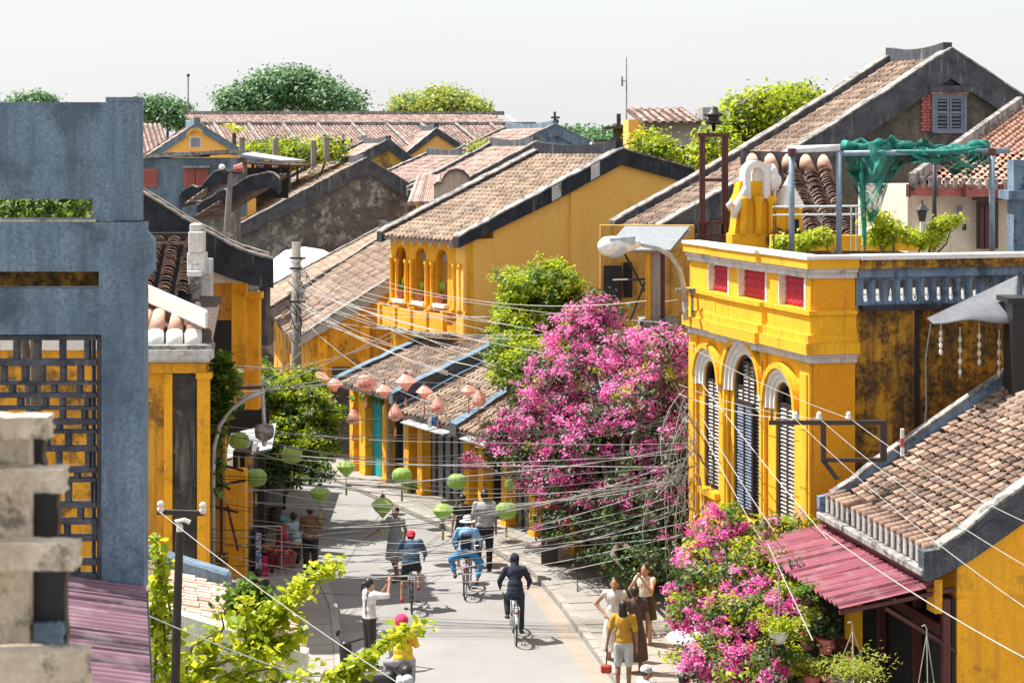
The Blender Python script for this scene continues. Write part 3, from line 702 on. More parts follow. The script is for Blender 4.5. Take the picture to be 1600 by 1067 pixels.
mb = MB(); mb.obox(P(288,180,124.05), P(788,180,124.05)-P(288,180,124.05), V(0,.4,0), V(0,0,.25)); mb.build('ridge', M['cap'], lr)
mb = MB(); mb.obox(P(300,198,119.1), P(838,198,119.1)-P(300,198,119.1), V(0,.3,0), V(0,0,.28)); mb.build('step_ridge', M['cap'], lr)
for i in range(9):
    a = A1+(B1-A1)*((i+.6)/9)+V(0,0,.12); mb = MB(); mb.obox(a, V(.16,0,0), up1, V(0,0,.08)); mb.build('mortar_band', M['cap'], lr)
mb = MB(); mb.box(A1.x+.5, B1.x-.5, 113, 123, 0, 9.3); mb.build('wall', M['och2'], lr)
mb = MB(); mb.prism([P(812,199,119.2),P(788,180,124),P(812,199,128)], V(.3,0,0)); mb.build('end_wall', M['wash'], lr)
l2 = thing('tile_hall', 'pale tile roof seen just right of the blue-grey wall', 'building', P(255,260,105))
A3 = P(190,240,104); slope(l2, A3, P(268,240,104), P(180,194,112)-A3, .25, .5, .09, 'tile_far')
mb = MB(); p = P(190,236,104.5); mb.box(p.x, P(266,236,104.5).x, 105, 111, 0, p.z); mb.build('wall', M['wash'], l2)
# grey flat building with brown shutters
gb = thing('flat_roof_house', 'grey rendered flat-roofed house with brown shutters, left of the crooked chimney pipe', 'house', P(290,330,72))
mb = MB(); pbox(mb, 205, 357, 248, 345, 70, 5); mb.build('wall', M['bluegrey'], gb)
mb = MB(); p = P(205,249,69.7); mb.obox(p, P(357,240,69.7)-p, V(0,5.4,0), V(0,0,.14)); mb.build('roof_edge', M['cap'], gb)
mb = MB(); pbox(mb, 258, 312, 238, 246, 69.9, 2.4); mb.build('roof_tank', M['bluegrey'], gb)
for x0, x1 in ((222,246),(287,305),(306,325)):
    mb = MB(); pbox(mb, x0, x1, 264, 292, 69.9, .12)
    for k in range(6): pbox(mb, x0+1.5, x1-1.5, 267+k*4, 268.6+k*4, 69.85, .06)
    mb.build('shutter', M['gutter'], gb)
mb = MB(); pbox(mb, 285, 327, 259, 263, 69.6, .4); mb.build('window_hood', M['cap'], gb)
sh = thing('lean_to_shed', 'rusty open shed roofs beside the grey flat-roofed house', 'shed', P(405,300,74))
mb = MB(); a = P(358,242,72); mb.obox(a, P(440,254,74)-a, V(.6,3,0), V(0,0,.08)); mb.build('roof_sheet', M['corr'], sh)
mb = MB(); a = P(380,256,72); mb.obox(a, P(455,260,73)-a, V(.6,2.5,0), V(0,0,.06)); mb.build('roof_sheet', M['rust'], sh)
for x in (372,395,415,438,452):
    mb = MB(); mb.tube([P(x,256,73.2), P(x,300,73.2)], .06, 5); mb.build('post', M['iron'], sh)
mb = MB(); pbox(mb, 375, 450, 262, 310, 76, .2); mb.build('rear_wall', M['dark'], sh)
# roofs with wavy black copings
wv = thing('wavy_coping_house', 'pair of small tile roofs with wavy black copings', 'house', P(365,350,63))
def wavy(pts, Y, th, T, dep=.3, m='vergeblk'):
    n = len(pts); top = [P(x,y,Y) for x,y in pts]; bot = [p-V(0,0,th) for p in top]
    mb = MB(); mb.prism(top+bot[::-1], V(0,dep,0)); g = mb.build('wavy_coping', M[m], T); mb = MB()
    for i in range(n-1): mb.obox(top[i]+V(0,-.03,0), top[i+1]-top[i], V(0,dep+.06,0), V(0,0,.05))
    mb.build('coping_edge', M['cap'], g)
wavy([(280,305),(288,297),(300,291),(308,294),(316,291),(324,280),(335,269),(346,265),(356,268)], 68, .5, wv)
wavy([(308,322),(318,314),(332,308),(341,300),(350,297),(356,300),(364,292),(378,283),(390,276),(405,273),(418,270),(428,272),(436,280)], 64, .5, wv)
A = P(300,338,62.5); slope(wv, A, P(352,332,64), P(400,275,66)-A+V(0,.3,0), .24, .3, .08, 'tile')
A = P(285,318,66.5); slope(wv, A, P(310,312,67.5), P(345,275,69)-A, .24, .3, .08, 'tile_pale')
mb = MB(); p = P(290,345,64); mb.box(p.x, P(350,345,64).x, 66, 68, 0, p.z+.6); mb.build('wall', M['grime'], wv)
# right background block
rb = thing('water_tower_house', 'grey concrete rooftop block with dark tile roof and yellow flank', 'house', P(1050,300,76))
mb = MB(); pbox(mb, 1007, 1131, 188, 300, 76, 4); mb.build('wall', M['wash'], rb)
mb = MB(); pbox(mb, 982, 1006.6, 187, 300, 76, 4); mb.build('yellow_flank', M['och'], rb)
mb = MB(); pbox(mb, 1098, 1131, 168, 187.5, 77, 3); mb.build('parapet', M['wash'], rb)
A = P(1004,190,75.4); slope(rb, A, P(1098,190,75.4), P(978,169,79)-A, .3, .4, .1, 'tile_far')
ch = thing('rooftop_shack', 'small rooftop shack with chimney left of the concrete block', 'shed', P(970,230,80))
mb = MB(); pbox(mb, 962, 982, 195, 240, 80, 2); mb.build('wall', M['brown'], ch)
mb = MB(); pbox(mb, 964, 970, 178, 195, 80.3, .3); mb.build('chimney', M['iron'], ch)
mb = MB(); a = P(944,203,79.6); mb.obox(a, P(984,199,79.6)-a, V(0,2.4,0), V(0,0,.12)); mb.build('roof_sheet', M['iron'], ch)
fh = thing('distant_shack', 'low pale shack with dark roof at the foot of the tree line', 'shed', P(945,235,96))
mb = MB(); pbox(mb, 925, 962, 222, 240, 96, 3); mb.build('wall', M['whitegrey'], fh)
mb = MB(); pbox(mb, 928, 958, 218, 222, 95.6, 3.8); mb.build('roof_sheet', M['verge'], fh)
# ================= bright yellow corner building =================
Cc = V(5.33, 34.0, 0); vv = V(.963,.27,0).normalized(); uu = V(-vv.y, vv.x, 0)
cb = thing('corner_building', 'bright yellow corner building with three white-arched shuttered windows and crimson baluster panels', 'building', Cc)
LF = 5.95
frF = lambda t, z, o: Cc + uu*t - vv*o + V(0,0,z)            # street front
frS = lambda s, z, o: Cc + vv*s - uu*o + V(0,0,z)            # side facing camera
# front wall with three arched openings
wins = [(1.22, .84, 2.95, 5.52), (3.03, 1.30, 2.75, 5.84), (4.86, .78, 2.95, 5.52)]
mb = MB(); holes_wall(mb, frF, [(.0,0),(LF,0),(LF,6.2),(.0,6.2)], [arch(*w_, 16) for w_ in wins], .13)
mb.build('front_wall', M['yel'], cb)
mb = MB()
for tc, w_, z0, z1 in wins: fbox(mb, frF, tc-w_/2-.1, tc+w_/2+.1, z0-.02, z1+.05, -.3, -.16)
mb.build('window_backing', M['dark'], cb, kind='stuff')
for i, (tc, w_, z0, z1) in enumerate(wins):
    zs = z1-w_/2
    wn = MB(); ring(wn, frF, tc, zs, w_/2-.07, w_/2-.002, -.12, -.03, 16, legs=zs-z0)
    win = wn.build('window', M['wood'], cb)
    # white archivolt: three steps
    for k, (ra, rb, oo) in enumerate(((0, .09, .03), (.09, .18, .07), (.18, .25, .12))):
        mb = MB(); ring(mb, frF, tc, zs, w_/2+ra+.002, w_/2+rb, 0.0, oo, 20, legs=.12); mb.build('arch_moulding', M['white'], win)
    mb = MB(); ring(mb, frF, tc, zs, w_/2+.26, w_/2+.36, 0.0, .17, 20, legs=.0); mb.build('hood_moulding', M['yel'], win)
    # louvred leaves with pale slats
    lw = w_/2-.07
    nl = 2 if w_ < 1 else 4
    for j in range(nl):
        a = tc-lw + j*2*lw/nl+.008; b = tc-lw + (j+1)*2*lw/nl-.008
        mb = MB(); top = zs + max(0, math.sqrt(max(0, (w_/2-.08)**2-max(abs(a-tc),abs(b-tc))**2)))
        fbox(mb, frF, a, a+.035, z0, top, -.10, -.05); fbox(mb, frF, b-.035, b, z0, top, -.10, -.05)
        for zz in (z0, z0+(zs-z0)*.42, zs-.06, top-.04): fbox(mb, frF, a+.035, b-.035, zz, zz+.05, -.095, -.055)
        leaf = mb.build('shutter', M['wood'], win); mb = MB(); z = z0+.09
        while z < top-.07:
            p = frF(a+.036, z+.035, -.10); q = frF(b-.036, z+.035, -.10); mb.obox(p, q-p, frF(a,z,-.045)-frF(a,z+.035,-.10), V(0,0,.012)); z += .072
        mb.build('louvres', M['woodpale'], leaf, kind='stuff')
    mb = MB(); fbox(mb, frF, tc-w_/2-.08, tc+w_/2+.08, z0-.14, z0-.02, -.1, .12); mb.build('sill', M['yel'], win)
# open dark shutter leaf over the lower half of the middle window
ol = MB(); fbox(ol, frF, 2.62, 3.5, 2.8, 2.86, .0, .05); fbox(ol, frF, 2.62, 3.5, 4.86, 4.93, 0, .05); fbox(ol, frF, 2.62, 2.69, 2.86, 4.86, 0, .05); fbox(ol, frF, 3.43, 3.5, 2.86, 4.86, 0, .05)
fbox(ol, frF, 3.03, 3.08, 2.86, 4.86, 0, .05)
leaf = ol.build('lower_shutter', M['black'], cb)
mb = MB(); z = 2.9
while z < 4.82:
    p = frF(2.69, z+.03, 0); q = frF(3.43, z+.03, 0); mb.obox(p, q-p, frF(0,z,.04)-frF(0,z+.03,0), V(0,0,.011)); z += .06
mb.build('louvres', M['blue_shut'], leaf, kind='stuff')
# pilasters
for t0, t1 in ((.0,.42),(2.02,2.25),(3.86,4.08),(5.55,LF)):
    mb = MB(); fbox(mb, frF, t0+.001, t1, 0, 5.99, 0, .07); fbox(mb, frF, t0+.07, t1-.05, 2.4, 5.8, .07, .1); mb.build('pilaster', M['yel'], cb, bevel=.012)
# cornices run round the corner pier (mitred by using one prism with both directions)
def cornice(z0, z1, oF, oS, mat, name, s_end=.82, nudge=.0):
    """prism whose plan follows the front and returns along the side"""
    plan = [(LF+.02, oF), (4.3,oF), (4.26,oF+.08), (1.95,oF+.08), (1.9,oF), ( -oS, oF)]
    pts = [frF(t, z0, o) for t, o in plan] + [frS(s_end, z0, oS), frS(s_end, z0, -.2), frF(.22, z0, -.18), frF(LF+.02, z0, -.18)]
    mb = MB(); mb.prism(pts, V(0,0,z1-z0)); return mb.build(name, M[mat], cb, bevel=.01)
cornice(6.0, 6.10, .08, .07, 'whitegrey', 'white_moulding')
cornice(6.102, 6.17, .13, .12, 'whitegrey', 'white_moulding')
cornice(6.172, 6.36, .22, .20, 'yel', 'ledge')
cornice(6.362, 6.50, .15, .13, 'yel', 'ledge')
cornice(6.502, 6.85, .07, .05, 'yel', 'plinth')
cornice(6.852, 6.93, .12, .10, 'yel', 'ledge')
cornice(7.50, 7.60, .09, .07, 'whitegrey', 'white_moulding')
cornice(7.602, 7.68, .13, .12, 'whitegrey', 'white_moulding')
cornice(7.682, 7.84, .19, .18, 'yel', 'coping')
cornice(7.842, 7.90, .22, .22, 'white', 'coping')
# parapet piers and crimson balusters between them
gaps = [(.25, 1.42), (2.0, 3.38), (3.85, 4.95)]
edges = [0] + [x for g in gaps for x in g] + [5.35, LF]
segs = [(0.001,.25),(1.42,2.0),(3.38,3.85),(4.95,LF)]
for a, b in segs:
    mb = MB(); fbox(mb, frF, a, b, 6.932, 7.498, -.2, .05); mb.build('parapet_pier', M['yel'], cb, bevel=.01)
for a, b in gaps:
    for x0, x1, o_ in ((a-.07,a+.002,.062),(b-.03,b+.0,.045)):
        mb = MB(); fbox(mb, frF, x0, x1, 6.935, 7.49, -.17, o_); mb.build('white_jamb', M['white'], cb)
    nb = max(4, int((b-a)/.105)); 
    for k in range(nb):
        t = a+(k+.5)*(b-a-.04)/nb
        prof = []
        for i in range(25):
            z = i/24*.54; prof.append((.034+.022*abs(math.sin(z/.54*math.pi*4+(k%2)*.6)), z))
        MB().lathe(prof, frF(t, 6.94, -.12), 8).build('crimson_baluster', M['red'], cb, smooth=True)
# side: corner pier, stained wall, balustrade
mb = MB(); fbox(mb, frS, .0, .80, 0, 6.0, -.3, .03); mb.build('corner_pier', M['yel_shade'], cb)
mb = MB(); fbox(mb, frS, .0, .80, 6.85, 7.5, -.18, .03); mb.build('parapet_pier', M['yel_shade'], cb)
mb = MB(); fbox(mb, frS, .801, 2.0, 0, 6.93, -.3, -.04); mb.build('stained_wall', M['yel_dirty'], cb)
mb = MB(); fbox(mb, frS, 2.14, 5.2, 0, 6.93, -.5, -.22); mb.build('stained_wall', M['yel_dirty'], cb)
mb = MB(); fbox(mb, frS, 2.0, 2.14, 0, 6.9, -.6, -.1); mb.build('dark_gap', M['black'], cb)
mb = MB(); fbox(mb, frS, .95, 5.2, 6.90, 7.0, -.35, .06); mb.build('ledge', M['vergeblk'], cb)
mb = MB(); fbox(mb, frS, .83, 5.2, 7.5, 7.66, -.2, .12); mb.build('balustrade_rail', M['bluebal'], cb)
mb = MB(); fbox(mb, frS, .83, 5.2, 7.662, 7.82, -.24, .2); mb.build('coping', M['yel_dirty'], cb)
mb = MB(); fbox(mb, frS, .83, 5.2, 7.822, 7.9, -.26, .25); mb.build('coping', M['white'], cb)
# balustrade: slab with tall rounded slots
def stadium(tc, w_, z0, z1, n=6):
    r = w_/2; return [(tc+r*math.cos(math.pi+math.pi*i/n), z0+r+r*math.sin(math.pi+math.pi*i/n)) for i in range(n+1)] + [(tc+r*math.cos(math.pi*i/n), z1-r+r*math.sin(math.pi*i/n)) for i in range(n+1)]
ns = 17
mb = MB(); slots = [stadium(1.04+i*.242, .125, 7.05, 7.46) for i in range(ns)]
holes_wall(mb, frS, [(.83,7.0),(5.2,7.0),(5.2,7.5),(.83,7.5)], slots, .14); mb.build('balustrade', M['bluebal'], cb)
for i in range(ns-1):
    c = frS(1.161+i*.242, 7.0, .0)
    MB().lathe([(.05,0),(.05,.05),(.035,.12),(.05,.26),(.035,.38),(.052,.46),(.052,.5)], c, 8).build('baluster', M['bluebal'], cb, smooth=True)
# rear body and terrace floor
mb = MB(); mb.prism([frF(.35,6.7,-.4), frF(LF,6.7,-.2), frF(LF,6.7,-6), frS(6,6.7,-4.5), frS(6,6.7,-.5)], V(0,0,.12)); mb.build('terrace_floor', M['pave'], cb)
mb = MB(); fbox(mb, frF, LF-.25, LF, 0, 6.69, -6, -.35); mb.build('rear_wall', M['yel'], cb)
mb = MB(); fbox(mb, frF, LF+.1, LF+.12, 6.8, 7.5, -6, -.5); 
# scrolled pediment on the terrace
pc = P(1185, 388, 40.6); a = V(.93,.36,0).normalized(); nrm = V(-a.y, a.x, 0)*-1
fr = lambda x, z, o: pc + a*x + nrm*o + V(0,0,z)
sp = thing('scroll_pediment', 'yellow and white scrolled rooftop pediment behind the corner terrace', 'pediment', pc)
mb = MB(); fbox(mb, fr, -.62, 1.2, -.7, .32, -.3, 0); mb.build('base', M['yel'], sp, bevel=.02)
mb = MB(); mb.prism([fr(x,z,-.28) for x, z in ((-.55,.32),(-.5,.7),(-.56,.95),(-.45,1.15),(-.4,1.4),(.25,1.4),(.35,1.1),(.42,.7),(.5,.32))], nrm*.24); mb.build('body', M['yel'], sp, bevel=.02)
for x in (-.38, -.02, .3):
    MB().lathe([(.09,.3),(.07,.5),(.08,.95),(.12,1.02),(.1,1.1)], fr(x,0,.03), 10).build('column', M['yel'], sp, smooth=True)
mb = MB(); ring(mb, fr, -.05, 1.55, .16, .3, -.2, .06, 14, legs=.5); mb.build('white_scroll', M['white'], sp, smooth=False)
mb = MB(); ring(mb, fr, .22, 1.5, .1, .3, -.5, -.05, 14, legs=.2); mb.build('white_scroll', M['white'], sp)
mb = MB(); mb.tube([fr(-.6,.65,.02), fr(-.5,.95,.02), fr(-.38,1.15,.02), fr(-.3,1.35,.02)], [.06,.09,.07,.05], 8); mb.tube([fr(-.62,1.0,0), fr(-.72,.92,0), fr(-.68,.82,0)], [.05,.05,.03], 6); mb.build('side_scroll', M['white'], sp, smooth=True, kind='stuff')
MB().lathe([(.02,0),(.12,.05),(.2,.2),(.2,.3),(.12,.42),(.13,.48),(.04,.6)], fr(.38,1.18,-.1), 12).build('urn', M['white'], sp, smooth=True)
mb = MB(); c = fr(.72,.85,0); mb.add([c+a*x+nrm*y+V(0,0,z) for x,y,z in ((-.27,-.27,0),(.27,-.27,0),(.27,.27,0),(-.27,.27,0),(0,0,.68))], [(0,1,4),(1,2,4),(2,3,4),(3,0,4),(0,3,2,1)]); mb.build('white_pyramid', M['white'], sp)
mb = MB(); fbox(mb, fr, .42, 1.05, .33, .84, -.25, .02); mb.build('pedestal', M['yel'], sp, bevel=.015)
mb = MB(); fbox(mb, fr, .78, .95, .34, .6, .02, .05); mb.build('dark_niche', M['dark'], sp)
# low orange terrace wall
tw = MB(); pbox(tw, 1205, 1440, 368, 392, 39.2, .25); o = tw.build('low_wall', M['ora'], label='low orange wall across the terrace behind the young shrubs', cat='wall')
# fat tile roof behind the pipes
fr_t = thing('tube_tile_roof', 'steep roof of fat sooty clay tubes behind the blue-grey pipe frame', 'roof', P(1280,388,40.5))
A = P(1205,392,40.2); B = P(1352,392,41.0); up = P(1222,256,43.2)-A
e = (B-A).normalized(); hv = V(up.x,up.y,0); hv = (hv - e*hv.dot(e)*.6); Lh = hv.length
mb = MB(); mb.obox(A-V(0,0,.1), B-A, hv+V(0,0,up.z), V(0,0,.06)); mb.build('roof_bed', M['deck'], fr_t)
tile_rows(A, B, lambda s: up.z/Lh*s, hv.normalized(), 0, Lh, .40, .078, .165, M['tile_dark'], fr_t, individual=300, name='clay_tile', seg=5, jit=.03, matobj=M['tile_dark'])
for k in range(5):
    c = A+(B-A)*((k+.5)/5)+hv+V(0,0,up.z+.06); mb = MB(); mb.tube([c-V(0,.3,.14), c+V(0,.05,.06)], [.17,.13], 10); mb.build('ridge_end_tile', M['tile_red'], fr_t, smooth=True)
mb = MB(); mb.obox(A+hv+V(0,0,up.z-.05), B-A, V(0,.4,0), V(0,0,.32)); mb.build('ridge', M['verge'], fr_t)
# rooftop room with red gutter
rm = thing('rooftop_room', 'cream rooftop room with orange tile roof and red gutter at the right edge', 'building', P(1500,388,40.5))
mb = MB(); pbox(mb, 1418, 1640, 292, 395, 41.5, 4, 5); mb.build('wall', stucco('cream_plaster', (.62,.54,.44), (.72,.66,.56), (.3,.25,.2), .15, 1.2, .2), rm)
mb = MB(); pbox(mb, 1527, 1560, 314, 389, 41.4, .09); dr = mb.build('door', M['wood'], rm)
for x in (1531, 1539.5, 1548):
    mb = MB(); pbox(mb, x, x+6.5, 322, 388, 41.36, .04); mb.build('door_board', M['rust'], dr)
mb = MB(); pbox(mb, 1522, 1566, 309, 313, 41.3, .2); mb.build('lintel', M['iron'], rm)
mb = MB(); pbox(mb, 1496, 1504, 321, 335, 41.45, .05); mb.build('window', M['blue_shut'], rm)
mb = MB(); pbox(mb, 1505, 1510, 350, 360, 41.4, .08); mb.build('meter_box', M['black'], rm)
g = MB(); p = P(1420,306,40.9); g.obox(p, P(1590,308,41.1)-p, V(0,.3,0), V(0,0,.24)); gt = g.build('gutter', M['gutter'], rm)
for x in (1420, 1462, 1506, 1565):
    mb = MB(); pbox(mb, x, x+3, 288, 308, 40.85, .3); mb.build('gutter_bracket', M['rust'], gt)
A = P(1422,290,40.9); B = P(1625,296,41.2); up = P(1590,168,48)-A
slope_hv = V(0, up.y, 0)
mb = MB(); mb.obox(A-V(0,0,.12), B-A, V(up.x,up.y,up.z), V(0,0,.08)); mb.build('roof_bed', M['deck'], rm)
tile_rows(A, B, lambda s: up.z/V(up.x,up.y,0).length*s, V(up.x,up.y,0).normalized(), 0, V(up.x,up.y,0).length, .19, .26, .075, M['tile_red'], rm, individual=180, name='tile', matobj=tilemat('orange_clay_tile_single', [(.42,.19,.13),(.50,.26,.18),(.56,.33,.25),(.36,.17,.13)], .1, obj=True))
for k in range(16):
    a_ = A+(B-A)*((k+.5)/16.); mb = MB(); mb.obox(a_+V(-.05,-.05,-.05), V(.1,0,0), V(0,.06,0), V(0,0,.26)); mb.build('eave_end_tile', M['eaveblk'] if k > 7 else M['cap'], rm, bevel=.02)
mb = MB(); p = P(1500,218,46.8)
vg = MB(); vg.obox(A+V(-.05,-.1,.0), V(up.x,up.y,up.z), V(.14,0,0), V(0,0,.26)); vg.build('verge', M['cap'], rm)
# square masonry post beside the room
mb = MB(); pbox(mb, 1584, 1606, 250, 395, 37.5, .5); pbox(mb, 1576, 1612, 298, 312, 37.3, .8); mb.build('masonry_post', M['bluebal'], label='blue-grey masonry post with stepped cap at the far right', cat='post')
# pipes frame
pf = thing('pipe_frame', 'blue-grey pipe pergola frame over the terrace', 'pergola', P(1400,392,36.6))
for x, y0, y1, Y, r, m in ((1237,232,392,36.4,.055,'bluepipe'),(1311,236,396,36.2,.055,'bluepipe'),(1460,240,392,38.4,.045,'iron'),(1550,236,392,36.6,.058,'bluepipe')):
    mb = MB(); mb.tube([P(x,y0,Y), P(x,y1,Y)], r, 10); mb.build('post', M[m], pf, smooth=True)
mb = MB(); mb.tube([P(1231,234,36.4), P(1313,231,36.2)], .07, 10); mb.build('crossbar', M['tarpw'], pf, smooth=True)
mb = MB(); mb.tube([P(1313,240,36.2), P(1577,236,36.7)], .055, 10); mb.build('crossbar', M['bluepipe'], pf, smooth=True)
for x in (1237,1311,1550):
    mb = MB(); mb.tube([P(x,232,36.3)+V(0,0,.0), P(x,244,36.3)], .075, 8); mb.build('joint', M['rust'], pf)
rl = thing('thin_railing', 'thin pale rail of narrow bars behind the pipe posts', 'railing', P(1270,392,37.6))
for y in (323, 336):
    mb = MB(); mb.tube([P(1208,y,37.6), P(1345,y-1,37.9)], .022, 5); mb.build('rail', M['tarpw'], rl)
for x,y0 in ((1209,318),(1262,350),(1293,366),(1330,322),(1338,325),(1347,322)):
    mb = MB(); mb.tube([P(x,y0,37.6), P(x,392,37.6)], .015, 5); mb.build('bar', M['iron'] if x < 1300 else M['tarpw'], rl)
# green net
def netmat():
    n = N('green_shade_net'); c = n.ramp(n.noise(3,5), [(.3,(.006,.09,.07)),(.7,(.03,.30,.24))]); n.out(c)
    tr = n.new('BsdfTransparent'); mx = n.new('MixShader')
    f = n.ramp(n.noise(5, 7, rough=.75), [(.36, 0.0), (.5, .7)]); n.link(f, mx.inputs[0]) if False else None
    sc_ = n.ramp(n.noise(4, 7, rough=.75), [(.46, 0.0), (.66, .7)]); n.link(sc_, mx.inputs[0])
    n.link(n.b.outputs[0], mx.inputs[1]); n.link(tr.outputs[0], mx.inputs[2]); n.link(mx.outputs[0], n.t.nodes['Material Output'].inputs['Surface']); return n.m
M['net'] = netmat()
nv = []; nf = []; NI, NJ = 44, 22
for i in range(NI):
    x = 1316+(1548-1316)*i/(NI-1); f = i/(NI-1)
    drop = 104*math.exp(-((f-.2)/.17)**2)+18+20*math.exp(-((f-.8)/.12)**2)
    for j in range(NJ):
        g = j/(NJ-1); pin = (f-.2)*95*g*math.exp(-((f-.2)/.24)**2)
        yy = 232 - 5*math.sin(f*6) + drop*g + 3*math.sin(i*1.3+j*.5)
        Y = 36.3+.5*f+ .25*math.sin(i*1.1+j*.9)*g + .3*math.sin(i*.45)
        nv.append(P(x - pin, yy, Y))
for i in range(NI-1):
    for j in range(NJ-1): nf.append((i*NJ+j, i*NJ+j+1, (i+1)*NJ+j+1, (i+1)*NJ+j))
for i in range(NI):        # gathered roll lying on the bar, behind it
    pass
sn = MB().add(nv, nf).build('shade_net', M['net'], smooth=True, label='torn green shade net bunched and hanging from the pipe frame', cat='net')
rr_ = random.Random(5)
for k in range(4):
    y_ = 226+k*4; pts = [P(1318+i*9.4, y_+rr_.uniform(-4,4)-4*math.sin(i*.26+k), 36.35+rr_.uniform(-.1,.5)+.5*i/25) for i in range(25)]
    MB().tube(pts, [rr_.uniform(.02,.075) for _ in pts], 7, flat=1.3).build('net_roll', M['net'], sn, smooth=True)
for (xa,ya,xb,yb) in ((1345,235,1352,392),(1420,238,1470,250),(1480,240,1530,262),(1400,236,1540,228)):
    pts = [P(xa+(xb-xa)*i/8, ya+(yb-ya)*i/8+6*math.sin(math.pi*i/8), 36.3) for i in range(9)]; MB().tube(pts, [.05*math.sin(math.pi*(i+.6)/9.2)+.006 for i in range(9)], 6).build('net_strand', M['net'], sn, smooth=True)
# wall lantern and hooks
wl = thing('wall_lantern', 'small black lantern on a white post on the terrace', 'lamp', P(1441,392,37))
mb = MB(); mb.tube([P(1441,345,37), P(1441,392,37)], .05, 8); mb.build('post', M['white'], wl)
MB().lathe([(.06,0),(.1,.2),(.14,.22),(.02,.34),(.02,.4)], P(1441,346,37), 6).build('lantern_head', M['iron'], wl)
mb = MB(); mb.lathe([(.05,.03),(.08,.18)], P(1441,346,36.99), 6); mb.build('pane', M['lampglass'], wl)
# grey awning, drip chains, dark post at the right
tp = MB(); pts = []
for i in range(33):
    f = i/32
    for j in range(5):
        g = j/4; x = 1448+(1590-1448)*f + 10*g*(1-f); y = 497+ (430-497)*f*1.0 + g*(8+70*f) - 6*math.sin(f*3.1)*g + 1.5*math.sin(f*11)*g
        pts.append(P(x, y, 33.9-.9*g))
tp.add(pts, [(i*5+j, i*5+j+1, (i+1)*5+j+1, (i+1)*5+j) for i in range(32) for j in range(4)])
o = tp.build('awning', M['tarp'], smooth=True, label='sagging grey tarpaulin awning below the blue balustrade', cat='awning'); m_ = o.modifiers.new('thick','SOLIDIFY'); m_.thickness = .02
for i, (x, y0, y1) in enumerate(((1470,520,555),(1500,530,590),(1530,525,572),(1561,535,590))):
    mb = MB(); mb.tube([P(x,y0-20,33.4), P(x,y1,33.4)], .008, 4)
    for k in range(4): mb.ball(P(x, y0+(y1-y0)*k/3.5, 33.4), .035, 6, 4, (1,1,1.6))
    mb.build('hanging_chime', M['porc'], label=('leftmost','second from left','third from left','rightmost')[i]+' of the four strings of small pale weights hanging under the grey awning', cat='ornament', group='hanging strings under the grey awning')
mb = MB(); pbox(mb, 1582, 1640, 474, 720, 32.8, .6); pbox(mb, 1575, 1640, 466, 474, 32.7, .8); mb.build('dark_kiosk', M['black'], label='black upright cabinet with pale top edge at the right edge', cat='cabinet')
mb = MB(); mb.tube([P(1454,505,34.4), P(1446,560,34.4), P(1447,640,34.4), P(1440,700,34.2)], .015, 5); mb.build('drain_hose', M['wirew'], label='thin white hose hanging down the stained wall', cat='hose')
mb = MB(); pbox(mb, 1408, 1413, 670, 712, 33, .06); s_ = mb.build('marker_post', M['white'], label='little white post with a red band on the right roof edge', cat='post')
mb = MB(); pbox(mb, 1407.6, 1413.4, 685, 698, 32.98, .1); mb.build('red_band', M['gutter'], s_)
# steel insulator bracket
ib = thing('insulator_bracket', 'dark steel bracket with white insulators fixed to the corner pier', 'bracket', P(1290,750,32))
for x0,x1,y0,y1 in ((1202,1386,657,664),(1376,1386,664,715),(1283,1291,664,722),(1291,1386,716,722)):
    mb = MB(); pbox(mb, x0, x1, y0, y1, 32, .07); mb.build('steel_bar', M['wood'], ib)
mb = MB(); a_ = P(1284,722,32); mb.obox(a_, P(1305,750,32)-a_, V(0,.06,0), V(.08,0,.02)); mb.build('brace', M['wood'], ib)
for x in (1243, 1280, 1326):
    MB().lathe([(.02,0),(.05,.02),(.06,.06),(.035,.08),(.05,.11),(.02,.15)], P(x,657,32.03), 8).build('insulator', M['porc'], ib, smooth=True)
MB().tube([P(1206,657,32.03), P(1206,640,32.03)], .015, 5).build('pin', M['iron'], ib)

# ================= near right house: big clay tile roof, maroon awning =================
Cn = V(6.22, 28.5, 0); un = V(-.184, 1, 0).normalized()*1; vn = V(un.y, -un.x, 0)
nh = thing('near_tile_house', 'orange house with close-up clay tile roof and grey coping at lower right', 'house', Cn)
LN = 4.62; ze = 3.62; kk = .62
Qn = lambda s, t, z: Cn + vn*s + un*t + V(0,0,z)
zn = lambda s: ze + kk*s
mb = MB(); mb.prism([Qn(.42,.02,0), Qn(7.5,.02,0), Qn(7.5,.02,zn(7.5)-.3), Qn(.42,.02,zn(.42)-.3)], un*(LN-.1)); mb.build('wall', M['ora'], nh)
mb = MB(); mb.obox(Qn(0,0,ze-.12), Qn(7,0,zn(7)-.12)-Qn(0,0,ze-.12), un*LN, V(0,0,.09)); mb.build('roof_bed', M['deck'], nh)
tile_rows(Qn(.26,.14,0), Qn(.26,LN-.12,0), lambda s: zn(s+.26)-.02, vn, 0, 6.5, .235, .15, .088, M['tile'], nh, individual=290, name='clay_tile', seg=5, jit=.02, matobj=M['tile_obj'])
ne = 18
for k in range(ne):
    t = .2+(LN-.4)*k/(ne-1); mb = MB(); mb.obox(Qn(-.04,t-.06,ze-.05), vn*.10, un*.13, V(0,0,.29)); mb.build('tile_end', M['eaveblk'], nh, bevel=.015)
    mb = MB(); rr_ = .068
    mb.tube([Qn(-.04,t,ze+.22), Qn(.30,t,zn(.30)+.10)], [rr_, rr_*.95], 8); mb.build('eave_tile', M['tile_obj'], nh, smooth=True)
mb = MB(); mb.obox(Qn(-.02,.15,ze-.06), vn*.05, un*(LN-.3), V(0,0,.2)); mb.build('eave_shade_strip', M['dark'], nh)  # near-black strip paints the shade between the tile ends
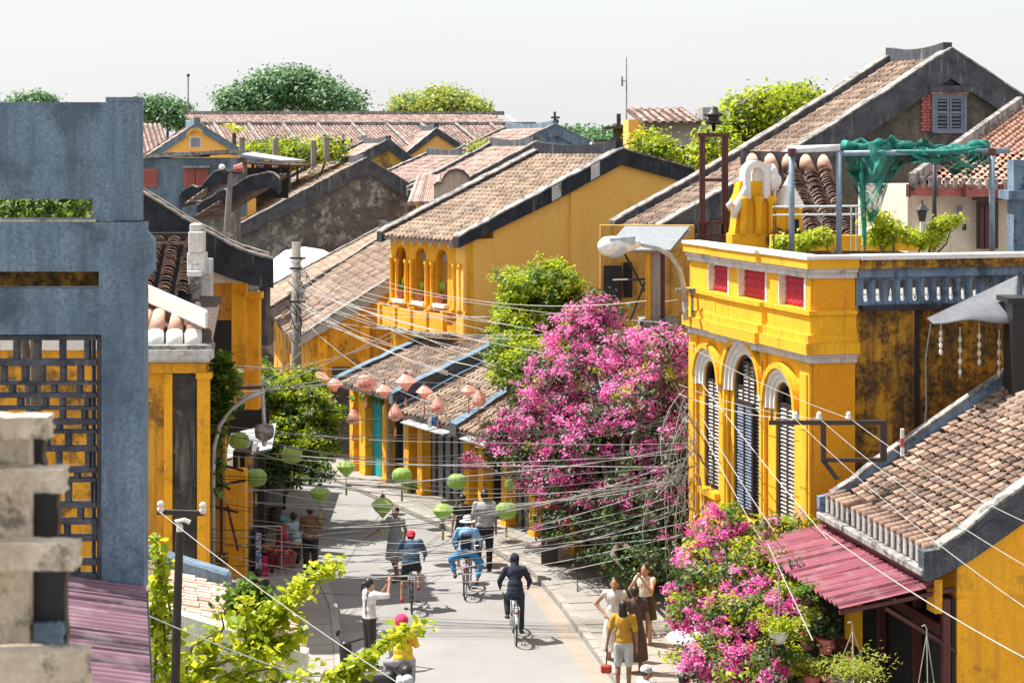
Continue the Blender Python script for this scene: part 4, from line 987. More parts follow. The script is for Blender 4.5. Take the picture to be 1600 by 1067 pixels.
mb = MB(); mb.obox(Qn(-.16,.0,ze-.17), vn*.26, un*LN, V(0,0,.115)); mb.build('eave_ledge', M['cap'], nh, bevel=.02)
mb = MB(); mb.obox(Qn(-.05,.0,ze-.27), vn*.16, un*LN, V(0,0,.095)); mb.build('eave_board', M['rust'], nh)
for t0, nm in ((-.05, 'near'), (LN-.1, 'far')):
    th = .24 if nm == 'near' else .16; hgt = .30 if nm == 'near' else .26
    mb = MB(); poly = [(-.12,ze+.2),(.1,ze+.24),(.5,zn(.5)+.16)] + [(s, zn(s)+.22) for s in (.9,2,4,6.5)] + [(s, zn(s)-.32) for s in (6.5,4,2,.6)] + [(.0,ze-.2),(-.12,ze-.2)]
    mb.prism([Qn(s,t0,z) for s,z in poly], un*th); vg = mb.build('verge', M['bluebal'] if nm == 'far' else M['verge'], nh, bevel=.012)
    mb = MB(); P0 = [(.1,ze+.24),(.5,zn(.5)+.16),(.9,zn(.9)+.22),(2,zn(2)+.22),(4,zn(4)+.22),(6.5,zn(6.5)+.22)]
    for (s0_,z0_),(s1_,z1_) in zip(P0, P0[1:]): mb.obox(Qn(s0_,t0-.02,z0_), Qn(s1_,t0,z1_)-Qn(s0_,t0,z0_), un*(th+.04), V(0,0,.045))
    mb.build('coping', M['cap'], vg)
    mb = MB(); mb.obox(Qn(.0,t0-.012,ze+.02), Qn(6.4,t0,zn(6.4)-.07)-Qn(.0,t0,ze+.02), un*(th+.024), V(0,0,.05)); mb.build('moulding', M['verge'], vg)
mb = MB(); mb.obox(Qn(.05,-.02,2.9), vn*.12, un*.3, V(0,0,.5)); mb.build('corner_bracket', M['ora'], nh)
# corrugated awning: real ridges
def corrugate(mb, a, b, across, nw, amp, th=.012):
    """sheet from a to b along the ribs, repeated nw ribs along 'across'"""
    a, b, ac = Vector(a), Vector(b), Vector(across); d = b-a; nrm_ = d.cross(ac).normalized()
    if nrm_.z < 0: nrm_ = -nrm_
    m = nw*4; vs = []
    for i in range(m+1):
        h_ = amp*(0,.15,1,.85)[i%4]
        p = a + ac*(i/m) + nrm_*h_; vs += [p, p+d, p-nrm_*th, p+d-nrm_*th]
    mb.add(vs, [f for i in range(m) for f in ((4*i,4*i+1,4*i+5,4*i+4),(4*i+2,4*i+6,4*i+7,4*i+3),(4*i,4*i+4,4*i+6,4*i+2),(4*i+1,4*i+3,4*i+7,4*i+5))])
aw = thing('corrugated_awning', 'faded maroon corrugated sheet awning below the near tile roof', 'awning', Qn(-.9,2,2.2))
lo0 = Qn(-1.43,-.02,3.04); lo1 = Qn(-1.43,LN+.2,3.0); hi0 = Qn(.1,-.02,3.32); hi1 = Qn(.1,LN+.2,3.28)
for k in range(3):
    f0, f1 = k/3, (k+1)/3; a_ = lo0.lerp(lo1, f0)+V(0,0,.012*(k%2)); b_ = hi0.lerp(hi1, f0)+V(0,0,.012*(k%2))
    mb = MB(); corrugate(mb, a_, b_, (lo1-lo0)*(f1-f0)*1.01, 8, .055); mb.build('corrugated_sheet', M['maroon'], aw)
for s_, z_ in ((-1.35,2.98),(-.6,3.1)):
    mb = MB(); mb.obox(Qn(s_,0,z_), vn*.05, un*(LN+.1), V(0,0,.05)); mb.build('purlin', M['rust'], aw)
for t in (.05, 2.3, 4.5):
    mb = MB(); mb.obox(Qn(-1.4,t,2.93), Qn(.4,t,3.2)-Qn(-1.4,t,2.93), un*.05, V(0,0,.06)); mb.build('rafter', M['rust'], aw)
    mb = MB(); mb.tube([Qn(-.7,t,3.0), Qn(.42,t,2.3)], .03, 5); mb.build('strut', M['rust'], aw)
mb = MB(); mb.obox(Qn(-.2,.0,0), vn*.6, un*.12, V(0,0,3.0)); 
# shop interior under the awning
si = thing('open_shop', 'dark open shop front with maroon frames under the maroon awning', 'shop front', Qn(.1,1.5,0))
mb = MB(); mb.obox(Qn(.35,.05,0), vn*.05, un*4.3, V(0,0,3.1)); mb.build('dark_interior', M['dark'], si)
mb = MB(); mb.obox(Qn(-1.32,4.5,0), vn*1.7, un*.05, V(0,0,2.9)); mb.build('added_dark_panel', M['wood'], si)  # panel added only to darken the view under the awning
for t in (.02, 1.1, 2.6, 4.0):
    mb = MB(); mb.obox(Qn(.2,t,0), vn*.12, un*(.1), V(0,0,3.1)); mb.build('frame_post', M['rust'], si)
mb = MB(); mb.obox(Qn(.16,.12,2.55), vn*.12, un*4, V(0,0,.16)); mb.build('frame_beam', M['rust'], si)
mb = MB(); mb.obox(Qn(-.55,1.95,0), vn*.22, un*.22, V(0,0,3.0)); mb.build('yellow_column', M['yel'], si)
mb = MB(); mb.obox(Qn(-1.1,.4,1.5), vn*.4, un*2.2, V(0,0,.03)); mb.obox(Qn(-1.1,.4,2.1), vn*.4, un*2.2, V(0,0,.03)) ; mb.build('shelf', M['rust'], si, kind='stuff')
# ================= blue-grey rendered building, left =================
YB = 20.0
X = lambda px, Y=YB: (px-800)*Y/F
Z = lambda py, Y=YB: H-(py-HY)*Y/F
bl = thing('blue_grey_building', 'blue-grey rendered concrete building front with slots and an open fretwork screen', 'building', V(X(100), YB, 0))
frB = lambda x, z, o: V(x, YB-o, z)
mb = MB(); holes_wall(mb, frB, [(X(-60),Z(345)),(X(216),Z(345)),(X(216),Z(160)),(X(-60),Z(160))], [[(X(-50),Z(342)),(X(145),Z(342)),(X(145),Z(311)),(X(-50),Z(311))]], .28)
mb.build('upper_wall', M['bluegrey'], bl)
mb = MB(); mb.box(X(-60), X(216), YB+.02, YB+.26, Z(160), Z(159.9)+.01); 
mb = MB(); mb.box(X(165), X(217), YB+.0, YB+.3, Z(159.5), Z(152)); mb.build('parapet_stub', M['bluegrey'], bl)
mb = MB(); holes_wall(mb, lambda x,z,o: V(x, YB-.05-o, z), [(X(-60),Z(918)),(X(226),Z(918)),(X(226),Z(347)),(X(-60),Z(347))],
    [[(X(-50),Z(450)),(X(156),Z(450)),(X(156),Z(424)),(X(-50),Z(424))], [(X(-50),Z(906)),(X(160),Z(906)),(X(160),Z(522)),(X(-50),Z(522))]], .26)
mb.build('lower_wall', M['bluegrey'], bl)
mb = MB(); mb.prism([V(X(218),YB-.05,Z(349)), V(X(236),YB+.1,Z(376)), V(X(236),YB+.1,Z(424)), V(X(226.2),YB-.05,Z(436))], V(0,.2,0)); mb.build('corner_bracket', M['bluegrey'], bl)
mb = MB(); mb.box(X(-55), X(150), YB-.02, YB+.3, Z(347), Z(343)); mb.build('slot_sill', M['stone'], bl)
mb = MB(); mb.box(X(-50), X(158), YB+.3, YB+.34, Z(456), Z(418)); mb.build('slot_backing', M['yel_dirty'], bl)
# screen: frame plus individual bars
scx = []
def bar(x0,x1,y0,y1): scx.append((x0,x1,y0,y1))
for y0,y1 in ((524,532),(562,572),(597,602),(615,622),(636,641),(656,664),(673,678),(698,706),(731,739),(748,754),(786,794),(812,820),(838,846),(875,884),(898,905)): bar(-20,150,y0,y1)
rg = random.Random(12)
ys = [532,562,572,597,602,615,622,636,641,656,664,673,678,698,706,731,739,748,754,786,794,812,820,838,846,875,884,898]
for i in range(0, len(ys), 2):
    off = (i//2 % 3)*13
    x = -14+off
    while x < 145: bar(x, x+8, ys[i], ys[i+1]); x += (27 if i < 8 else 34)+rg.choice((0,6,12))
bar(150,157,523,905); bar(142,145,523,905)
for x0,x1,y0,y1 in scx:
    dd = .02 if (x1-x0) > (y1-y0) else .035
    mb = MB(); mb.box(X(x0), X(x1), YB+dd, YB+.19-dd, Z(y1), Z(y0)); mb.build('fret_bar', M['verge'], bl, bevel=.004)
# ================= very near stone stack (out of focus) =================
st = thing('stone_stack', 'pale carved stone edge of stepped slabs, very near and blurred at lower left', 'stone wall', V(-1.6, 6, 8.0))
YS = 6.0
def stone(x0,x1,y0,y1,Y,d,m='stone',nm='slab'):
    mb = MB(); n_ = 14; rng = random.Random(int(y0)); pts = []
    for i in range(n_+1): pts.append((x0+(x1-x0)*i/n_, y0+rng.uniform(-2,2)))
    for i in range(6): pts.append((x1+rng.uniform(-5,1), y0+(y1-y0)*i/5))
    for i in range(n_+1): pts.append((x1-(x1-x0)*i/n_, y1+rng.uniform(-2,2)))
    mb.prism([P(x,y,Y) for x,y in pts], V(0,d,0)); return mb.build(nm, M[m], st, bevel=.006)
stone(-80,46,655,1110,6.05,.06,nm='core'); stone(-80,74,651,686,5.95,.10); stone(-80,98,735,770,5.92,.10); stone(-80,118,850,892,5.88,.10); stone(-80,134,1020,1100,5.85,.10)
stone(-60,70,687,733,6.12,.05,'black','recess_shade_block'); stone(-60,92,771,848,6.12,.05,'black','recess_shade_block'); stone(-60,104,893,1019,6.12,.05,'black','recess_shade_block'); stone(52,98,975,1005,6.07,.04,'bluegrey','small_block')  # black blocks paint the shade of the recesses between the slabs
# ================= purple corrugated roof =================
pr = thing('corrugated_roof', 'purple corrugated metal roof below the blue-grey building', 'roof', V(-4.2, 18, 4.4))
e0_ = V(-3.82,20.0,5.22); e1_ = V(-2.93,15.6,5.20)
d_ = V(-1.9,-.42,.36)
for k in range(2):
    mb = MB(); a_ = e0_.lerp(e1_, k/2); corrugate(mb, a_+V(0,0,.014*k), a_+d_+V(0,0,.014*k), (e1_-e0_)*.51, 16, .045); mb.build('corrugated_sheet', M['purple'], pr)
mb = MB(); mb.obox(e0_-V(.02,0,.08), V(.05,0,0), e1_-e0_, V(0,0,.05)); mb.build('edge_trim', M['iron'], pr)
mb = MB(); mb.box(-6.5, -3.95, 16, 19.5, 0, 5.0); mb.build('wall', M['grime'], pr)
# ================= orange building behind the screen =================
YO = 38.0
ob = thing('orange_side_house', 'weathered orange house end with a black mouldy recess, left of the street', 'house', P(270,1000,YO))
p0 = P(-30,560,YO); mb = MB(); mb.prism([V(p0.x,YO,0), V(P(326,560,YO).x,YO,0), V(P(318,560,43).x,43,0), V(p0.x,43,0)], V(0,0,P(0,546,YO).z)); mb.build('wall', M['ora_dirty'], ob)
mb = MB(); pbox(mb, 200, 330, 547, 562, YO-.25, .4); pbox(mb, 200, 326, 562, 566, YO-.2, .3); mb.build('ledge', M['whitegrey'], ob)
mb = MB(); pbox(mb, 200, 322, 567, 583, YO-.1, .12); mb.build('frieze', M['ora_dirty'], ob)
mb = MB(); pbox(mb, 256, 269, 584, 900, YO-.09, .09); mb.build('pilaster', M['ora'], ob)
mb = MB(); pbox(mb, 270, 307, 584, 900, YO-.05, .05); mb.build('mouldy_recess', M['blk'], ob)
mb = MB(); pbox(mb, 308, 327, 592, 904, YO-.12, .12); pbox(mb, 306, 330, 583, 592, YO-.16, .16); mb.build('pilaster', M['ora'], ob)
mb = MB(); pbox(mb, -30, 160, 524, 547, YO-.1, .2); mb.build('white_frieze', M['white'], ob)
mb = MB(); pbox(mb, 327.5, 352, 560, 960, 41, .3); mb.build('grey_flank', M['och2'], ob)
mb = MB(); pbox(mb, 352, 383, 735, 905, 41.2, .4); mb.build('orange_pillar', M['ora'], ob)
# white mortared ridge with large tube tiles
wr = thing('mortared_roof', 'small roof of white-mortared clay tubes above the orange house end', 'roof', P(270,545,YO+.3))
mb = MB(); a_ = P(222,470,39.6); mb.obox(a_, P(322,515,37.8)-a_, V(0,.25,0), V(0,0,.36)); mb.build('mortar_band', M['white'], wr, bevel=.03)
for x, w_ in ((222,16),(243,18),(273,19),(302,14)):
    c0 = P(x, 545, 38.1); c1 = P(x, 500, 38.5); mb = MB(); mb.tube([c0, c0.lerp(c1,.55)], .17, 10); mb.build('tube_end', M['white'], wr, smooth=True)
    mb = MB(); mb.tube([c0.lerp(c1,.56), c1+V(0,.4,.1)], [.165,.13], 10); mb.build('clay_tube', M['tile_red'], wr, smooth=True)
mb = MB(); pbox(mb, 214, 330, 540, 546.5, 37.8, .5); mb.build('slab', M['cap'], wr)
mb = MB(); mb.obox(P(214,545,38.4), P(330,545,38.4)-P(214,545,38.4), V(0,1.4,.9), V(0,0,.05)); mb.build('roof_bed', M['deck'], wr)
# ribbed tube roof under the black verge
tr_ = thing('tube_tile_roof', 'three thick ribbed clay tubes between the blue-grey wall and the mouldy pillar', 'roof', P(262,470,41))
A = P(214,462,39.6); B = P(298,462,39.6); up = P(214,374,41.0)-A
mb = MB(); mb.obox(A-V(0,0,.1), B-A, V(0,up.y,up.z), V(0,0,.06)); mb.build('roof_bed', M['dark'], tr_)
tile_rows(A, B, lambda s: up.z/up.y*s, V(0,1,0), 0, up.y, .33, .065, .145, M['tile_dark'], tr_, individual=200, name='clay_tile', seg=5, jit=.02, matobj=M['tile_dark'])
mb = MB(); pbox(mb, 205, 300, 364, 374, 41.2, .3); mb.build('ridge', M['black'], tr_)
mb = MB(); pbox(mb, 205, 300, 374, 470, 41.45, .1); mb.build('rear_wall', M['dark'], tr_)
# mouldy stepped pillar
mp_ = thing('stepped_pillar', 'flaking black and white stepped masonry pillar', 'pillar', P(308,550,39.8))
for x0,x1,y0,y1,Y in ((296,312,350,362,39.8),(294,317,362,395,39.75),(292,320,395,430,39.8),(294,312,430,545,39.7),(312.2,329,405,560,39.95)):
    mb = MB(); pbox(mb, x0, x1, y0, y1, Y, .4); mb.build('block', M['whitegrey'] if y1 != 545 else M['cap'], mp_, bevel=.02)
mb = MB(); pbox(mb, 292, 314, 424, 432, 39.6, .5); mb.build('band', M['white'], mp_)
# crooked chimney pipe on the roof
cp = thing('chimney_pipe', 'rusty upright roof pipe with crossbar and little red lamp, on the black-verged roof', 'pipe', P(356,358,47))
mb = MB(); mb.tube([P(355,362,44.2), P(357,318,44.2), P(361,268,44.2)], [.085,.07,.06], 8); mb.build('pipe', M['concrete'], cp)
mb = MB(); mb.tube([P(345,268,44.2), P(378,268,44.2)], .07, 6); mb.build('crossbar', M['iron'], cp)
mb = MB(); mb.ball(P(347,262,44.2), .08); mb.build('white_cap', M['porc'], cp); mb = MB(); mb.tube([P(366,265,44.2), P(380,262,44.2)], [.09,.12], 8); mb.build('red_lamp', M['gutter'], cp)
# small tile roof at lower left
lr2 = thing('lower_left_roof', 'low pink tile roof with blue-white ridge and white verge behind the leafy vine', 'roof', V(-4.2, 27, 0))
o0 = P(285,972,26); e1x = V(-2.75, 26.0, 2.86); up = o0 - e1x
L2 = 3.0; u2 = V(-.2,1,0).normalized()
mb = MB(); mb.obox(e1x-V(0,0,.12), up+up*.6, u2*L2, V(0,0,.08)); mb.build('roof_bed', M['deck'], lr2)
hv = V(up.x,up.y,0)*1.6
tile_rows(e1x, e1x+u2*L2, lambda s: up.z/V(up.x,up.y,0).length*s, hv.normalized(), 0, hv.length, .18, .2, .07, M['tile_pale'], lr2, individual=150, name='tile', matobj=tilemat('pink_clay_tile_single', [(.42,.28,.22),(.55,.38,.31),(.62,.46,.38)], .1, obj=True), jit=.025)
mb = MB(); mb.obox(e1x+V(0,-.2,-.25), up*1.6, V(0,.2,0), V(0,0,.42)); mb.build('white_verge', M['white'], lr2, bevel=.02)
q = e1x+u2*L2; mb = MB(); mb.obox(q+V(.02,0,-.1)+up*.55, up*1.1, V(0,.3,0), V(0,0,.34)); mb.build('blue_ridge', M['bluegrey'], lr2, bevel=.04)
mb = MB(); mb.prism([e1x+V(-.3,.02,-.12), e1x+up*1.6+V(0,.02,-.12), V(e1x.x+up.x*1.6,26.02,0), V(e1x.x-.3,26.02,0)], u2*L2); mb.build('wall', M['whitegrey'], lr2)
# shop sign, dark shops, steel frames along the left pavement
at = thing('atm_sign', 'small dark sign board reading ATM on the grey pillar', 'sign', P(341,884,40.7))
mb = MB(); pbox(mb, 325, 356, 864, 884, 40.7, .05); mb.build('board', M['wood'], at)
mb = MB(); pbox(mb, 322.5, 325, 863, 884, 40.7, .06); mb.build('edge', M['white'], at)
gold = plain('gold_lettering', (.75,.50,.12), .5)
text_mesh('ATM', .19, gold, at, Matrix.Translation(P(341,871,40.68)-ORI[at.name]) @ Matrix.Rotation(R(90),4,'X'))
mb = MB(); pbox(mb, 332, 350, 878.5, 880.5, 40.69, .01); mb.build('gold_line', gold, at)
shp = thing('shop_row', 'shaded shop fronts under brown canopies behind the green lanterns, left pavement', 'shop front', P(420,880,45.5))
mb = MB(); mb.obox(P(384,905,43.6), P(452,760,55)-P(384,905,43.6)-V(0,0,(P(452,760,55)-P(384,905,43.6)).z), V(-.3,.05,0), V(0,0,2.9)); mb.build('shade_front', M['dark'], shp)  # near-black slab; its colour stands in for the deep shade of the shops
for k in range(5):
    f = k/4; c = P(384,905,43.5).lerp(P(452,762,55), f); c.z = 0; mb = MB(); mb.box(c.x-.02, c.x+.14, c.y, c.y+.14, 0, 2.8); mb.build('post', M['wood' if k % 2 else 'och2'], shp)
for k, (x0,y0,x1,y1,Y) in enumerate(((352,720,425,703,44.5),(345,760,395,735,43.2),(385,800,440,790,46.5))):
    a_ = P(x0,y0,Y); b_ = P(x1,y1,Y); mb = MB(); mb.obox(a_, b_-a_, V(-.1,1.6,.35), V(0,0,.05)); mb.build('canopy', M['brown'] if k else M['corr'], shp)
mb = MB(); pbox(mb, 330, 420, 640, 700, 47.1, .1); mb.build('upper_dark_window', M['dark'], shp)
sf = thing('steel_scaffold', 'rusty steel scaffold brackets fixed beside the orange pillar', 'scaffold', P(350,850,40.8))
for p_, q_ in (((326,700),(326,850)),((346,690),(346,880)),((326,720),(380,735)),((330,760),(384,750)),((330,790),(372,800)),((346,735),(330,800)),((355,790),(372,860)),((326,742),(360,765))):
    mb = MB(); mb.tube([P(*p_,40.9), P(*q_,40.7)], .03, 5); mb.build('bar', M['rust'], sf)
# ================= vegetation =================
LF_ = {}
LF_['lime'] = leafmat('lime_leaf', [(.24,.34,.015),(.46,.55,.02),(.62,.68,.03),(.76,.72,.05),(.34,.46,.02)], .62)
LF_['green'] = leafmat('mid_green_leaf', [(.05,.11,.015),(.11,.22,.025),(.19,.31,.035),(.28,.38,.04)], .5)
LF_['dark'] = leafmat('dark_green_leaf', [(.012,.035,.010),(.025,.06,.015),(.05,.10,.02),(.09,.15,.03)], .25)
LF_['bluegreen'] = leafmat('far_green_leaf', [(.04,.12,.06),(.08,.20,.08),(.14,.28,.10),(.22,.36,.12)], .3)
LF_['yellowg'] = leafmat('yellow_green_leaf', [(.24,.31,.04),(.44,.46,.05),(.58,.54,.06),(.30,.38,.05)], .4)
LF_['olive'] = leafmat('bronze_lime_leaf', [(.18,.15,.03),(.28,.26,.04),(.36,.34,.05),(.22,.12,.03)], .4)
LF_['pink'] = leafmat('sunlit_tint_bract', [(.76,.08,.42),(.88,.20,.56),(.93,.44,.70),(.82,.13,.48),(.96,.64,.80)], .55)  # pinks lightened so the colour itself carries sunlight on the blossom
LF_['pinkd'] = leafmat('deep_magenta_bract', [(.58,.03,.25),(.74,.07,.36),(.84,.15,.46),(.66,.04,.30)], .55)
def blobs_px(lst): return [(P(x,y,Y), (rx*Y/F, d, ry*Y/F)) for x,y,Y,rx,ry,d in lst]
def clusters(blobs, n, rng, shell=2.6):
    vol = np.array([b[1][0]*b[1][2]*(b[1][1]**.5) for b in blobs]); idx = rng.choice(len(blobs), n, p=vol/vol.sum())
    d = rng.randn(n,3); d /= np.linalg.norm(d,axis=1)[:,None]; rad = rng.rand(n)**(1/shell)
    c = np.array([list(b[0]) for b in blobs])[idx]; s = np.array([b[1] for b in blobs])[idx]
    nz_ = np.array([noise.noise(Vector((a*1.9+k*3.1, b_*1.9, e_*1.9))) for (a,b_,e_), k in zip(d, idx)])
    bump_ = 1+.12*np.sin(d[:,0]*5+idx)+.10*np.sin(d[:,2]*7+idx*2)+.45*nz_
    return c+d*rad[:,None]*s*bump_[:,None], d, idx
def leaf_cloud(name, parent, cen, per, spread, size, mat, rng, up=.5, droop=.0, asp=.55, kind='stuff', outward=None):
    m = len(cen)*per; c = np.repeat(cen, per, axis=0)+rng.randn(m,3)*spread*np.array([1,1,.7])
    nrm = rng.randn(m,3); nrm[:,2] = np.abs(nrm[:,2])+up
    if outward is not None: nrm += np.repeat(outward, per, axis=0)*.9
    nrm /= np.linalg.norm(nrm,axis=1)[:,None]
    t = rng.randn(m,3); t[:,2] -= droop; t -= nrm*(t*nrm).sum(1)[:,None]; t /= np.linalg.norm(t,axis=1)[:,None]
    b = np.cross(nrm, t); sz = size*(.6+.8*rng.rand(m))[:,None]
    v = np.stack([c-t*sz*.5, c+b*sz*asp*.5+nrm*sz*.10, c+t*sz*.5, c-b*sz*asp*.5+nrm*sz*.10], 1).reshape(-1,3)
    f = np.arange(m*4).reshape(-1,4)
    return npmesh(name, v, f, LF_[mat], parent, kind)
def branches(parent, base, blobs, r0, name='branch', n=None):
    base = Vector(base)
    for i, (c, s) in enumerate(blobs[:n] if n else blobs):
        mid = base.lerp(c, .45)+V(random.uniform(-.2,.2), random.uniform(-.2,.2), .1*(c.z-base.z)); mb = MB()
        mb.tube([base, base.lerp(mid,.5)+V(0,0,.05), mid, c.lerp(mid,.4), c], [r0*.7, r0*.6, r0*.45, r0*.3, r0*.12], 6); mb.build(name, M['bark'], parent, smooth=True)
def tree(name, label, cat, px_base, Y, blobs, layers, r0=.14, fork=.5, group=None, zb=0, seed=1, nbr=None):
    B = V((px_base-800)*Y/F, Y, zb); rng = np.random.RandomState(seed)
    T = thing(name, label, cat, B, group); bl_ = blobs_px(blobs)
    cz = sum(b[0].z for b in bl_)/len(bl_); cx = sum(b[0].x for b in bl_)/len(bl_); cy = sum(b[0].y for b in bl_)/len(bl_)
    fk = V(B.x+(cx-B.x)*fork, B.y+(cy-B.y)*fork, zb+(cz-zb)*fork)
    MB().tube([B, B.lerp(fk,.5)+V(.06,0,0), fk], [r0, r0*.85, r0*.7], 8).build('trunk', M['bark'], T, smooth=True)
    branches(T, fk, bl_, r0, n=nbr)
    for (nm, mt, n, per, spread, size, pred) in layers:
        cen, d, idx = clusters(bl_, n, rng)
        if pred is not None: k = pred(cen, d, idx, rng); cen, d = cen[k], d[k]
        leaf_cloud(nm, T, cen, per, spread, size, mt, rng, outward=d)
    return T
topo = lambda cen, d, idx, rng: d[:,2] > -.35+rng.rand(len(d))*.5
# lime tree behind the bougainvillea
tree('lime_tree', 'round lime-green tree against the orange gable wall, above the bougainvillea', 'tree', 842, 52,
     [(842,448,52,58,42,1.1),(805,480,52,36,30,.8),(880,455,52,32,38,.8),(845,495,52,50,30,.9),(870,500,52,36,30,.8),(812,545,50,38,30,.8),(850,560,49,40,34,.8),(800,590,48.5,30,36,.6),(835,610,48,26,26,.5),(800,510,51,34,34,.8),(785,560,49.5,28,30,.6),(870,440,52,34,28,.8)],
     [('crown','green',420,34,.10,.10,None),('outer_leaves','lime',760,34,.09,.11,lambda c,d,i,r: d[:,2] > -.6+r.rand(len(d))*.4),('new_leaves','olive',60,26,.08,.10,None)], r0=.16, seed=3)
# dark house front hidden behind the bougainvillea
hd = thing('hidden_house', 'dark shop front with orange pillars in the shade behind the big bougainvillea', 'house', V(2.4,43.8,0))
pa, pb_ = V(.75,47.3,0), V(3.85,40.3,0); dd_ = (pb_-pa); nn_ = V(dd_.y,-dd_.x,0).normalized()*-1
mb = MB(); mb.obox(pa+nn_*.6, dd_, nn_*3.5, V(0,0,3.3)); mb.build('wall', M['dark'], hd)  # added wall; near-black colour stands in for deep shade behind the blossom
mb = MB(); mb.obox(pa-nn_*.2+V(0,0,3.32), dd_, nn_*4.4, V(0,0,.12)); mb.build('flat_roof', M['grime'], hd)
for f in (.02,.2,.42,.66,.9):
    mb = MB(); mb.obox(pa+dd_*f, dd_.normalized()*.28, nn_*.3, V(0,0,3.3)); mb.build('pillar', M['ora'], hd)
# big bougainvillea
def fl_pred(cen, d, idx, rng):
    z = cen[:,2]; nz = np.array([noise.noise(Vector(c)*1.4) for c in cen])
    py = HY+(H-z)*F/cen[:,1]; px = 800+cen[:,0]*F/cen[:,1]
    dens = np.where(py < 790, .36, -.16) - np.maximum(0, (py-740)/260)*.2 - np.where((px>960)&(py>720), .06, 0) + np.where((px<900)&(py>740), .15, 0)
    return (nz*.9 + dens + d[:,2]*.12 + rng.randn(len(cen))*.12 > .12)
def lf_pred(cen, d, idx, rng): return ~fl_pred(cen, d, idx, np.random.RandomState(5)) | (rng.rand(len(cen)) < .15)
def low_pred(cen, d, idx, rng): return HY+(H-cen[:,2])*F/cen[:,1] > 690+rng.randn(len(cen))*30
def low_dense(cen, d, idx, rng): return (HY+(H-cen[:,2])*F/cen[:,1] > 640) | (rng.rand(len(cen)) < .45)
BB = [(905,512,45,58,36,1.1),(985,565,43.5,92,48,1.3),(880,590,45,78,55,1.3),(1005,620,42.3,78,58,1.2),(862,655,45,72,46,1.2),(945,680,43.5,90,60,1.3),(1035,690,41.6,44,60,.9),
      (832,706,45.5,56,36,1.0),(900,750,44,76,44,1.1),(738,718,47.6,18,15,.4),(785,694,46.6,34,20,.6),(945,790,43,78,52,1.0),(1025,790,41.3,52,66,.9),(868,800,44,36,38,.7),
      (965,858,42,56,42,.8),(1035,555,41.8,46,36,.9),(1062,525,41.2,20,20,.4),(940,487,44.8,36,24,.8),(1040,860,40.9,40,44,.6),(1000,820,41.6,60,60,.8),(940,740,43.6,95,60,1.0),(1060,760,40.8,28,70,.5),(915,500,45,40,28,.8),(1010,540,43,70,30,.9),(1045,535,42,44,30,.8),(930,472,45,28,18,.6),(1000,868,38.7,46,20,.5),(972,888,38.5,20,14,.3),(1050,880,39,30,26,.4),(1040,800,40.2,46,60,.5),(1060,720,40.2,26,60,.4),(990,780,41.5,50,50,.5),(770,690,46.8,30,22,.5),(800,660,46.3,34,26,.6),(850,740,45,56,40,.8),(880,830,43.6,30,30,.6)]
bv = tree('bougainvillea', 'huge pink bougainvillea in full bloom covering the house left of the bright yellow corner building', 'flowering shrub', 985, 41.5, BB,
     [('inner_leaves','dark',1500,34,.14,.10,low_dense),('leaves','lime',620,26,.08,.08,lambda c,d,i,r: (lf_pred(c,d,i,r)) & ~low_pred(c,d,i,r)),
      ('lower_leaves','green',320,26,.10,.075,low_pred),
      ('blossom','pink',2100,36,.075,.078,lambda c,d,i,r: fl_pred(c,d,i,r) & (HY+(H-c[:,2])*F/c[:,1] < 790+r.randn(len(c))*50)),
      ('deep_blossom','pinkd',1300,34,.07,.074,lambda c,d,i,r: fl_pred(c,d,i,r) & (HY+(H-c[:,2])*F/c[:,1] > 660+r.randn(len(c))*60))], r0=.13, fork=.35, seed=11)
# near bougainvillea by the maroon awning
BN = [(1160,828,33.2,80,20,.5),(1245,822,33.6,42,16,.4),(1105,870,32.6,58,34,.6),(1180,895,31.8,66,44,.7),(1088,925,31.6,46,44,.6),(1160,965,30.8,72,52,.7),(1232,925,30.8,34,46,.5),
      (1120,1035,30.2,58,44,.6),(1205,1045,29.8,56,46,.6),(1058,968,31.2,18,24,.3),(1060,1025,31,16,14,.3),(1165,1100,29.5,90,40,.7),(1130,800,33.6,30,12,.3)]
def nf_pred(cen, d, idx, rng):
    nz = np.array([noise.noise(Vector(c)*2.1+Vector((5,0,0))) for c in cen]); px = 800+cen[:,0]*F/cen[:,1]
    return nz + rng.randn(len(cen))*.1 - np.maximum(0,(px-1120)/500) > -.06
tree('bougainvillea', 'nearer bougainvillea bush with pink clusters and pale lime leaves beside the maroon awning', 'flowering shrub', 1170, 31.2, BN,
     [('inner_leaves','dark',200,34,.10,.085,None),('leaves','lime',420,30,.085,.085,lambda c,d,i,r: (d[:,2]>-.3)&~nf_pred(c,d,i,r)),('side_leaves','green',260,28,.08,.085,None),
      ('blossom','pink',720,38,.065,.07,nf_pred),('deep_blossom','pinkd',300,30,.06,.07,nf_pred)], r0=.09, fork=.3, seed=21)
# left street tree
tree('street_tree', 'bushy green street tree with sunlight painted as lime leaves on its upper right, left of the street bend', 'tree', 425, 49.3,
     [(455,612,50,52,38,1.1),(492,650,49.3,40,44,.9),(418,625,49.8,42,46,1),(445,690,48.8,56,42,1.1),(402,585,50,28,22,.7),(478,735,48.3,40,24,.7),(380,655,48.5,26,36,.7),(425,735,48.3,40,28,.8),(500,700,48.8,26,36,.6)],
     [('inner_leaves','dark',260,34,.11,.10,None),('crown','green',420,32,.10,.11,None),('outer_leaves','lime',800,32,.09,.11,lambda c,d,i,r: (HY+(H-c[:,2])*F/c[:,1] < 715+r.randn(len(c))*25)&(800+c[:,0]*F/c[:,1] > 415+r.randn(len(c))*25))], r0=.17, seed=31)  # lime leaves kept to the upper right put the sunlight into leaf colour
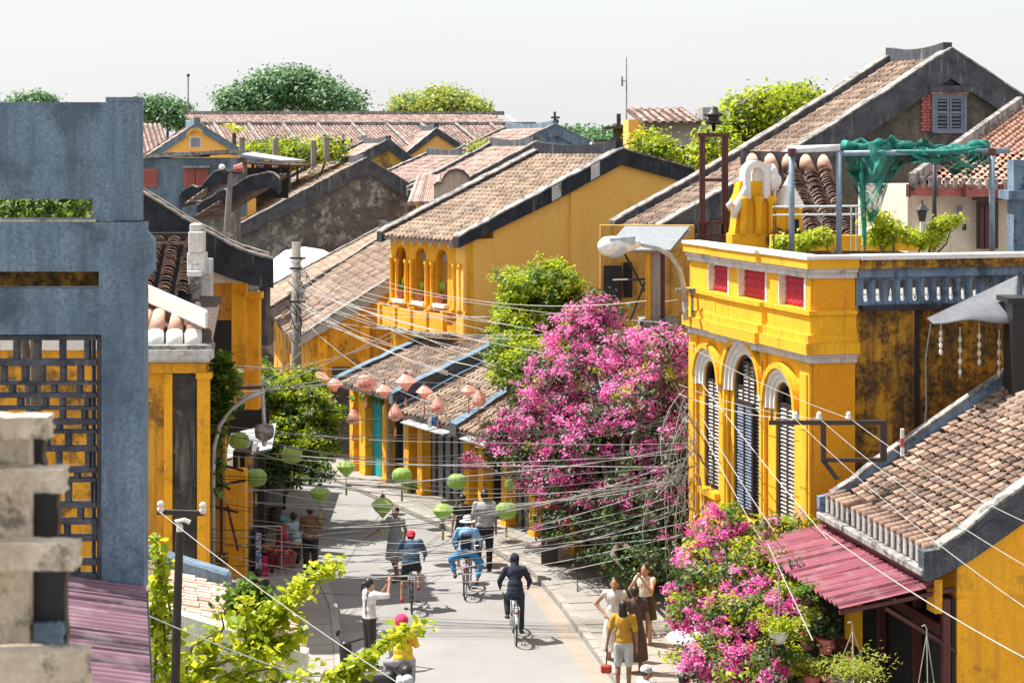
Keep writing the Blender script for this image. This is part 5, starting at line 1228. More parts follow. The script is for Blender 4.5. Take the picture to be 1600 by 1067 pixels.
# ---- individual-leaf vines ----
def leaf_shape(kind='heart'):
    if kind == 'heart': pr = [(0,-.12),(.3,-.22),(.5,.0),(.42,.32),(0,.85)]
    else: pr = [(0,0),(.16,.2),(.2,.5),(.12,.8),(0,1.05)]
    vs = [(x,y,abs(x)*.28-.12*max(0,y)**2) for x,y in pr] + [(-x,y,abs(x)*.28-.12*max(0,y)**2) for x,y in pr[1:-1]]
    n = len(pr); return vs, [(0,i,i+1) for i in range(1,n-1)] + [(0, n-1, 2*n-3)] + [(0, n+i, n+i-1) for i in range(1,n-2)] 
LEAFM = {}
def single_leaf_mat(nm, cols):
    n = N(nm); oi = n.new('ObjectInfo'); k = len(cols); c = n.ramp(oi.outputs['Random'], [((i+.5)/k, cc) for i, cc in enumerate(cols)]); n.out(c)
    n.b.inputs['Roughness'].default_value = .45
    tr = n.new('BsdfTranslucent'); n.link(c, tr.inputs['Color']); mx = n.new('MixShader'); mx.inputs[0].default_value = .6
    n.link(n.b.outputs[0], mx.inputs[1]); n.link(tr.outputs[0], mx.inputs[2]); n.link(mx.outputs[0], n.t.nodes['Material Output'].inputs['Surface']); return n.m
LEAFM['lime'] = single_leaf_mat('single_lime_leaf', [(.26,.38,.015),(.46,.54,.03),(.62,.64,.04),(.80,.72,.05),(.42,.54,.03)])
LEAFM['green'] = single_leaf_mat('single_green_leaf', [(.04,.11,.015),(.09,.19,.02),(.16,.27,.03)])
LMESH = {}
def leaf_mesh(kind, mt):
    if (kind, mt) not in LMESH:
        me = bpy.data.meshes.new('leaf'); vs, fs = leaf_shape(kind); me.from_pydata(vs, [], fs); me.materials.append(LEAFM[mt]); LMESH[(kind, mt)] = me
    return LMESH[(kind, mt)]
def vine(name, label, cat, stems, mt='lime', size=.12, n_ind=200, per_m=26, spread=.13, kind='heart', seed=1, group=None, zb=None):
    rng = random.Random(seed); base = Vector(stems[0][0]); T = thing(name, label, cat, base, group); W = ORI[T.name]; sp = []
    for st_ in stems:
        st_ = [Vector(p) for p in st_]; MB().tube(st_, [.018]*(len(st_)-1)+[.006], 5).build('stem', M['bark'], T)
        for a, b in zip(st_, st_[1:]):
            for k in range(max(1, int((b-a).length*per_m))): sp.append(a.lerp(b, rng.random()))
    rng.shuffle(sp); extra = []
    for i, p in enumerate(sp):
        q = p + V(rng.gauss(0,spread), rng.gauss(0,spread), rng.gauss(0,spread*.8)-.02)
        if i < n_ind:
            o = bpy.data.objects.new('leaf', leaf_mesh(kind, mt)); COL.objects.link(o); o.parent = T; ORI[o.name] = W
            s = size*rng.uniform(.6,1.3); o.location = q-W; o.scale = (s,s,s)
            o.rotation_euler = (rng.uniform(-1.1,.5), rng.uniform(-.6,.6), rng.uniform(0,6.28))
        else: extra.append(list(q))
    if extra: leaf_cloud('small_leaves', T, np.array(extra), 2, spread*.6, size*.9, mt, np.random.RandomState(seed), asp=.75)
    return T
def st(*pts): return [P(x,y,Y) for x,y,Y in pts]
vine('leafy_vine', 'tall lime vine climbing beside the black service pole at lower left', 'vine', [st((262,1090,24.5),(258,1000,24.5),(252,920,24.3),(243,840,24.2)), st((262,1090,24.4),(275,1010,24.4),(262,930,24.4),(255,880,24.3)), st((240,1080,24.4),(246,990,24.4),(240,930,24.4)), st((262,1040,24.4),(235,960,24.4),(250,900,24.3),(246,835,24.3))], 'lime', .12, 170, 60, .065, seed=2)
vine('leafy_vine', 'broad lime creeper spreading over the white roof verge at bottom left', 'vine', [st((300,1095,24.8),(320,1020,24.9),(350,980,25),(345,955,25)), st((330,1095,24.8),(390,1050,24.9),(440,1040,25)), st((280,1090,24.8),(300,1010,24.8),(335,990,24.9)), st((360,1095,24.8),(430,1065,24.8),(500,1050,24.9)), st((270,1070,24.8),(330,1045,24.8),(400,1075,24.9)), st((290,1060,24.7),(360,1030,24.8),(420,1010,25))], 'lime', .125, 280, 75, .10, seed=5)
vine('leafy_vine', 'long arching lime branch reaching up right over the left pavement', 'vine', [st((380,1020,25.4),(410,970,25.4),(450,930,25.3),(490,900,25.2),(528,880,25.1)), st((390,1040,25.4),(420,985,25.4),(455,950,25.4)), st((400,1030,25.4),(440,1000,25.4),(475,985,25.4)), st((385,1000,25.3),(370,960,25.4),(390,935,25.4)), st((400,990,25.4),(430,955,25.4),(460,935,25.3)), st((395,1010,25.4),(425,1000,25.4),(450,1020,25.4))], 'lime', .12, 280, 130, .08, seed=8)
vine('leafy_vine', 'lime branch arching over the parked motorbike at bottom centre', 'vine', [st((500,1095,25.6),(550,1045,25.6),(600,1005,25.6),(640,980,25.5),(664,968,25.5)), st((520,1095,25.6),(560,1050,25.6),(585,1015,25.6)), st((500,1090,25.5),(530,1050,25.5),(560,1030,25.5))], 'lime', .12, 220, 120, .07, seed=9)
vine('leafy_vine', 'darker green shrub top between the lower tile roof and the left pavement', 'vine', [st((360,985,27),(380,940,27),(385,912,27)), st((390,985,27),(400,935,27),(412,918,27)), st((360,985,27),(362,940,27),(368,915,27)), st((380,985,27),(410,950,27),(425,930,27))], 'green', .13, 170, 190, .10, seed=10)
vine('wall_creeper', 'large-leaved creeper hanging beside the orange house end', 'vine', [st((335,560,40.5),(345,600,40.4),(340,650,40.4),(330,720,40.4),(335,770,40.4)), st((345,560,40.5),(358,590,40.4),(350,640,40.4)), st((335,555,40.5),(325,600,40.4),(322,700,40.4)), st((350,555,40.5),(345,610,40.4),(355,640,40.4)), st((330,560,40.5),(352,600,40.4),(345,620,40.4))], 'green', .24, 200, 75, .12, kind='long', seed=13)
# rooftop shrubs on the corner terrace
for i, (lab, bls, pxb) in enumerate((('bright lime shrub under the torn green net', [(1370,345,37,20,18,.4),(1395,362,37,22,14,.4),(1380,372,37,26,12,.4)], 1385),
        ('spreading lime shrub in front of the cream rooftop room', [(1445,372,37,26,12,.4),(1472,355,37,18,12,.35),(1490,345,37,12,8,.3)], 1430),
        ('small lime bush between the two nearer pipe posts', [(1282,372,37,18,10,.35),(1256,378,37,14,9,.3)], 1270),
        ('low lime plant at the foot of the scrolled pediment', [(1238,382,38,12,7,.3),(1222,380,38,8,8,.3)], 1230))):
    tree('roof_shrub', lab, 'shrub', pxb, bls[0][2], bls, [('leaves','lime',70,30,.07,.085,None),('leaves','yellowg',30,22,.07,.085,topo)], r0=.04, zb=6.9, group='shrubs on the corner terrace', seed=50+i, fork=.4)
for pt, c, r_, h_, n_ in PLANTS:
    rng = np.random.RandomState(int(c.x*100)%97+1); mb = MB()
    for k in range(12):
        a = rng.rand()*6.28; tip = c+V(math.cos(a)*r_*.8, math.sin(a)*r_*.8, h_*rng.uniform(.6,1)); mb = MB() if k == 0 else mb
        mid = c.lerp(tip,.5)+V(0,0,.08); s = V(-math.sin(a),math.cos(a),0)*.02
        mb.add([c-s, c+s, mid+s, mid-s, tip], [(0,1,2,3),(3,2,4)])
    mb.build('fronds', LF_['green'], pt, kind='stuff')
# far trees
FT = [('tree','large blue-green tree rising above the long hall roof','tree',455,150,[(395,160,150,45,24,4),(375,155,150,26,18,3),(420,135,150,30,18,3),(460,125,150,34,16,3),(435,140,150,42,24,4),(478,140,150,36,22,4),(532,160,150,38,20,4),(500,155,150,40,22,4),(380,170,150,30,14,3)],'bluegreen',900,.8),
      ('tree','yellow-green flowering tree on the skyline at centre','tree',690,145,[(680,165,145,50,22,4),(640,172,145,32,16,3),(730,172,145,34,16,3),(700,160,145,36,18,3)],'yellowg',560,.7),
      ('tree','dark green tree beside the thin mast at far left','tree',250,150,[(235,170,150,24,16,3),(262,175,150,28,14,3),(285,188,150,22,9,3)],'bluegreen',300,.7),
      ('tree','low treetop peeping over the blue-grey parapet','tree',50,150,[(55,160,150,30,7,3)],'bluegreen',60,.8),
      ('tree','bright lime tree rising behind the long dark verge, right of the rust tower','tree',1200,68,[(1195,170,68,42,26,2),(1150,195,68,32,30,1.6),(1245,155,68,34,14,1.6),(1170,220,68,40,24,1.6),(1120,225,66,24,22,1.3)],'lime',420,.34),
      ('tree','lime treetop in front of the grey rooftop block','tree',1030,70,[(1022,238,70,24,14,1.4),(1012,222,70,14,8,1),(1085,250,70,18,14,1.2)],'lime',140,.3),
      ('shrub','green and lime hedge in the gap below the long hall','shrub',470,90,[(420,240,90,32,15,1.5),(465,240,90,34,14,1.5),(515,232,90,30,15,1.5),(440,250,90,40,12,1.5)],'lime',230,.3),
      ('shrub','deep green bush left part of the gap below the long hall','shrub',400,92,[(410,238,92,26,16,1.2),(440,232,92,24,12,1.2)],'green',110,.3),
      ('tree','pale yellow bush wedged between the far roofs','tree',758,88,[(757,236,88,14,9,1)],'yellowg',50,.28),
      ('tree','wide green tree seen through the wall slot','tree',60,32,[(20,318,32,60,14,1),(90,318,32,50,14,1)],'green',200,.16)]
for i, (nm, lab, cat, pb, Y, bls, mt, n_, sz) in enumerate(FT):
    q = sz/.9
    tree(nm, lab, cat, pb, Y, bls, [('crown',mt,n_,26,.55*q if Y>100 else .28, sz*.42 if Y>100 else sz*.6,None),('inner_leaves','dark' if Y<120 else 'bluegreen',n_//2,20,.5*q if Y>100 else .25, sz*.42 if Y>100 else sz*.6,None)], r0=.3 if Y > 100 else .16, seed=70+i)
tl_ = []
x = 868
rng0 = random.Random(8)
wood_blobs = [(x_, 214+rng0.uniform(-3,3), 190, 14, 9, 3) for x_ in range(868, 1010, 13)] + [(x_, 224, 180, 14, 8, 3) for x_ in range(870, 1010, 13)]
wb = blobs_px(wood_blobs); cen, d, _ = clusters(wb, 420, np.random.RandomState(4))
o = leaf_cloud('distant_wood', None, cen, 22, .55, .45, 'bluegreen', np.random.RandomState(4), outward=d); tag(o, 'distant line of trees on the horizon right of centre', 'woodland')
# palm
pl = thing('palm_tree', 'small palm behind the left yellow gable', 'palm', P(366,260,88)); c = P(366,208,88)
MB().tube([P(366,265,88), c], [.12,.09], 6).build('trunk', M['bark'], pl)
for k in range(14):
    a = k*2.4; tip = c+V(math.cos(a)*.75, math.sin(a)*.75, -.1+.5*((k*7)%5)/5); mid = c.lerp(tip,.55)+V(0,0,.28); s = V(-math.sin(a),math.cos(a),0)*.1
    MB().add([c, mid+s, tip, mid-s], [(0,1,2,3)]).build('frond', LF_['yellowg'], pl)
# ================= poles, lamps, cables, lanterns =================
def cable(a, b, sag, r, mat, label, group=None, name='overhead_cable', n=14, wob=0, seed=0):
    a, b = Vector(a), Vector(b); rng = random.Random(seed); pts = []
    ph = rng.uniform(0,6)
    for i in range(n+1):
        f = i/n; pts.append(a.lerp(b, f) - V(0,0,sag*4*f*(1-f)) + V(0, 0, wob*math.sin(f*9+ph)*math.sin(math.pi*f)))
    return MB().tube(pts, r, 4, caps=True).build(name, M[mat], label=label, cat='cable', group=group)
rg = random.Random(21)
GW = 'cables strung low across the street in the dense bundle'
for i in range(36):
    yl = 655 + rg.random()**.9*255; yr = 640 + (yl-655)*.55 + rg.uniform(-25,95)
    xl = rg.choice((322,330,352,380,385)); xr = rg.choice((1060,1075,1086,1090))
    Yl = rg.uniform(39,41.2); Yr = rg.uniform(38.6,39.6)
    m_ = rg.choice(('wirew','wireg','wireg','wireb','wireg','wireb')); cable(P(xl,yl,Yl), P(xr,yr,Yr), rg.uniform(.1,.75), rg.choice((.005,.006,.008)), m_,
        {'wirew':'pale','wireg':'grey','wireb':'black'}[m_]+' cable in the low bundle from orange house end to yellow corner', {'wirew':'pale ','wireg':'grey ','wireb':'black '}[m_]+GW, seed=i, wob=.03)
# far fan of cables from the concrete pole
for i in range(20):
    y0 = rg.uniform(415,500); cable(P(463+rg.uniform(-4,4), y0, 55.9), P(rg.choice((700,760,800,860,1040,1080)), rg.uniform(455,640), rg.uniform(44,50)), rg.uniform(.1,.5), .0075, rg.choice(('wirew','wireg','wireg')),
        'pale cable fanning right from the concrete pole over the low roofs', 'cables fanning from the concrete pole', seed=100+i)
for i in range(7):
    cable(P(325,rg.uniform(520,640),40), P(rg.choice((470,620,780)), rg.uniform(500,600), 52), rg.uniform(.1,.4), .010, 'wirew', 'pale cable from the left houses past the top of the street tree', 'cables passing above the street tree', seed=200+i)
SC = [((1055,528,38.6),(1330,655,32.05),.1,.006,'wirew','pale cable running from the bougainvillea top to the rightmost insulator'),
      ((1330,655,32.0),(1640,832,25),.12,.006,'wirew','pale cable from the rightmost insulator across the near tile roof'),
      ((1060,600,38.6),(1280,655,32.05),.1,.006,'wirew','pale cable ending at the middle insulator of the bracket'),
      ((1282,655,32.0),(1640,905,24),.14,.006,'wirew','pale cable from the middle insulator down across the near roof'),
      ((1243,655,32.0),(1640,975,23),.14,.006,'wirew','pale cable from the leftmost insulator down to the right edge'),
      ((1060,615,38.6),(1243,655,32.05),.1,.010,'wirew','pale cable ending at the leftmost insulator of the bracket'),
      ((1286,830,28.2),(1640,1048,22),.08,.009,'wirew','thick white cable crossing the maroon awning and orange wall'),
      ((1090,640,38),(1210,830,32),.06,.009,'wirew','white cable slanting down across the first arched window'),
      ((1088,655,38),(1190,845,32.5),.05,.009,'wirew','second white cable slanting down across the yellow front'),
      ((1086,585,38),(1300,850,32),.06,.010,'wirew','long white cable slanting down past the middle arched window'),
      ((100,900,22),(640,1110,22),.1,.008,'wirew','white cable from the purple roof down across the leafy vines'),
      ((250,800,23.6),(640,1078,21),.06,.006,'wirew','pale cable from the left insulator down to the motorbike'),
      ((1270,1000,26.5),(1200,850,28.2),.0,.010,'wireg','thin grey stay wire under the maroon awning'),
      ((600,440,44),(1010,470,42),.3,.008,'wirew','thin pale cable level across the orange gable wall')]
for i, (a, b, s, r, m_, lab) in enumerate(SC): cable(P(*a), P(*b), s, r, m_, lab, seed=300+i)
# hanging loops and tangle by the corner
tg = thing('cable_tangle', 'tangle of looping pale cables against the yellow corner edge', 'cables', P(1086,820,38.9))
for i in range(34):
    x0 = rg.uniform(1045,1092); y0 = rg.uniform(600,760); x1 = x0+rg.uniform(-55,35); y1 = y0+rg.uniform(80,220); pts = []
    a, b = P(x0,y0,38.9), P(min(x1,1098),y1,38.7+rg.uniform(-.2,.3)); bulge = rg.uniform(-.7,.7)
    for k in range(11):
        f = k/10; pts.append(a.lerp(b,f)+V(bulge*math.sin(math.pi*f), .1*math.sin(f*7+i), .06*math.sin(f*9+i)))
    MB().tube(pts, rg.choice((.006,.009)), 4).build('cable_loop', M[rg.choice(('wirew','wireg','wirew','wireb'))], tg)
MB().tube([P(897,872,42.5), P(902,905,42.3), P(903,950,41.5), P(896,985,41), P(872,1003,40.6)], .014, 5).build('fallen_cable', M['wireb'], label='loose black cable drooping to the kerb', cat='cable')
# concrete pole
cp_ = thing('utility_pole', 'weathered concrete utility pole wrapped with cables before the bleached roofs', 'pole', V((463-800)*56/F, 56, 0))
MB().tube([V((463-800)*56/F,56,0), P(463,378,56)], [.17,.13], 10).build('pole', M['concrete'], cp_, smooth=True)
for y in (402, 418, 470):
    mb = MB(); pbox(mb, 452, 477, y, y+3, 55.7, .08); mb.build('crossarm', M['iron'], cp_)
for i in range(9):
    y = 408+i*12; mb = MB(); mb.tube([P(455,y,55.85), P(463,y+4,55.78), P(472,y-3,55.85)], .03, 5); mb.build('cable_wrap', M['wireg'], cp_)
for k in range(22):
    c = P(rg.uniform(463-13,463+13), 415+k*5, 55.7); MB().tube([c, c+V(rg.uniform(-.25,.25),-.1,rg.uniform(-.25,-.05)), c+V(rg.uniform(-.1,.3),0,rg.uniform(-.6,-.3))], .016, 4).build('cable_end', M[rg.choice(('wirew','wireg','wireb'))], cp_)
# street lamp head on curved arm
sl_ = thing('street_lamp', 'white cobra-head street lamp on a curved arm, left of the bright yellow corner building', 'street lamp', P(1072,500,39.3))
MB().tube([P(1072,500,39.2), P(1070,470,39.3)], [.055,.055], 10).build('pole_stub', M['steel'], sl_, smooth=True)
arc = [P(x,y,Y) for x,y,Y in ((1069,470,39.3),(1068,445,39.2),(1062,420,39.1),(1048,400,39),(1028,388,38.8),(1000,381,38.6))]
MB().tube(arc, .05, 8).build('arm', M['steel'], sl_, smooth=True)
mb = MB(); pbox(mb, 1056, 1092, 451, 457, 39.2, .1); pbox(mb, 1080, 1084, 457, 500, 39.2, .06); mb.build('clamp', M['cap'], sl_, kind='stuff')
hd = []; ax0, ax1 = P(1000,381,38.6), P(934,386,38.2)
hl_ = MB(); prof = [(.055,0),(.10,.12),(.15,.3),(.2,.6),(.19,.8),(.12,.9),(.03,.94)]
d_ = (ax1-ax0).normalized(); rot = d_.to_track_quat('Z','Y').to_matrix()
hl_.lathe(prof, ax0, 14, ax=rot); hdo = hl_.build('lamp_head', M['lamp'], sl_, smooth=True)
mb = MB(); mb.ball(ax0.lerp(ax1,.62)+V(0,0,-.07), .2, 14, 10, (1.35,.9,.85)); mb.build('lamp_bowl', M['lampglass'], hdo, smooth=True)
mb = MB(); a_ = ax0.lerp(ax1,.12)+V(0,-.17,.0); mb.obox(a_, (ax1-ax0)*.62, V(0,.03,0), V(0,0,.17)); mb.build('side_panel', M['lampglass'], hdo, bevel=.01)
# left lamp: bracket arm with hanging grey lamp
ll = thing('street_lamp', 'grey bell street lamp hanging from a curved arm in front of the street tree', 'street lamp', P(333,900,40.2))
MB().tube([V(P(333,900,40.2).x,40.2,0), P(333,760,40.2), P(334,700,40.2), P(343,665,40.2), P(360,640,40.2), P(385,622,40.2), P(413,612,40.2)], .05, 8).build('arm', M['steel'], ll, smooth=True)
MB().tube([P(365,606,40.2), P(413,605,40.2)], .035, 6).build('crossbar', M['iron'], ll)
MB().tube([P(410,605,40.2), P(413,665,40.2)], .04, 8).build('drop_rod', M['steel'], ll)
MB().lathe([(.06,-.02),(.19,-.06),(.21,-.14),(.19,-.30),(.12,-.36),(.05,-.38)], P(413,660,40.2), 14).build('lamp_bell', M['cap'], ll, smooth=True)
MB().lathe([(.05,-.36),(.05,-.48),(.02,-.5)], P(413,660,40.2), 8).build('lamp_nozzle', M['steel'], ll)
# rust lattice tower with vent
rt = thing('steel_tower', 'maroon steel rooftop tower with black cowl on top', 'tower', P(1115,400,43))
YT = 43
def tb(x0,x1,y0,y1,Y=YT,d=.08,nm='steel_bar',m='rust'): mb = MB(); pbox(mb,x0,x1,y0,y1,Y,d); return mb.build(nm, M[m], rt)
for x0,x1 in ((1093,1097),(1099,1102),(1128,1132),(1134,1138)): tb(x0,x1,212,375)
for x0,x1 in ((1096,1099),(1131,1134)): tb(x0,x1,212,375,YT+.65,.06)
tb(1091,1140,208,214,YT-.04,.8); tb(1094,1138,279,284,YT-.03,.06); tb(1088,1144,346,350,YT-.03,.1); tb(1088,1144,366,370,YT-.03,.1)
for i in range(6): tb(1092+i*9,1094+i*9,350,366)
for a_, b_ in (((1090,500),(1098,352)),((1100,420),(1096,352)),((1124,375),(1142,360))): MB().tube([P(*a_,YT), P(*b_,YT)], .03, 5).build('brace', M['rust'], rt)
MB().lathe([(.03,0),(.05,.15),(.16,.16),(.22,.22),(.13,.26),(.13,.34),(.23,.36),(.23,.40),(.12,.44),(.10,.52),(.06,.56)], P(1115,206,YT+.3), 14).build('cowl', M['black'], rt, smooth=True)
# masts
ms = thing('radio_mast', 'thin red and white mast on the skyline beside the dark tree', 'mast', P(294,190,140)); MB().tube([P(294,190,140), P(294,118,140)], .05, 5).build('pole', M['cap'], ms); MB().ball(P(294,118,140), .13).build('tip', M['iron'], ms)
ms = thing('radio_mast', 'very thin aerial mast above the rooftop shack', 'mast', P(979,230,80)); MB().tube([P(979,240,80), P(979,90,80)], [.05,.02], 5).build('pole', M['cap'], ms); MB().tube([P(972,120,80), P(972,135,80)], .04, 5).build('element', M['cap'], ms); MB().tube([P(972,127,80), P(979,127,80)], .02, 4).build('boom', M['cap'], ms)
for i,(x,y0,y1) in enumerate(((378,215,250),(430,218,262),(490,220,262),(510,215,250),(645,285,250))):
    if i < 4: MB().tube([P(x,y1,84), P(x,y0,84)], .13, 6).build('fence_post', M['concrete'], label=('first','second','third','last')[i]+' from the left of four grey posts rising beside the hedge below the long hall', cat='post', group='posts beside the hedge')
# lower-left service pole with insulators
vp = thing('service_pole', 'black service pole with white porcelain insulators at lower left', 'pole', P(272,1080,24))
MB().tube([P(273,1090,24), P(276,980,24), P(281,830,24)], [.06,.055,.05], 8).build('pole', M['black'], vp)
MB().lathe([(.045,0),(.04,.14),(.02,.16)], P(281,838,24), 8).build('pole_cap', M['porc'], vp)
MB().tube([P(281,822,24), P(275,814,24), P(288,812,24), P(297,816,24)], .03, 6).build('cap_horn', M['porc'], vp)
mb = MB(); a_ = P(245,804,23.9); mb.obox(a_, P(319,806,23.9)-a_, V(0,.06,0), V(0,0,.06)); mb.build('crossarm', M['wood'], vp)
for x, y in ((251,801),(317,803)):
    MB().lathe([(.02,0),(.045,.03),(.045,.06),(.03,.08),(.045,.10),(.04,.13),(.02,.15)], P(x,y,23.9), 10).build('insulator', M['porc'], vp, smooth=True)
# ---- lanterns ----
def lmat(nm, c, tr=.45):
    n = N(nm); n.b.inputs['Roughness'].default_value = .35; n.b.inputs['Sheen Weight'].default_value = .3
    cc = n.ramp(n.noise(5,4), [(.3,tuple(x*.8 for x in c)),(.7,c)]); n.out(cc); t = n.new('BsdfTranslucent'); n.link(cc, t.inputs['Color']); mx = n.new('MixShader'); mx.inputs[0].default_value = tr
    n.link(n.b.outputs[0], mx.inputs[1]); n.link(t.outputs[0], mx.inputs[2]); n.link(mx.outputs[0], n.t.nodes['Material Output'].inputs['Surface']); return n.m
M['lgreen'] = lmat('green_silk', (.42,.60,.14)); M['lpink'] = lmat('faded_salmon_silk', (.92,.54,.46)); M['tass_g'] = plain('olive_tassel', (.30,.32,.08)); M['tass_p'] = plain('salmon_tassel', (.6,.25,.2))
def melon(r, h): return [(r*.25,-h)] + [(r*math.cos(t)**.7 if math.cos(t) > 0 else 0, h*math.sin(t)) for t in np.linspace(-1.25,1.25,9)] + [(r*.25,h)]
def diamond(r, h): return [(r*.1,-h),(r*.3,-h*.75),(r*.7,-h*.35),(r*.98,h*.1),(r*.99,h*.25),(r*.7,h*.55),(r*.3,h*.8),(r*.1,h*.9)]
def umbrella(r, h): return [(r*.22,-h),(r*.26,-h*.8),(r*.6,-h*.3),(r*1.0,-.02*h),(r*.9,.08*h),(r*.45,.6*h),(r*.06,h*.95)]
def drop(r, h): return [(r*.35,-h),(r*.85,-h*.75),(r*1.0,-h*.4),(r*.85,0),(r*.5,h*.45),(r*.12,h)]
SH = dict(m=melon, d=diamond, u=umbrella, t=drop)
def lantern(px, py, Y, wpx, sh, col, label, txt=None, asp=.75):
    r = wpx/2*Y/F*(1.0 if col == 'p' else 1); h = r*asp; c = P(px, py, Y); T = thing('silk_lantern', label, 'lantern', c, ('green' if col == 'g' else 'salmon pink')+' silk lanterns over the street')
    mt = M['lgreen' if col == 'g' else 'lpink']; tm = M['tass_g' if col == 'g' else 'tass_p']
    MB().lathe(SH[sh](r, h), c, 20, rib=.05).build('shade', mt, T, smooth=False)
    MB().lathe([(r*.22,h*.9),(r*.24,h*1.0),(r*.1,h*1.08)], c, 8).build('top_ring', M['wood'], T)
    MB().tube([c-V(0,0,h), c-V(0,0,h+.18)], .008, 4).build('cord', M['wood'], T)
    MB().lathe([(.012,-.42),(.03,-.40),(.022,-.2),(.012,-.16)], c-V(0,0,h), 6).build('tassel', tm, T)
    MB().tube([c+V(0,0,h), c+V(0,0,h+.12)], .006, 4).build('hook', M['wood'], T)
    if txt: text_mesh(txt, r*.62, M['wood'], T, Matrix.Translation(V(0,-r*.93,-h*(.42 if sh == 't' else .28))) @ Matrix.Rotation(R(90),4,'X'))
GL = [(373,688,42.5,33,'m','topmost green lantern, beside the grey bell lamp'),(400,746,42.5,35,'m','green lantern in front of the crimson cloth at left'),(456,711,43.5,33,'m','green lantern hanging before the dark lower leaves of the street tree'),
      (541,731,45,31,'d','green lantern left of the first orange pillar of the low shophouse'),(500,772,43.5,34,'d','pointed green lantern over the road just above the man in brown'),(598,791,43,36,'d','pointed green lantern left above the woman in the striped dress'),
      (628,743,45.5,32,'m','round green lantern in front of the second orange pillar'),(692,799,43.5,34,'d','pointed green lantern above the kerb, over the cyclist in light blue'),(714,752,45.5,31,'m','round green lantern in front of the grey folding shutters'),
      (791,797,43.5,34,'m','rightmost large green lantern, touching the bougainvillea'),(800,757,45,24,'m','small green lantern half inside the bougainvillea blossom')]
for a in GL: lantern(a[0],a[1],a[2],a[3],a[4],'g',a[5], asp=.78 if a[4]=='m' else .95)
PL = [(500,592,51,34,'u','leftmost salmon umbrella lantern over the street tree top'),(523,600,52,27,'u','small salmon umbrella lantern just left of the low roof corner'),(572,598,50,30,'m','salmon lantern with dark lettering over the low roof corner','HAY'),
      (600,610,51,28,'u','pale salmon lantern hanging below the low roof eave'),(634,596,49,34,'u','largest salmon lantern with white conical top, centre of the row'),(663,612,50.5,28,'u','salmon umbrella lantern over the dark roof verge'),
      (732,610,50,26,'u','flat salmon lantern high at the right of the row'),(684,631,49.5,23,'t','salmon drop lantern over the tin eave','IVI'),(748,621,49.5,23,'t','rightmost salmon drop lantern beside the lime foliage'),
      (552,650,49.5,21,'t','low salmon drop lantern in front of the first orange pillar','HAY'),(618,643,49,23,'t','salmon drop lantern before the dark doorway','IVI')]
for a in PL: lantern(a[0],a[1],a[2],a[3],a[4],'p',a[5], txt=a[6] if len(a) > 6 else None, asp=.85 if a[4] != 't' else 1.25)
# lantern strings
cable(P(325,672,41), P(830,733,45.8), .25, .008, 'wireb', 'black line carrying the upper row of green lanterns', name='lantern_line')
cable(P(330,728,42.5), P(850,785,43.5), .2, .008, 'wireb', 'black line carrying the lower row of green lanterns', name='lantern_line')
cable(P(470,580,51.5), P(800,598,49.5), .12, .008, 'wireb', 'dark line carrying the salmon lanterns', name='lantern_line')
cable(P(480,655,50), P(1080,560,40), .4, .012, 'wireb', 'black cable sweeping up across the bougainvillea', name='overhead_cable')
# ================= people, bicycles, motorbike, street goods =================
SK = plain('skin', (.42,.22,.14), .55); SK2 = plain('tanned_skin', (.28,.14,.085), .55); HAIR = plain('black_hair', (.012,.010,.010), .45)
CL = {}
def cloth(nm, c, var=.1): 
    if nm not in CL:
        n = N(nm); n.b.inputs['Roughness'].default_value = .88; a = n.noise(9, 5, vec=(1,1,.5)); n.out(n.ramp(a, [(.3, tuple(x*(1-var*4) for x in c)), (.65, tuple(min(1,x*(1+var)) for x in c))])); n.bump(a, .9, .06); CL[nm] = n.m
    return CL[nm]
def stripemat(nm, c1, c2, sc_, axis=0, th=.5):
    n = N(nm); tc = n.new('TexCoord'); sp = n.new('SeparateXYZ'); n.link(tc.outputs['Object'], sp.inputs[0]); m_ = n.new('Math'); m_.operation = 'MULTIPLY'; m_.inputs[1].default_value = sc_
    n.link(sp.outputs[axis], m_.inputs[0]); f = n.new('Math'); f.operation = 'FRACT'; n.link(m_.outputs[0], f.inputs[0]); return n.out(n.ramp(f.outputs[0], [(0, c1), (th, c2)], True))
def meta_mesh(name, shapes, mat, parent, vox=.013, smooth=3):
    """one continuous surface from overlapping tapered limbs and ellipsoids"""
    mb = MB()
    for s in shapes:
        if s[0] == 'c': _, a, b, ra, rb = s[:5]; mb.tube([a, Vector(a).lerp(Vector(b),.5), b], [ra, (ra+rb)/2, rb], 10); mb.ball(a, ra, 10, 6); mb.ball(b, rb, 10, 6)
        elif s[0] == 'e': mb.ball(s[1], 1, 14, 10, s[2], s[3] if len(s) > 3 else None)
        elif s[0] == 'l':   # loft of ellipses: list of (centre, rx, ry)
            vs = []; n = 14; fs = []
            for c, rx, ry in s[1]:
                for k in range(n): t = 2*math.pi*k/n; vs.append(Vector(c)+V(rx*math.cos(t), ry*math.sin(t), 0))
            m = len(s[1])
            for i in range(m-1):
                for k in range(n): fs.append((i*n+k, i*n+(k+1)%n, (i+1)*n+(k+1)%n, (i+1)*n+k))
            fs += [tuple(range(n))[::-1], tuple(range((m-1)*n, m*n))]
            if Vector(s[1][-1][0]).z < Vector(s[1][0][0]).z: fs = [f[::-1] for f in fs]
            mb.add(vs, fs)
    o = mb.build(name, mat, parent)
    r_ = o.modifiers.new('r', 'REMESH'); r_.mode = 'VOXEL'; r_.voxel_size = vox; sm = o.modifiers.new('s', 'SMOOTH'); sm.iterations = smooth; sm.factor = .5
    dg = bpy.context.evaluated_depsgraph_get(); me = bpy.data.meshes.new_from_object(o.evaluated_get(dg)); o.modifiers.clear(); o.data = me
    me.polygons.foreach_set('use_smooth', [True]*len(me.polygons)); return o
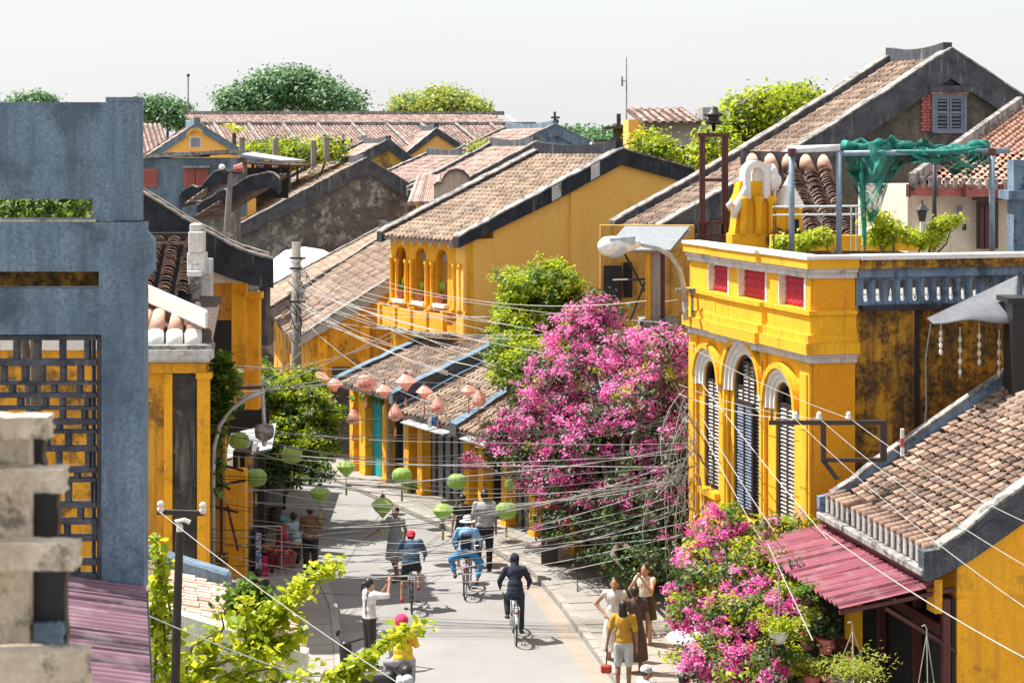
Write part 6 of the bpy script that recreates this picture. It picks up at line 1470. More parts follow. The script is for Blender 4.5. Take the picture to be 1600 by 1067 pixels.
BASE = dict(pelvis=(0,0,.92), waist=(0,.0,1.08), chest=(0,0,1.30), neck=(0,.0,1.44), head=(0,.015,1.56),
    shL=(-.17,0,1.38), elL=(-.23,-.02,1.11), wrL=(-.23,.05,.86), shR=(.17,0,1.38), elR=(.23,-.02,1.11), wrR=(.23,.05,.86),
    hiL=(-.09,0,.90), knL=(-.10,.02,.49), anL=(-.10,-.02,.08), hiR=(.09,0,.90), knR=(.10,.02,.49), anR=(.10,-.02,.08))
def person(label, loc, rz, pose={}, skin=SK, top=None, sleeve=.6, bottom=None, leg=.98, skirt=None, hem=.45, hair='short', hat=None, scale=1.0, build=1.0, shoes=None, toes=0, group=None, straps=None, bag=None, hood=False):
    J = {k: Vector(v) for k, v in BASE.items()}; J.update({k: Vector(v) for k, v in pose.items()})
    T = thing('person', label, 'person', loc, group, local=True, rz=rz); T.scale = (scale,)*3; b = build
    mid = lambda a, c, f: Vector(a).lerp(Vector(c), f)
    S = [('e', J['head'], (.073,.092,.112)), ('c', J['neck'], mid(J['neck'],J['head'],.6), .052, .05), ('c', mid(J['chest'],J['neck'],.7), J['neck'], .075, .052),
         ('e', J['chest'], (.155*b,.105*b,.15)), ('e', J['waist'], (.135*b,.10*b,.13)), ('e', J['pelvis'], (.155*b,.115*b,.12)), ('c', J['chest'], J['waist'], .10*b, .10*b), ('c', J['waist'], J['pelvis'], .10*b, .11*b)]
    for s in 'LR':
        S += [('c', mid(J['chest'],J['neck'],.55), J['sh'+s], .06, .055), ('c', J['sh'+s], J['el'+s], .05*b, .038), ('c', J['el'+s], J['wr'+s], .038, .026),
              ('c', J['hi'+s], J['kn'+s], .082*b, .055), ('c', J['kn'+s], J['an'+s], .052, .036)]
        cf = mid(J['kn'+s], J['an'+s], .3); S.append(('e', cf+V(0,-.015,0), (.05,.052,.11)))
        an = J['an'+s]; S += [('c', an+V(0,-.02,-.04), an+V(0,.13,-.05), .035, .028)]
        # hand: palm, four fingers, thumb, slightly curled
        wr = J['wr'+s]; d = (wr-J['el'+s]).normalized(); side = 1 if s == 'R' else -1
        lat = d.cross(V(0,1,0) if abs(d.y) < .9 else V(0,0,1)).normalized(); fwd = lat.cross(d).normalized()
        pc_ = wr+d*.05; S.append(('c', wr, wr+d*.075, .024, .03))
        for k, (o_, l_) in enumerate(((-.024,.055),(-.008,.068),(.008,.064),(.024,.05))):
            a0 = wr+d*.085+fwd*o_; a1 = a0+d*l_*.6+lat*.008*side; S += [('c', a0, a1, .011, .010), ('c', a1, a1+d*l_*.45-lat*.02*side, .010, .008)]
        S += [('c', wr+d*.035-fwd*.02, wr+d*.075-fwd*.055, .013, .010)]
    hd = J['head']; S += [('c', hd+V(0,.075,-.0), hd+V(0,.098,-.02), .014, .016), ('e', hd+V(0,.055,-.07), (.045,.04,.035)), ('e', hd+V(-.076,0,-.005), (.012,.022,.03)), ('e', hd+V(.076,0,-.005), (.012,.022,.03))]
    body = meta_mesh('body', S, skin, T)
    for x in (-.03,.03): MB().ball(hd+V(x,.082,.012), .011, 6, 4).build('eye', HAIR, T)
    MB().tube([hd+V(-.022,.088,-.052), hd+V(0,.094,-.055), hd+V(.022,.088,-.052)], .005, 5).build('mouth', cloth('lip',(.35,.1,.09)), T)
    if hair:
        h = [('e', hd+V(0,-.022,.028), (.086,.094,.105))]
        if hair == 'long': h += [('e', hd+V(0,-.07,-.10), (.085,.05,.17)), ('e', hd+V(0,-.075,-.22), (.075,.04,.12))]
        if hair == 'tail': h += [('e', hd+V(0,-.13,.02), (.04,.045,.04)), ('c', hd+V(0,-.15,.0), hd+V(0,-.18,-.13), .034, .012)]
        meta_mesh('hair', h, HAIR, T, .012)
    if top:
        s = [('e', J['chest'], (.178*b,.128*b,.165)), ('e', J['waist'], (.16*b,.125*b,.15)), ('c', J['chest'], J['waist'], .125*b, .125*b), ('e', mid(J['waist'],J['pelvis'],.7), (.172*b,.132*b,.13))]
        for q in 'LR':
            s += [('c', mid(J['chest'],J['neck'],.5), J['sh'+q], .072, .07), ('c', J['sh'+q], mid(J['sh'+q],J['el'+q],min(1,sleeve*1.0)), .068*b, .058)]
            if sleeve > 1: s += [('c', J['el'+q], mid(J['el'+q],J['wr'+q],sleeve-1), .055, .042)]
        if hood: s += [('e', hd+V(0,-.012,.015), (.098,.112,.132)), ('c', J['neck']+V(0,-.02,0), hd+V(0,-.03,-.05), .09, .08)]
        meta_mesh('shirt' if not hood else 'hooded_jacket', s, top, T)
    if bottom:
        s = [('e', J['pelvis'], (.172*b,.132*b,.12))]
        for q in 'LR':
            s += [('c', J['hi'+q], mid(J['hi'+q],J['kn'+q],min(1,leg*2)), .098*b, .078 if leg > .4 else .10)]
            if leg > .5: s += [('c', J['kn'+q], mid(J['kn'+q],J['an'+q],leg*2-1), .074, .058)]
        meta_mesh('trousers' if leg > .6 else 'shorts', s, bottom, T)
    if skirt:
        c = J['waist']; meta_mesh('skirt', [('l', [(V(c.x,c.y,hem), .25, .19), (V(c.x,c.y,(hem+c.z)/2), .215, .16), (V(c.x,c.y,c.z-.02), .165*b, .12*b), (V(c.x,c.y,c.z+.04), .15*b, .115*b)])], skirt, T)
    if shoes:
        for q in 'LR':
            an = J['an'+q]; meta_mesh('shoe', [('c', an+V(0,-.035,-.045), an+V(0,.14,-.052), .045, .036)], shoes, T, .012)
    if hat:
        kind, mt = hat
        if kind == 'cap':
            meta_mesh('cap', [('e', hd+V(0,-.01,.05), (.095,.108,.085)), ('e', hd+V(0,.115,.04), (.07,.07,.014))], mt, T, .010)
        elif kind == 'capback':
            meta_mesh('cap', [('e', hd+V(0,-.01,.05), (.097,.108,.09)), ('e', hd+V(0,-.11,.03), (.06,.05,.016))], mt, T, .010)
        elif kind == 'helmet':
            meta_mesh('helmet', [('e', hd+V(0,-.01,.045), (.125,.14,.12))], mt, T, .014)
        elif kind == 'sun': MB().lathe([(.19,.03),(.17,.045),(.10,.06),(.095,.13),(.07,.155),(.01,.16)], hd+V(0,0,.0), 18).build('sun_hat', mt, T, smooth=True)
    if bag:
        c, sz, mt = bag; mb = MB(); mb.box(c[0]-sz[0]/2, c[0]+sz[0]/2, c[1]-sz[1]/2, c[1]+sz[1]/2, c[2]-sz[2]/2, c[2]+sz[2]/2); o = mb.build('bag', mt, T, bevel=.03)
    if straps:
        for q in straps: MB().tube([Vector(p) for p in q[0]], .014, 5).build('strap', q[1], T)
    return T
def bicycle(label, loc, rz, frame, lean=0, basket=False, rack=True):
    T = thing('bicycle', label, 'bicycle', loc, 'bicycles ridden up the street', local=True, rz=rz)
    r = .33
    for y in (0, 1.04):
        W_ = MB(); pts = [V(0, y+r*math.cos(t), r+r*math.sin(t)) for t in np.linspace(0, 2*math.pi, 29)]
        wh = MB().tube([V(-.035,y,r), V(.035,y,r)], .022, 8).build('wheel', M['iron'], T)
        MB().tube(pts, .019, 8, caps=False).build('tyre', M['black'], wh, smooth=True)
        MB().tube([V(0, y+(r-.025)*math.cos(t), r+(r-.025)*math.sin(t)) for t in np.linspace(0, 2*math.pi, 29)], .010, 5, caps=False).build('rim', M['steel'], wh)
        sp = MB()
        for k in range(18): t = k*math.pi/9; sp.tube([V(.02*(-1)**k, y, r), V(0, y+(r-.03)*math.cos(t), r+(r-.03)*math.sin(t))], .0018, 3)
        sp.build('spokes', M['steel'], wh, kind='stuff')
        MB().tube([V(0, y+(r+.035)*math.cos(t), r+(r+.035)*math.sin(t)) for t in np.linspace(.3, 2.7, 12)], .024, 5, flat=.4).build('mudguard', frame, T)
    BB_ = V(0,.47,.28); st_ = V(0,.30,.78); ht = V(0,.84,.80); hb = V(0,.90,.62)
    mb = MB()
    for a, b2, rr in ((BB_,st_,.017),(BB_,hb,.019),(st_.lerp(BB_,.45),ht,.017),(ht+V(0,-.01,.05),hb,.02)): mb.tube([a,b2], rr, 8)
    for sx in (-.05,.05):
        mb.tube([BB_, V(sx,0,r)], .010, 6); mb.tube([st_-V(0,0,.06), V(sx,0,r)], .009, 6); mb.tube([hb, V(sx,1.04,r)], .012, 6)
    mb.build('frame', frame, T, smooth=True)
    MB().tube([V(-.28,.70,.98), V(-.26,.82,1.0), V(-.1,.86,.97), V(.1,.86,.97), V(.26,.82,1.0), V(.28,.70,.98)], .012, 6).build('handlebar', M['steel'], T, smooth=True)
    MB().tube([ht, V(0,.86,.97)], .013, 6).build('stem', M['steel'], T)
    for sx in (-1,1): MB().tube([V(.28*sx,.70,.98), V(.285*sx,.60,.97)], .017, 6).build('grip', M['black'], T)
    meta_mesh('saddle', [('e', V(0,.20,.86), (.09,.09,.03)), ('c', V(0,.22,.86), V(0,.38,.855), .04, .022)], M['black'], T, .012)
    MB().tube([st_, V(0,.25,.85)], .014, 6).build('seat_post', M['steel'], T)
    ck = MB().tube([V(-.09,.47,.28), V(.09,.47,.28)], .018, 6).build('crank', M['steel'], T)
    for sx, (dy, dz) in ((1,(.02,-.16)),(-1,(-.02,.16))):
        MB().tube([V(.08*sx,.47,.28), V(.10*sx,.47+dy,.28+dz)], .010, 5).build('crank_arm', M['steel'], ck)
        mb = MB(); mb.box(.10*sx-.05+.05*sx, .10*sx+.05+.05*sx, .42+dy, .52+dy, .27+dz, .29+dz); mb.build('pedal', M['black'], ck)
    if rack:
        mb = MB(); 
        for sx in (-.06,0,.06): mb.tube([V(sx,-.2,.74), V(sx,.24,.74)], .007, 4)
        for sx in (-.07,.07): mb.tube([V(sx,-.12,.74), V(sx*.8,0,r)], .007, 4)
        for yy in (-.2,-.02,.2): mb.tube([V(-.07,yy,.745), V(.07,yy,.745)], .007, 4)
        mb.build('rear_rack', M['steel'], T, kind='stuff')
        MB().box(-.03,.03,-.24,-.215,.66,.70).build('reflector', M['red'], T)
    if basket:
        mb = MB(); mb.lathe([(.15,.0),(.19,.22)], V(0,1.08,.80), 12); mb.build('basket', M['iron'], T)
    return T
def ride(kn=1):
    """seated on the saddle, hands on the grips, one pedal down"""
    return dict(pelvis=(0,.22,.98), waist=(0,.26,1.12), chest=(0,.34,1.34), neck=(0,.40,1.47), head=(0,.46,1.58),
        shL=(-.18,.36,1.41), elL=(-.30,.42,1.16), wrL=(-.285,.60,1.02), shR=(.18,.36,1.41), elR=(.30,.42,1.16), wrR=(.285,.60,1.02),
        hiL=(-.10,.26,.93), knL=(-.15,.58,.80), anL=(-.14,.44,.50), hiR=(.10,.26,.93), knR=(.13,.52,.58), anR=(.14,.48,.19))
def gp(px, py): return G(px, py)
wht = cloth('white_cotton', (.78,.77,.76)); 
# 1 hooded cyclist
p = gp(806,1007); rz = R(3)
bicycle('bicycle with pale rack under the rider in the dark hooded jacket', p, rz, M['steel'])
person('person in dark navy hooded jacket riding a bicycle away, nearest rider', p, rz, ride(), SK2, top=cloth('navy_jacket',(.012,.018,.045)), sleeve=1.85, bottom=cloth('dark_jeans',(.02,.028,.05)), leg=.95, hair=None, hood=True, shoes=M['wood'])
# 2 red cap denim
p = gp(643,957); rz = R(4)
bicycle('black bicycle under the rider in red cap and denim jacket', p, rz, M['black'])
po = ride(); po.update(knL=(-.17,.44,.60), anL=(-.20,.34,.24), knR=(.17,.58,.80), anR=(.16,.46,.46), chest=(0,.36,1.30), neck=(0,.46,1.42), head=(0,.56,1.50))
person('person in bright red cap, denim jacket and dark shorts on a bicycle', p, rz, po, SK, top=cloth('denim_jacket',(.035,.085,.15)), sleeve=1.4, bottom=cloth('black_shorts',(.02,.022,.03)), leg=.42, hat=('capback', cloth('red_cap',(.72,.03,.07))), build=1.18, shoes=cloth('red_shoe',(.4,.03,.05)))
# 3 light blue with hat
p = gp(727,935); rz = R(-4)
bicycle('bicycle with rusty rack under the rider in light blue shirt', p, rz, M['rust'])
po = ride(); po.update(knL=(-.36,.50,.74), anL=(-.26,.40,.44), knR=(.30,.50,.68), anR=(.22,.42,.30), head=(0,.52,1.55))
person('person in white sun hat, light blue shirt and dark backpack on a bicycle', p, rz, po, SK, top=cloth('light_blue_shirt',(.22,.45,.72)), sleeve=1.7, bottom=cloth('bright_blue_trousers',(.03,.26,.55)), leg=.86, hat=('sun', wht), build=1.1, shoes=M['wood'],
    bag=((0,.17,1.20),(.24,.14,.36),cloth('navy_bag',(.015,.02,.05))), straps=[([(-.10,.24,1.36),(-.12,.30,1.46),(-.10,.42,1.42)],M['black']),([(.10,.24,1.36),(.12,.30,1.46),(.10,.42,1.42)],M['black'])])
# 4 striped dress
p = gp(618,907)
person('person in grey striped dress walking with one arm held out', p, R(155), dict(elR=(.42,.10,1.12), wrR=(.60,.18,1.0), elL=(-.22,-.10,1.12), wrL=(-.2,.0,.9), knL=(-.08,.14,.50), anL=(-.08,.10,.09), knR=(.1,-.02,.48), anR=(.1,-.26,.12)), SK2,
    top=stripemat('grey_striped_cotton', (.10,.12,.13), (.34,.38,.38), 42), sleeve=.25, skirt=stripemat('grey_striped_skirt', (.10,.12,.13), (.34,.38,.38), 42), hem=.48, hair='short', shoes=M['wood'])
# 5 man in brown
p = gp(485,905)
person('person in brown shirt and black trousers standing on the left pavement edge', p, R(-10), dict(elL=(-.26,.06,1.12), wrL=(-.12,.22,1.12), elR=(.26,.06,1.12), wrR=(.12,.22,1.12)), SK2, top=cloth('brown_shirt',(.20,.115,.07)), sleeve=.7, bottom=M['black'], leg=.96, hat=('cap', cloth('grey_cap',(.25,.24,.22))), build=1.12, shoes=M['black'])
# 6 tall grey shirt and companion
p = gp(757,893)
person('tall person in pale grey shirt and black trousers seen from behind near the kerb', p, R(-6), dict(knL=(-.12,.04,.49), anL=(-.14,-.05,.08)), SK2, top=cloth('pale_grey_shirt',(.40,.41,.42)), sleeve=.75, bottom=cloth('black_trousers',(.014,.014,.016)), leg=.97, scale=1.13, build=1.15, shoes=M['black'])
p = gp(722,884)
person('person in black top beside the tall person in pale grey', p, R(25), {}, SK, top=M['black'], sleeve=.4, bottom=cloth('dark_shorts',(.03,.03,.035)), leg=.45, scale=1.0)
# 7 woman photographing
p = gp(577,1042)
person('person in white blouse raising both hands to photograph, hair tied back', p, R(-62), dict(elR=(.20,.30,1.36), wrR=(.08,.38,1.56), elL=(-.14,.30,1.30), wrL=(-.02,.38,1.52)), SK, top=wht, sleeve=.95, bottom=M['black'], leg=.95, hair='tail', shoes=M['black'], straps=[([(.13,-.12,1.0),(.16,-.14,1.25),(.12,-.08,1.44),(.05,.10,1.38)],M['iron'])])
# 8 motorbike with rider
mp = gp(628,1108); T = thing('motorbike', 'parked pale grey motorbike with mirrors at the bottom edge of the road', 'motorbike', mp, local=True, rz=R(12))
for y in (-.62,.62):
    w_ = MB().tube([V(-.05,y,.28), V(.05,y,.28)], .05, 8).build('wheel', M['steel'], T)
    MB().tube([V(0,y+.25*math.cos(t),.28+.25*math.sin(t)) for t in np.linspace(0,2*math.pi,25)], .05, 8, caps=False).build('tyre', M['black'], w_, smooth=True)
meta_mesh('fairing', [('c', V(0,.42,.95), V(0,.30,.45), .15, .12), ('c', V(-.14,.40,.55), V(-.16,.28,.95), .05, .03), ('c', V(.14,.40,.55), V(.16,.28,.95), .05, .03), ('c', V(0,.30,.42), V(0,-.2,.40), .13, .15), ('c', V(0,-.15,.55), V(0,-.75,.72), .14, .09)], cloth('pale_grey_paint',(.50,.51,.54),.04), T, .02)
meta_mesh('saddle', [('c', V(0,.02,.76), V(0,-.5,.80), .12, .11)], M['black'], T, .02)
MB().tube([V(-.34,.22,1.04), V(-.2,.34,1.03), V(0,.38,1.02), V(.2,.34,1.03), V(.34,.22,1.04)], .018, 6).build('handlebar', M['iron'], T)
for sx in (-1,1):
    m_ = MB().tube([V(.2*sx,.34,1.03), V(.30*sx,.36,1.22)], .008, 5).build('mirror_arm', M['iron'], T); MB().ball(V(.32*sx,.36,1.26), .07, 10, 6, (1,.3,.8)).build('mirror', M['steel'], m_, smooth=True)
MB().ball(V(0,.52,.93), .09, 10, 8, (1,.6,.9)).build('headlight', M['lamp'], T, smooth=True)
MB().tube([V(.1,-.4,.25), V(.16,-.8,.35)], .04, 8).build('exhaust', M['steel'], T)
po = dict(pelvis=(0,-.15,.90), waist=(0,-.12,1.05), chest=(0,-.04,1.26), neck=(0,.02,1.39), head=(0,.06,1.50), shL=(-.17,-.02,1.33), elL=(-.26,.06,1.10), wrL=(-.30,.22,1.06), shR=(.17,-.02,1.33), elR=(.26,.06,1.10), wrR=(.30,.22,1.06),
    hiL=(-.11,-.1,.88), knL=(-.22,.30,.76), anL=(-.22,.22,.36), hiR=(.11,-.1,.88), knR=(.22,.30,.76), anR=(.22,.22,.36))
rd = person('person in yellow sunflower-print cape and pink helmet on the motorbike', mp, R(12), po, SK, top=cloth('yellow_cape',(.78,.50,.02)), sleeve=1.5, bottom=cloth('grey_print_trousers',(.35,.36,.38)), leg=.9, hair=None, hat=('helmet', cloth('pink_red_helmet',(.70,.04,.16))), build=1.1)
fl = MB().lathe([(.04,0),(.045,.02),(.02,.03)], V(0,0,0), 10)
mb = MB(); mb.ball(V(.05,-.175,1.22), .045, 10, 6, (1,.35,1)); ct = mb.build('flower_print_centre', M['wood'], rd)
mb = MB()
for k in range(14):
    t = k*math.pi/7; c = V(.05+.10*math.cos(t), -.172, 1.22+.10*math.sin(t)); mb.ball(c, .032, 6, 4, (1.0,.25,1.0))
mb.build('flower_print_petals', cloth('petal_orange',(.80,.30,.01)), rd, kind='stuff')
# second handlebar of a parked motorbike at left
mp2 = gp(558,1102); T = thing('motorbike', 'dark motorbike mostly hidden by the vine, only its black handlebar and striped sleeve cover showing', 'motorbike', mp2, local=True, rz=R(60))
MB().tube([V(-.34,.1,1.10), V(-.15,.2,1.07), V(.15,.2,1.07), V(.34,.1,1.10)], .02, 6).build('handlebar', M['black'], T)
meta_mesh('body', [('c', V(0,.25,1.0), V(0,.2,.45), .12, .12), ('c', V(0,.2,.42), V(0,-.7,.6), .13, .12)], M['black'], T, .02)
for y in (-.62,.5): MB().tube([V(0,y+.25*math.cos(t),.28+.25*math.sin(t)) for t in np.linspace(0,2*math.pi,25)], .05, 8, caps=False).build('tyre', M['black'], T, smooth=True)
m_ = MB().tube([V(-.15,.2,1.07), V(-.22,.24,1.26)], .008, 5).build('mirror_arm', M['black'], T); MB().ball(V(-.24,.24,1.30), .07, 10, 6, (1,.4,.8)).build('mirror', M['black'], m_)
# 9 mustard shirt woman with red bag, and dark companion, tan woman, cream woman, seated caps
p = gp(974,1084)
person('person in mustard shirt and pale shorts holding a small red bag, long dark hair', p, R(-12), dict(elL=(-.25,-.02,1.12), wrL=(-.30,.03,.88)), SK2, top=cloth('mustard_shirt',(.55,.30,.03)), sleeve=.75, bottom=cloth('pale_grey_shorts',(.50,.52,.53)), leg=.42, hair='long', bag=((-.32,.05,.42),(.20,.08,.16),cloth('red_bag',(.45,.05,.03))), straps=[([(-.30,.05,.80),(-.32,.05,.50)],M['wood'])], shoes=M['white'])
p = gp(992,1060)
person('person in dark brown dress close beside the person in the mustard shirt', p, R(5), {}, SK2, top=cloth('dark_brown_dress',(.09,.05,.045)), sleeve=.5, skirt=cloth('dark_brown_dress',(.09,.05,.045)), hem=.35, hair='short', scale=1.02, build=.85)
p = gp(1008,1015)
person('person in cream top and short black skirt lifting a camera under the blossom', p, R(150), dict(elR=(.24,.20,1.20), wrR=(.06,.26,1.44), elL=(-.24,.20,1.20), wrL=(-.06,.26,1.44)), SK, top=cloth('cream_top',(.62,.52,.42)), sleeve=.2, skirt=M['black'], hem=.62, hair='short', shoes=M['wood'])
p = gp(960,1040)
person('person in cream dress with hand on hip behind the mustard shirt', p, R(170), dict(elR=(.36,-.05,1.16), wrR=(.18,.05,1.0), elL=(-.30,-.02,1.15), wrL=(-.16,.12,1.05)), SK, top=cloth('cream_dress',(.64,.58,.52)), sleeve=.2, skirt=cloth('cream_dress',(.64,.58,.52)), hem=.3, hair='long')
sit = dict(pelvis=(0,0,.45), waist=(0,.03,.60), chest=(0,.06,.82), neck=(0,.08,.96), head=(0,.10,1.08), shL=(-.17,.05,.90), elL=(-.22,.12,.64), wrL=(-.15,.34,.56), shR=(.17,.05,.90), elR=(.22,.12,.64), wrR=(.15,.34,.56), hiL=(-.09,.02,.44), knL=(-.14,.42,.48), anL=(-.14,.38,.08), hiR=(.09,.02,.44), knR=(.14,.42,.48), anR=(.14,.38,.08))
def stool(p, lab, h=.36):
    T = thing('stool', lab, 'stool', p); q = Vector(p); mb = MB(); mb.lathe([(.15,h-.03),(.16,h-.015),(.15,h)], q, 12).build('seat', M['gutter'], T)
    for k in range(4): a = k*math.pi/2+.4; MB().tube([q+V(.1*math.cos(a),.1*math.sin(a),h-.03), q+V(.14*math.cos(a),.14*math.sin(a),0)], .014, 5).build('leg', M['gutter'], T)
p = gp(1002,1150); person('seated person in white peaked cap at the foot of the picture', p, R(-70), sit, SK, top=wht, sleeve=.7, bottom=M['black'], leg=.9, hat=('cap', wht), scale=.98); stool(p, 'low red stool under the person in the white cap')
p = gp(1062,1165); person('seated person with dark hair beside the pale market parasol', p, R(-60), sit, SK, top=cloth('blue_top',(.1,.15,.3)), sleeve=.7, bottom=M['black'], leg=.9, scale=.98); stool(p, 'low red stool under the dark-haired seated person')
# people and goods in the left shade
p = gp(437,888); person('seated person in crimson top under the left shop canopy', p, R(-70), sit, SK2, top=cloth('crimson_top',(.5,.03,.08)), sleeve=.7, bottom=M['black'], leg=.9, hat=('cap', cloth('teal_cap',(.05,.3,.3)))); stool(p, 'low red stool under the seated person in crimson')
p = gp(462,880); person('seated person in pale blue top next to the person in crimson', p, R(40), sit, SK2, top=cloth('pale_blue_top',(.35,.48,.55)), sleeve=.7, bottom=M['black'], leg=.9); stool(p, 'low red stool under the seated person in pale blue')
p = gp(404,975); person('person with black hair crouched low behind the green shrub top', p, R(0), {k: (v[0], v[1], v[2]+.0) for k, v in sit.items()}, SK2, top=M['black'], sleeve=.7, bottom=M['black'], leg=.9, scale=.95); stool(p, 'low red stool under the crouched person in black')
# hanging clothes on a rail
cr = thing('clothes_rail', 'steel clothes rail at the edge of the left shops', 'clothes rail', P(405,905,43.4))
MB().tube([P(388,822,43.5), P(440,822,43.5)], .02, 6).build('rail', M['steel'], cr)
for x in (388,440): MB().tube([P(x,822,43.5), P(x,905,43.5)], .02, 6).build('upright', M['steel'], cr)
def garment(px0, px1, py0, py1, mt, lab):
    vs = []; n = 8
    for j in range(6):
        f = j/5; xa = px0+(.12-.12*f)*(px1-px0); xb = px1-(.12-.12*f)*(px1-px0)
        for i in range(n+1): vs.append(P(xa+(xb-xa)*i/n, py0+(py1-py0)*f, 43.45+.05*math.sin(i*1.9)*(.3+f)))
    o = MB().add(vs, [(j*(n+1)+i, j*(n+1)+i+1, (j+1)*(n+1)+i+1, (j+1)*(n+1)+i) for j in range(5) for i in range(n)]).build('hanging_garment', mt, smooth=True, label=lab, cat='clothes', group='clothes hanging on the shop rail')
    s = o.modifiers.new('t','SOLIDIFY'); s.thickness = .02
garment(390,401,826,895,M['black'],'black garment at the left end of the shop rail')
prn = N('blue_white_print'); garment(397,409,832,900,prn.out(prn.ramp(prn.noise(16,3), [(.48,(.06,.14,.42)),(.52,(.75,.78,.82))])),'blue and white printed dress on the shop rail')
garment(409,420,868,905,cloth('hot_pink_cloth',(.75,.02,.20)),'hot pink dress hanging low on the shop rail')
garment(421,428,858,895,cloth('maroon_cloth',(.2,.02,.05)),'dark maroon garment right of the hot pink dress')
garment(356,383,737,770,cloth('crimson_cloth',(.48,.01,.09)),'crimson cloth hanging below the first green lanterns')
# goods under canopy
for i, (x, y, Y, m_, lab) in enumerate(((430,862,44.6,'red','crimson basket of goods on the shaded pavement'),(446,872,44.4,'gutter','red-brown basket in front of the seated people'),(415,850,45,'teal','teal crate at the back of the shaded stall'))):
    c = V((x-800)*Y/F, Y, 0); T = thing('basket', lab, 'basket', c); MB().lathe([(.2,.1),(.27,.42),(.28,.45),(.25,.43)], c, 12).build('bowl', M[m_], T)
    for k in range(7): MB().ball(c+V(.13*math.cos(k),.13*math.sin(k),.46), .07, 6, 5).build('fruit', cloth('fruit_orange',(.7,.3,.05)) if k % 2 else M['red'], T)
for i, (x, Y, m_) in enumerate(((395,46,'steel'),(414,46.4,'tarp'),(400,44.9,'steel'))):
    pass
# hanging plants under the maroon awning
def hanging(px, py, Y, top_py, potc, mt, w_, lab, empty=False):
    c = P(px, py, Y); tp_ = P(px, top_py, Y); r = w_*Y/F; T = thing('hanging_planter', lab, 'plant pot', c, 'planters hanging under the maroon awning')
    for k in range(3): a = k*2.1+.4; MB().tube([tp_, c+V(r*.8*math.cos(a), r*.8*math.sin(a), .0)], .007, 4).build('cord', M['wirew'], T)
    MB().tube([tp_, tp_+V(0,0,.08), tp_+V(-.03,0,.13), tp_+V(-.07,0,.11)], .011, 5).build('hook', M['wirew'], T)
    MB().lathe([(r*.35,-r*1.0),(r*.7,-r*.5),(r*.85,0),(r*.9,.02)], c, 14).build('pot', potc, T, smooth=True)
    if not empty:
        rng = np.random.RandomState(px); cen = np.array(c)+rng.randn(40,3)*np.array([r*.5,r*.5,r*.3])+np.array([0,0,r*.35]); leaf_cloud('leaves', T, cen, 30, r*.28, .07, mt, rng, asp=.3)
hanging(1217,985,29.5,905,M['white'],'lime',20,'white hanging pot with lime ferns in front of the bougainvillea')
hanging(1332,1062,27.6,985,M['wood'],'yellowg',38,'large hanging basket of golden-green foliage under the awning')
hanging(1262,930,29.5,915,M['rust'],'green',16,'brown hanging pot tucked under the awning edge')
hanging(1448,1100,27.8,990,M['wood'],'green',24,'hanging cords with white hook in the dark shop opening')
for (x,y,Y,lab,mt) in ((1262,985,29.6,'pale variegated plant in a clay pot on the upper shelf','yellowg'),(1290,992,29.4,'dark twiggy potted plant on the upper shelf','dark'),(1268,1050,29.4,'potted plant with white grassy leaves on the lower shelf','yellowg')):
    c = P(x,y+28,Y); T = thing('potted_plant', lab, 'plant', c); MB().lathe([(.09,0),(.14,.2),(.15,.23)], c, 10).build('pot', M['gutter'], T)
    rng = np.random.RandomState(x); cen = np.array(c)+np.array([0,0,.38])+rng.randn(24,3)*np.array([.13,.1,.12]); leaf_cloud('leaves', T, cen, 22, .05, .075, mt, rng)
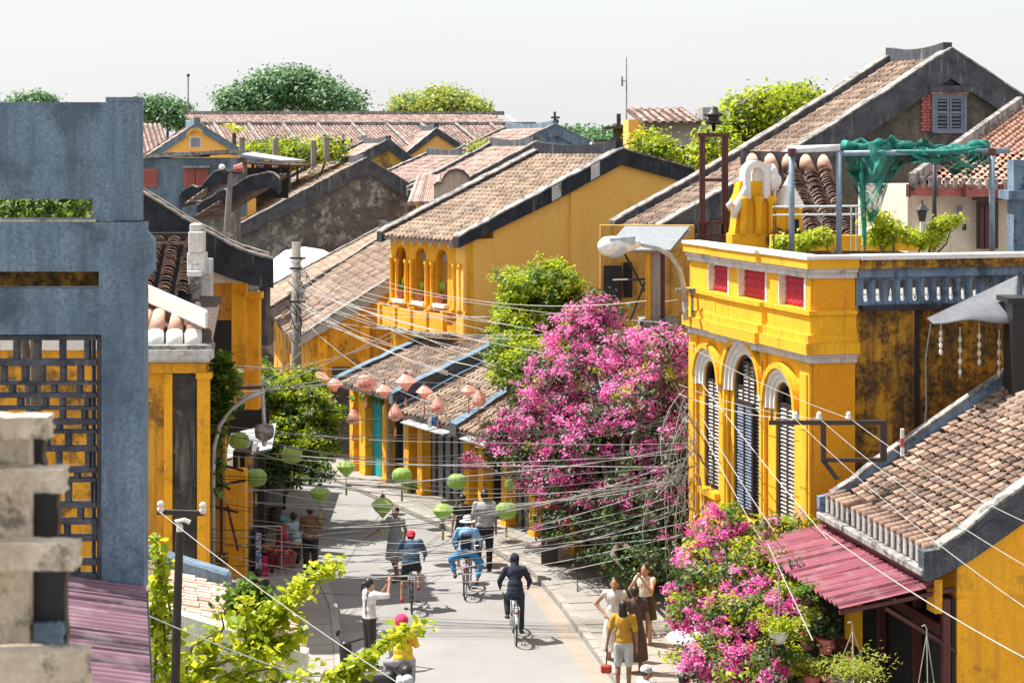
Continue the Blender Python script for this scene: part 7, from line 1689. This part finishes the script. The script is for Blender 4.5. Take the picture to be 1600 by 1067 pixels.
# plants at foot of the orange pillars
for (x,y,lab) in ((643,775,'small green plant at the foot of the second orange pillar'),(590,640,'green creeper tuft under the eave of the low shophouse')):
    if y > 700: c = gp(x,y)
    else: c = P(x,y,56)
    T = thing('plant', lab, 'plant', c); rng = np.random.RandomState(x); cen = np.array(c)+np.array([0,0,.25])+rng.randn(26,3)*(np.array([.12,.1,.16]) if y>700 else np.array([.45,.2,.12])); leaf_cloud('leaves', T, cen, 22, .06, .08, 'green' , rng)
# bollard-like dark post on the right pavement, white board, market parasol
p = gp(858,890); mb = MB(); mb.box(p.x-.18,p.x+.2,p.y,p.y+.5,.1,1.35); mb.build('dark_post', M['wood'], label='dark brown square post on the right pavement below the blossom', cat='post', bevel=.02)
p = gp(894,868); mb = MB(); mb.box(p.x-.12,p.x+.12,p.y,p.y+.3,.1,1.5); mb.build('yellow_post', M['yel'], label='short yellow pillar on the right pavement behind the dark post', cat='post', bevel=.02)
pr_ = thing('parasol', 'small pale parasol at the bottom below the pink flower clusters', 'parasol', V(3.15,32.6,0)); MB().tube([V(3.15,32.6,0), V(3.15,32.6,1.75)], .02, 6).build('pole', M['steel'], pr_); MB().lathe([(.55,1.5),(.3,1.66),(.02,1.8)], V(3.15,32.6,0), 12).build('canopy', M['whitegrey'], pr_)
mb = MB(); pbox(mb, 1062, 1078, 858, 890, 38.6, .03); tb_ = mb.build('menu_board', M['black'], label='small dark board with white bars leaning by the yellow corner', cat='sign')
for k in range(4): mb = MB(); pbox(mb, 1064, 1076, 862+k*7, 865+k*7, 38.58, .01); mb.build('white_bar', M['white'], tb_)
# hanging laundry under the tin eave
for i, (x0,x1,y0,y1,m_,lab) in enumerate(((668,674,655,668,wht,'white cloth hanging leftmost under the tin eave'),(675,683,650,664,cloth('blue_cloth',(.05,.2,.45)),'blue cloth hanging under the tin eave'),(689,697,655,672,cloth('cream_cloth',(.55,.5,.35)),'cream cloth hanging under the tin eave'),(700,705,664,682,wht,'long white cloth hanging rightmost under the tin eave'))):
    vs = [P(x0+(x1-x0)*i_/4, y0+(y1-y0)*j/3, 51.6+.04*math.sin(i_*2)) for j in range(4) for i_ in range(5)]
    o = MB().add(vs, [(j*5+k, j*5+k+1, (j+1)*5+k+1, (j+1)*5+k) for j in range(3) for k in range(4)]).build('hanging_cloth', m_, label=lab, cat='cloth', group='cloths under the tin eave'); o.modifiers.new('t','SOLIDIFY').thickness = .02
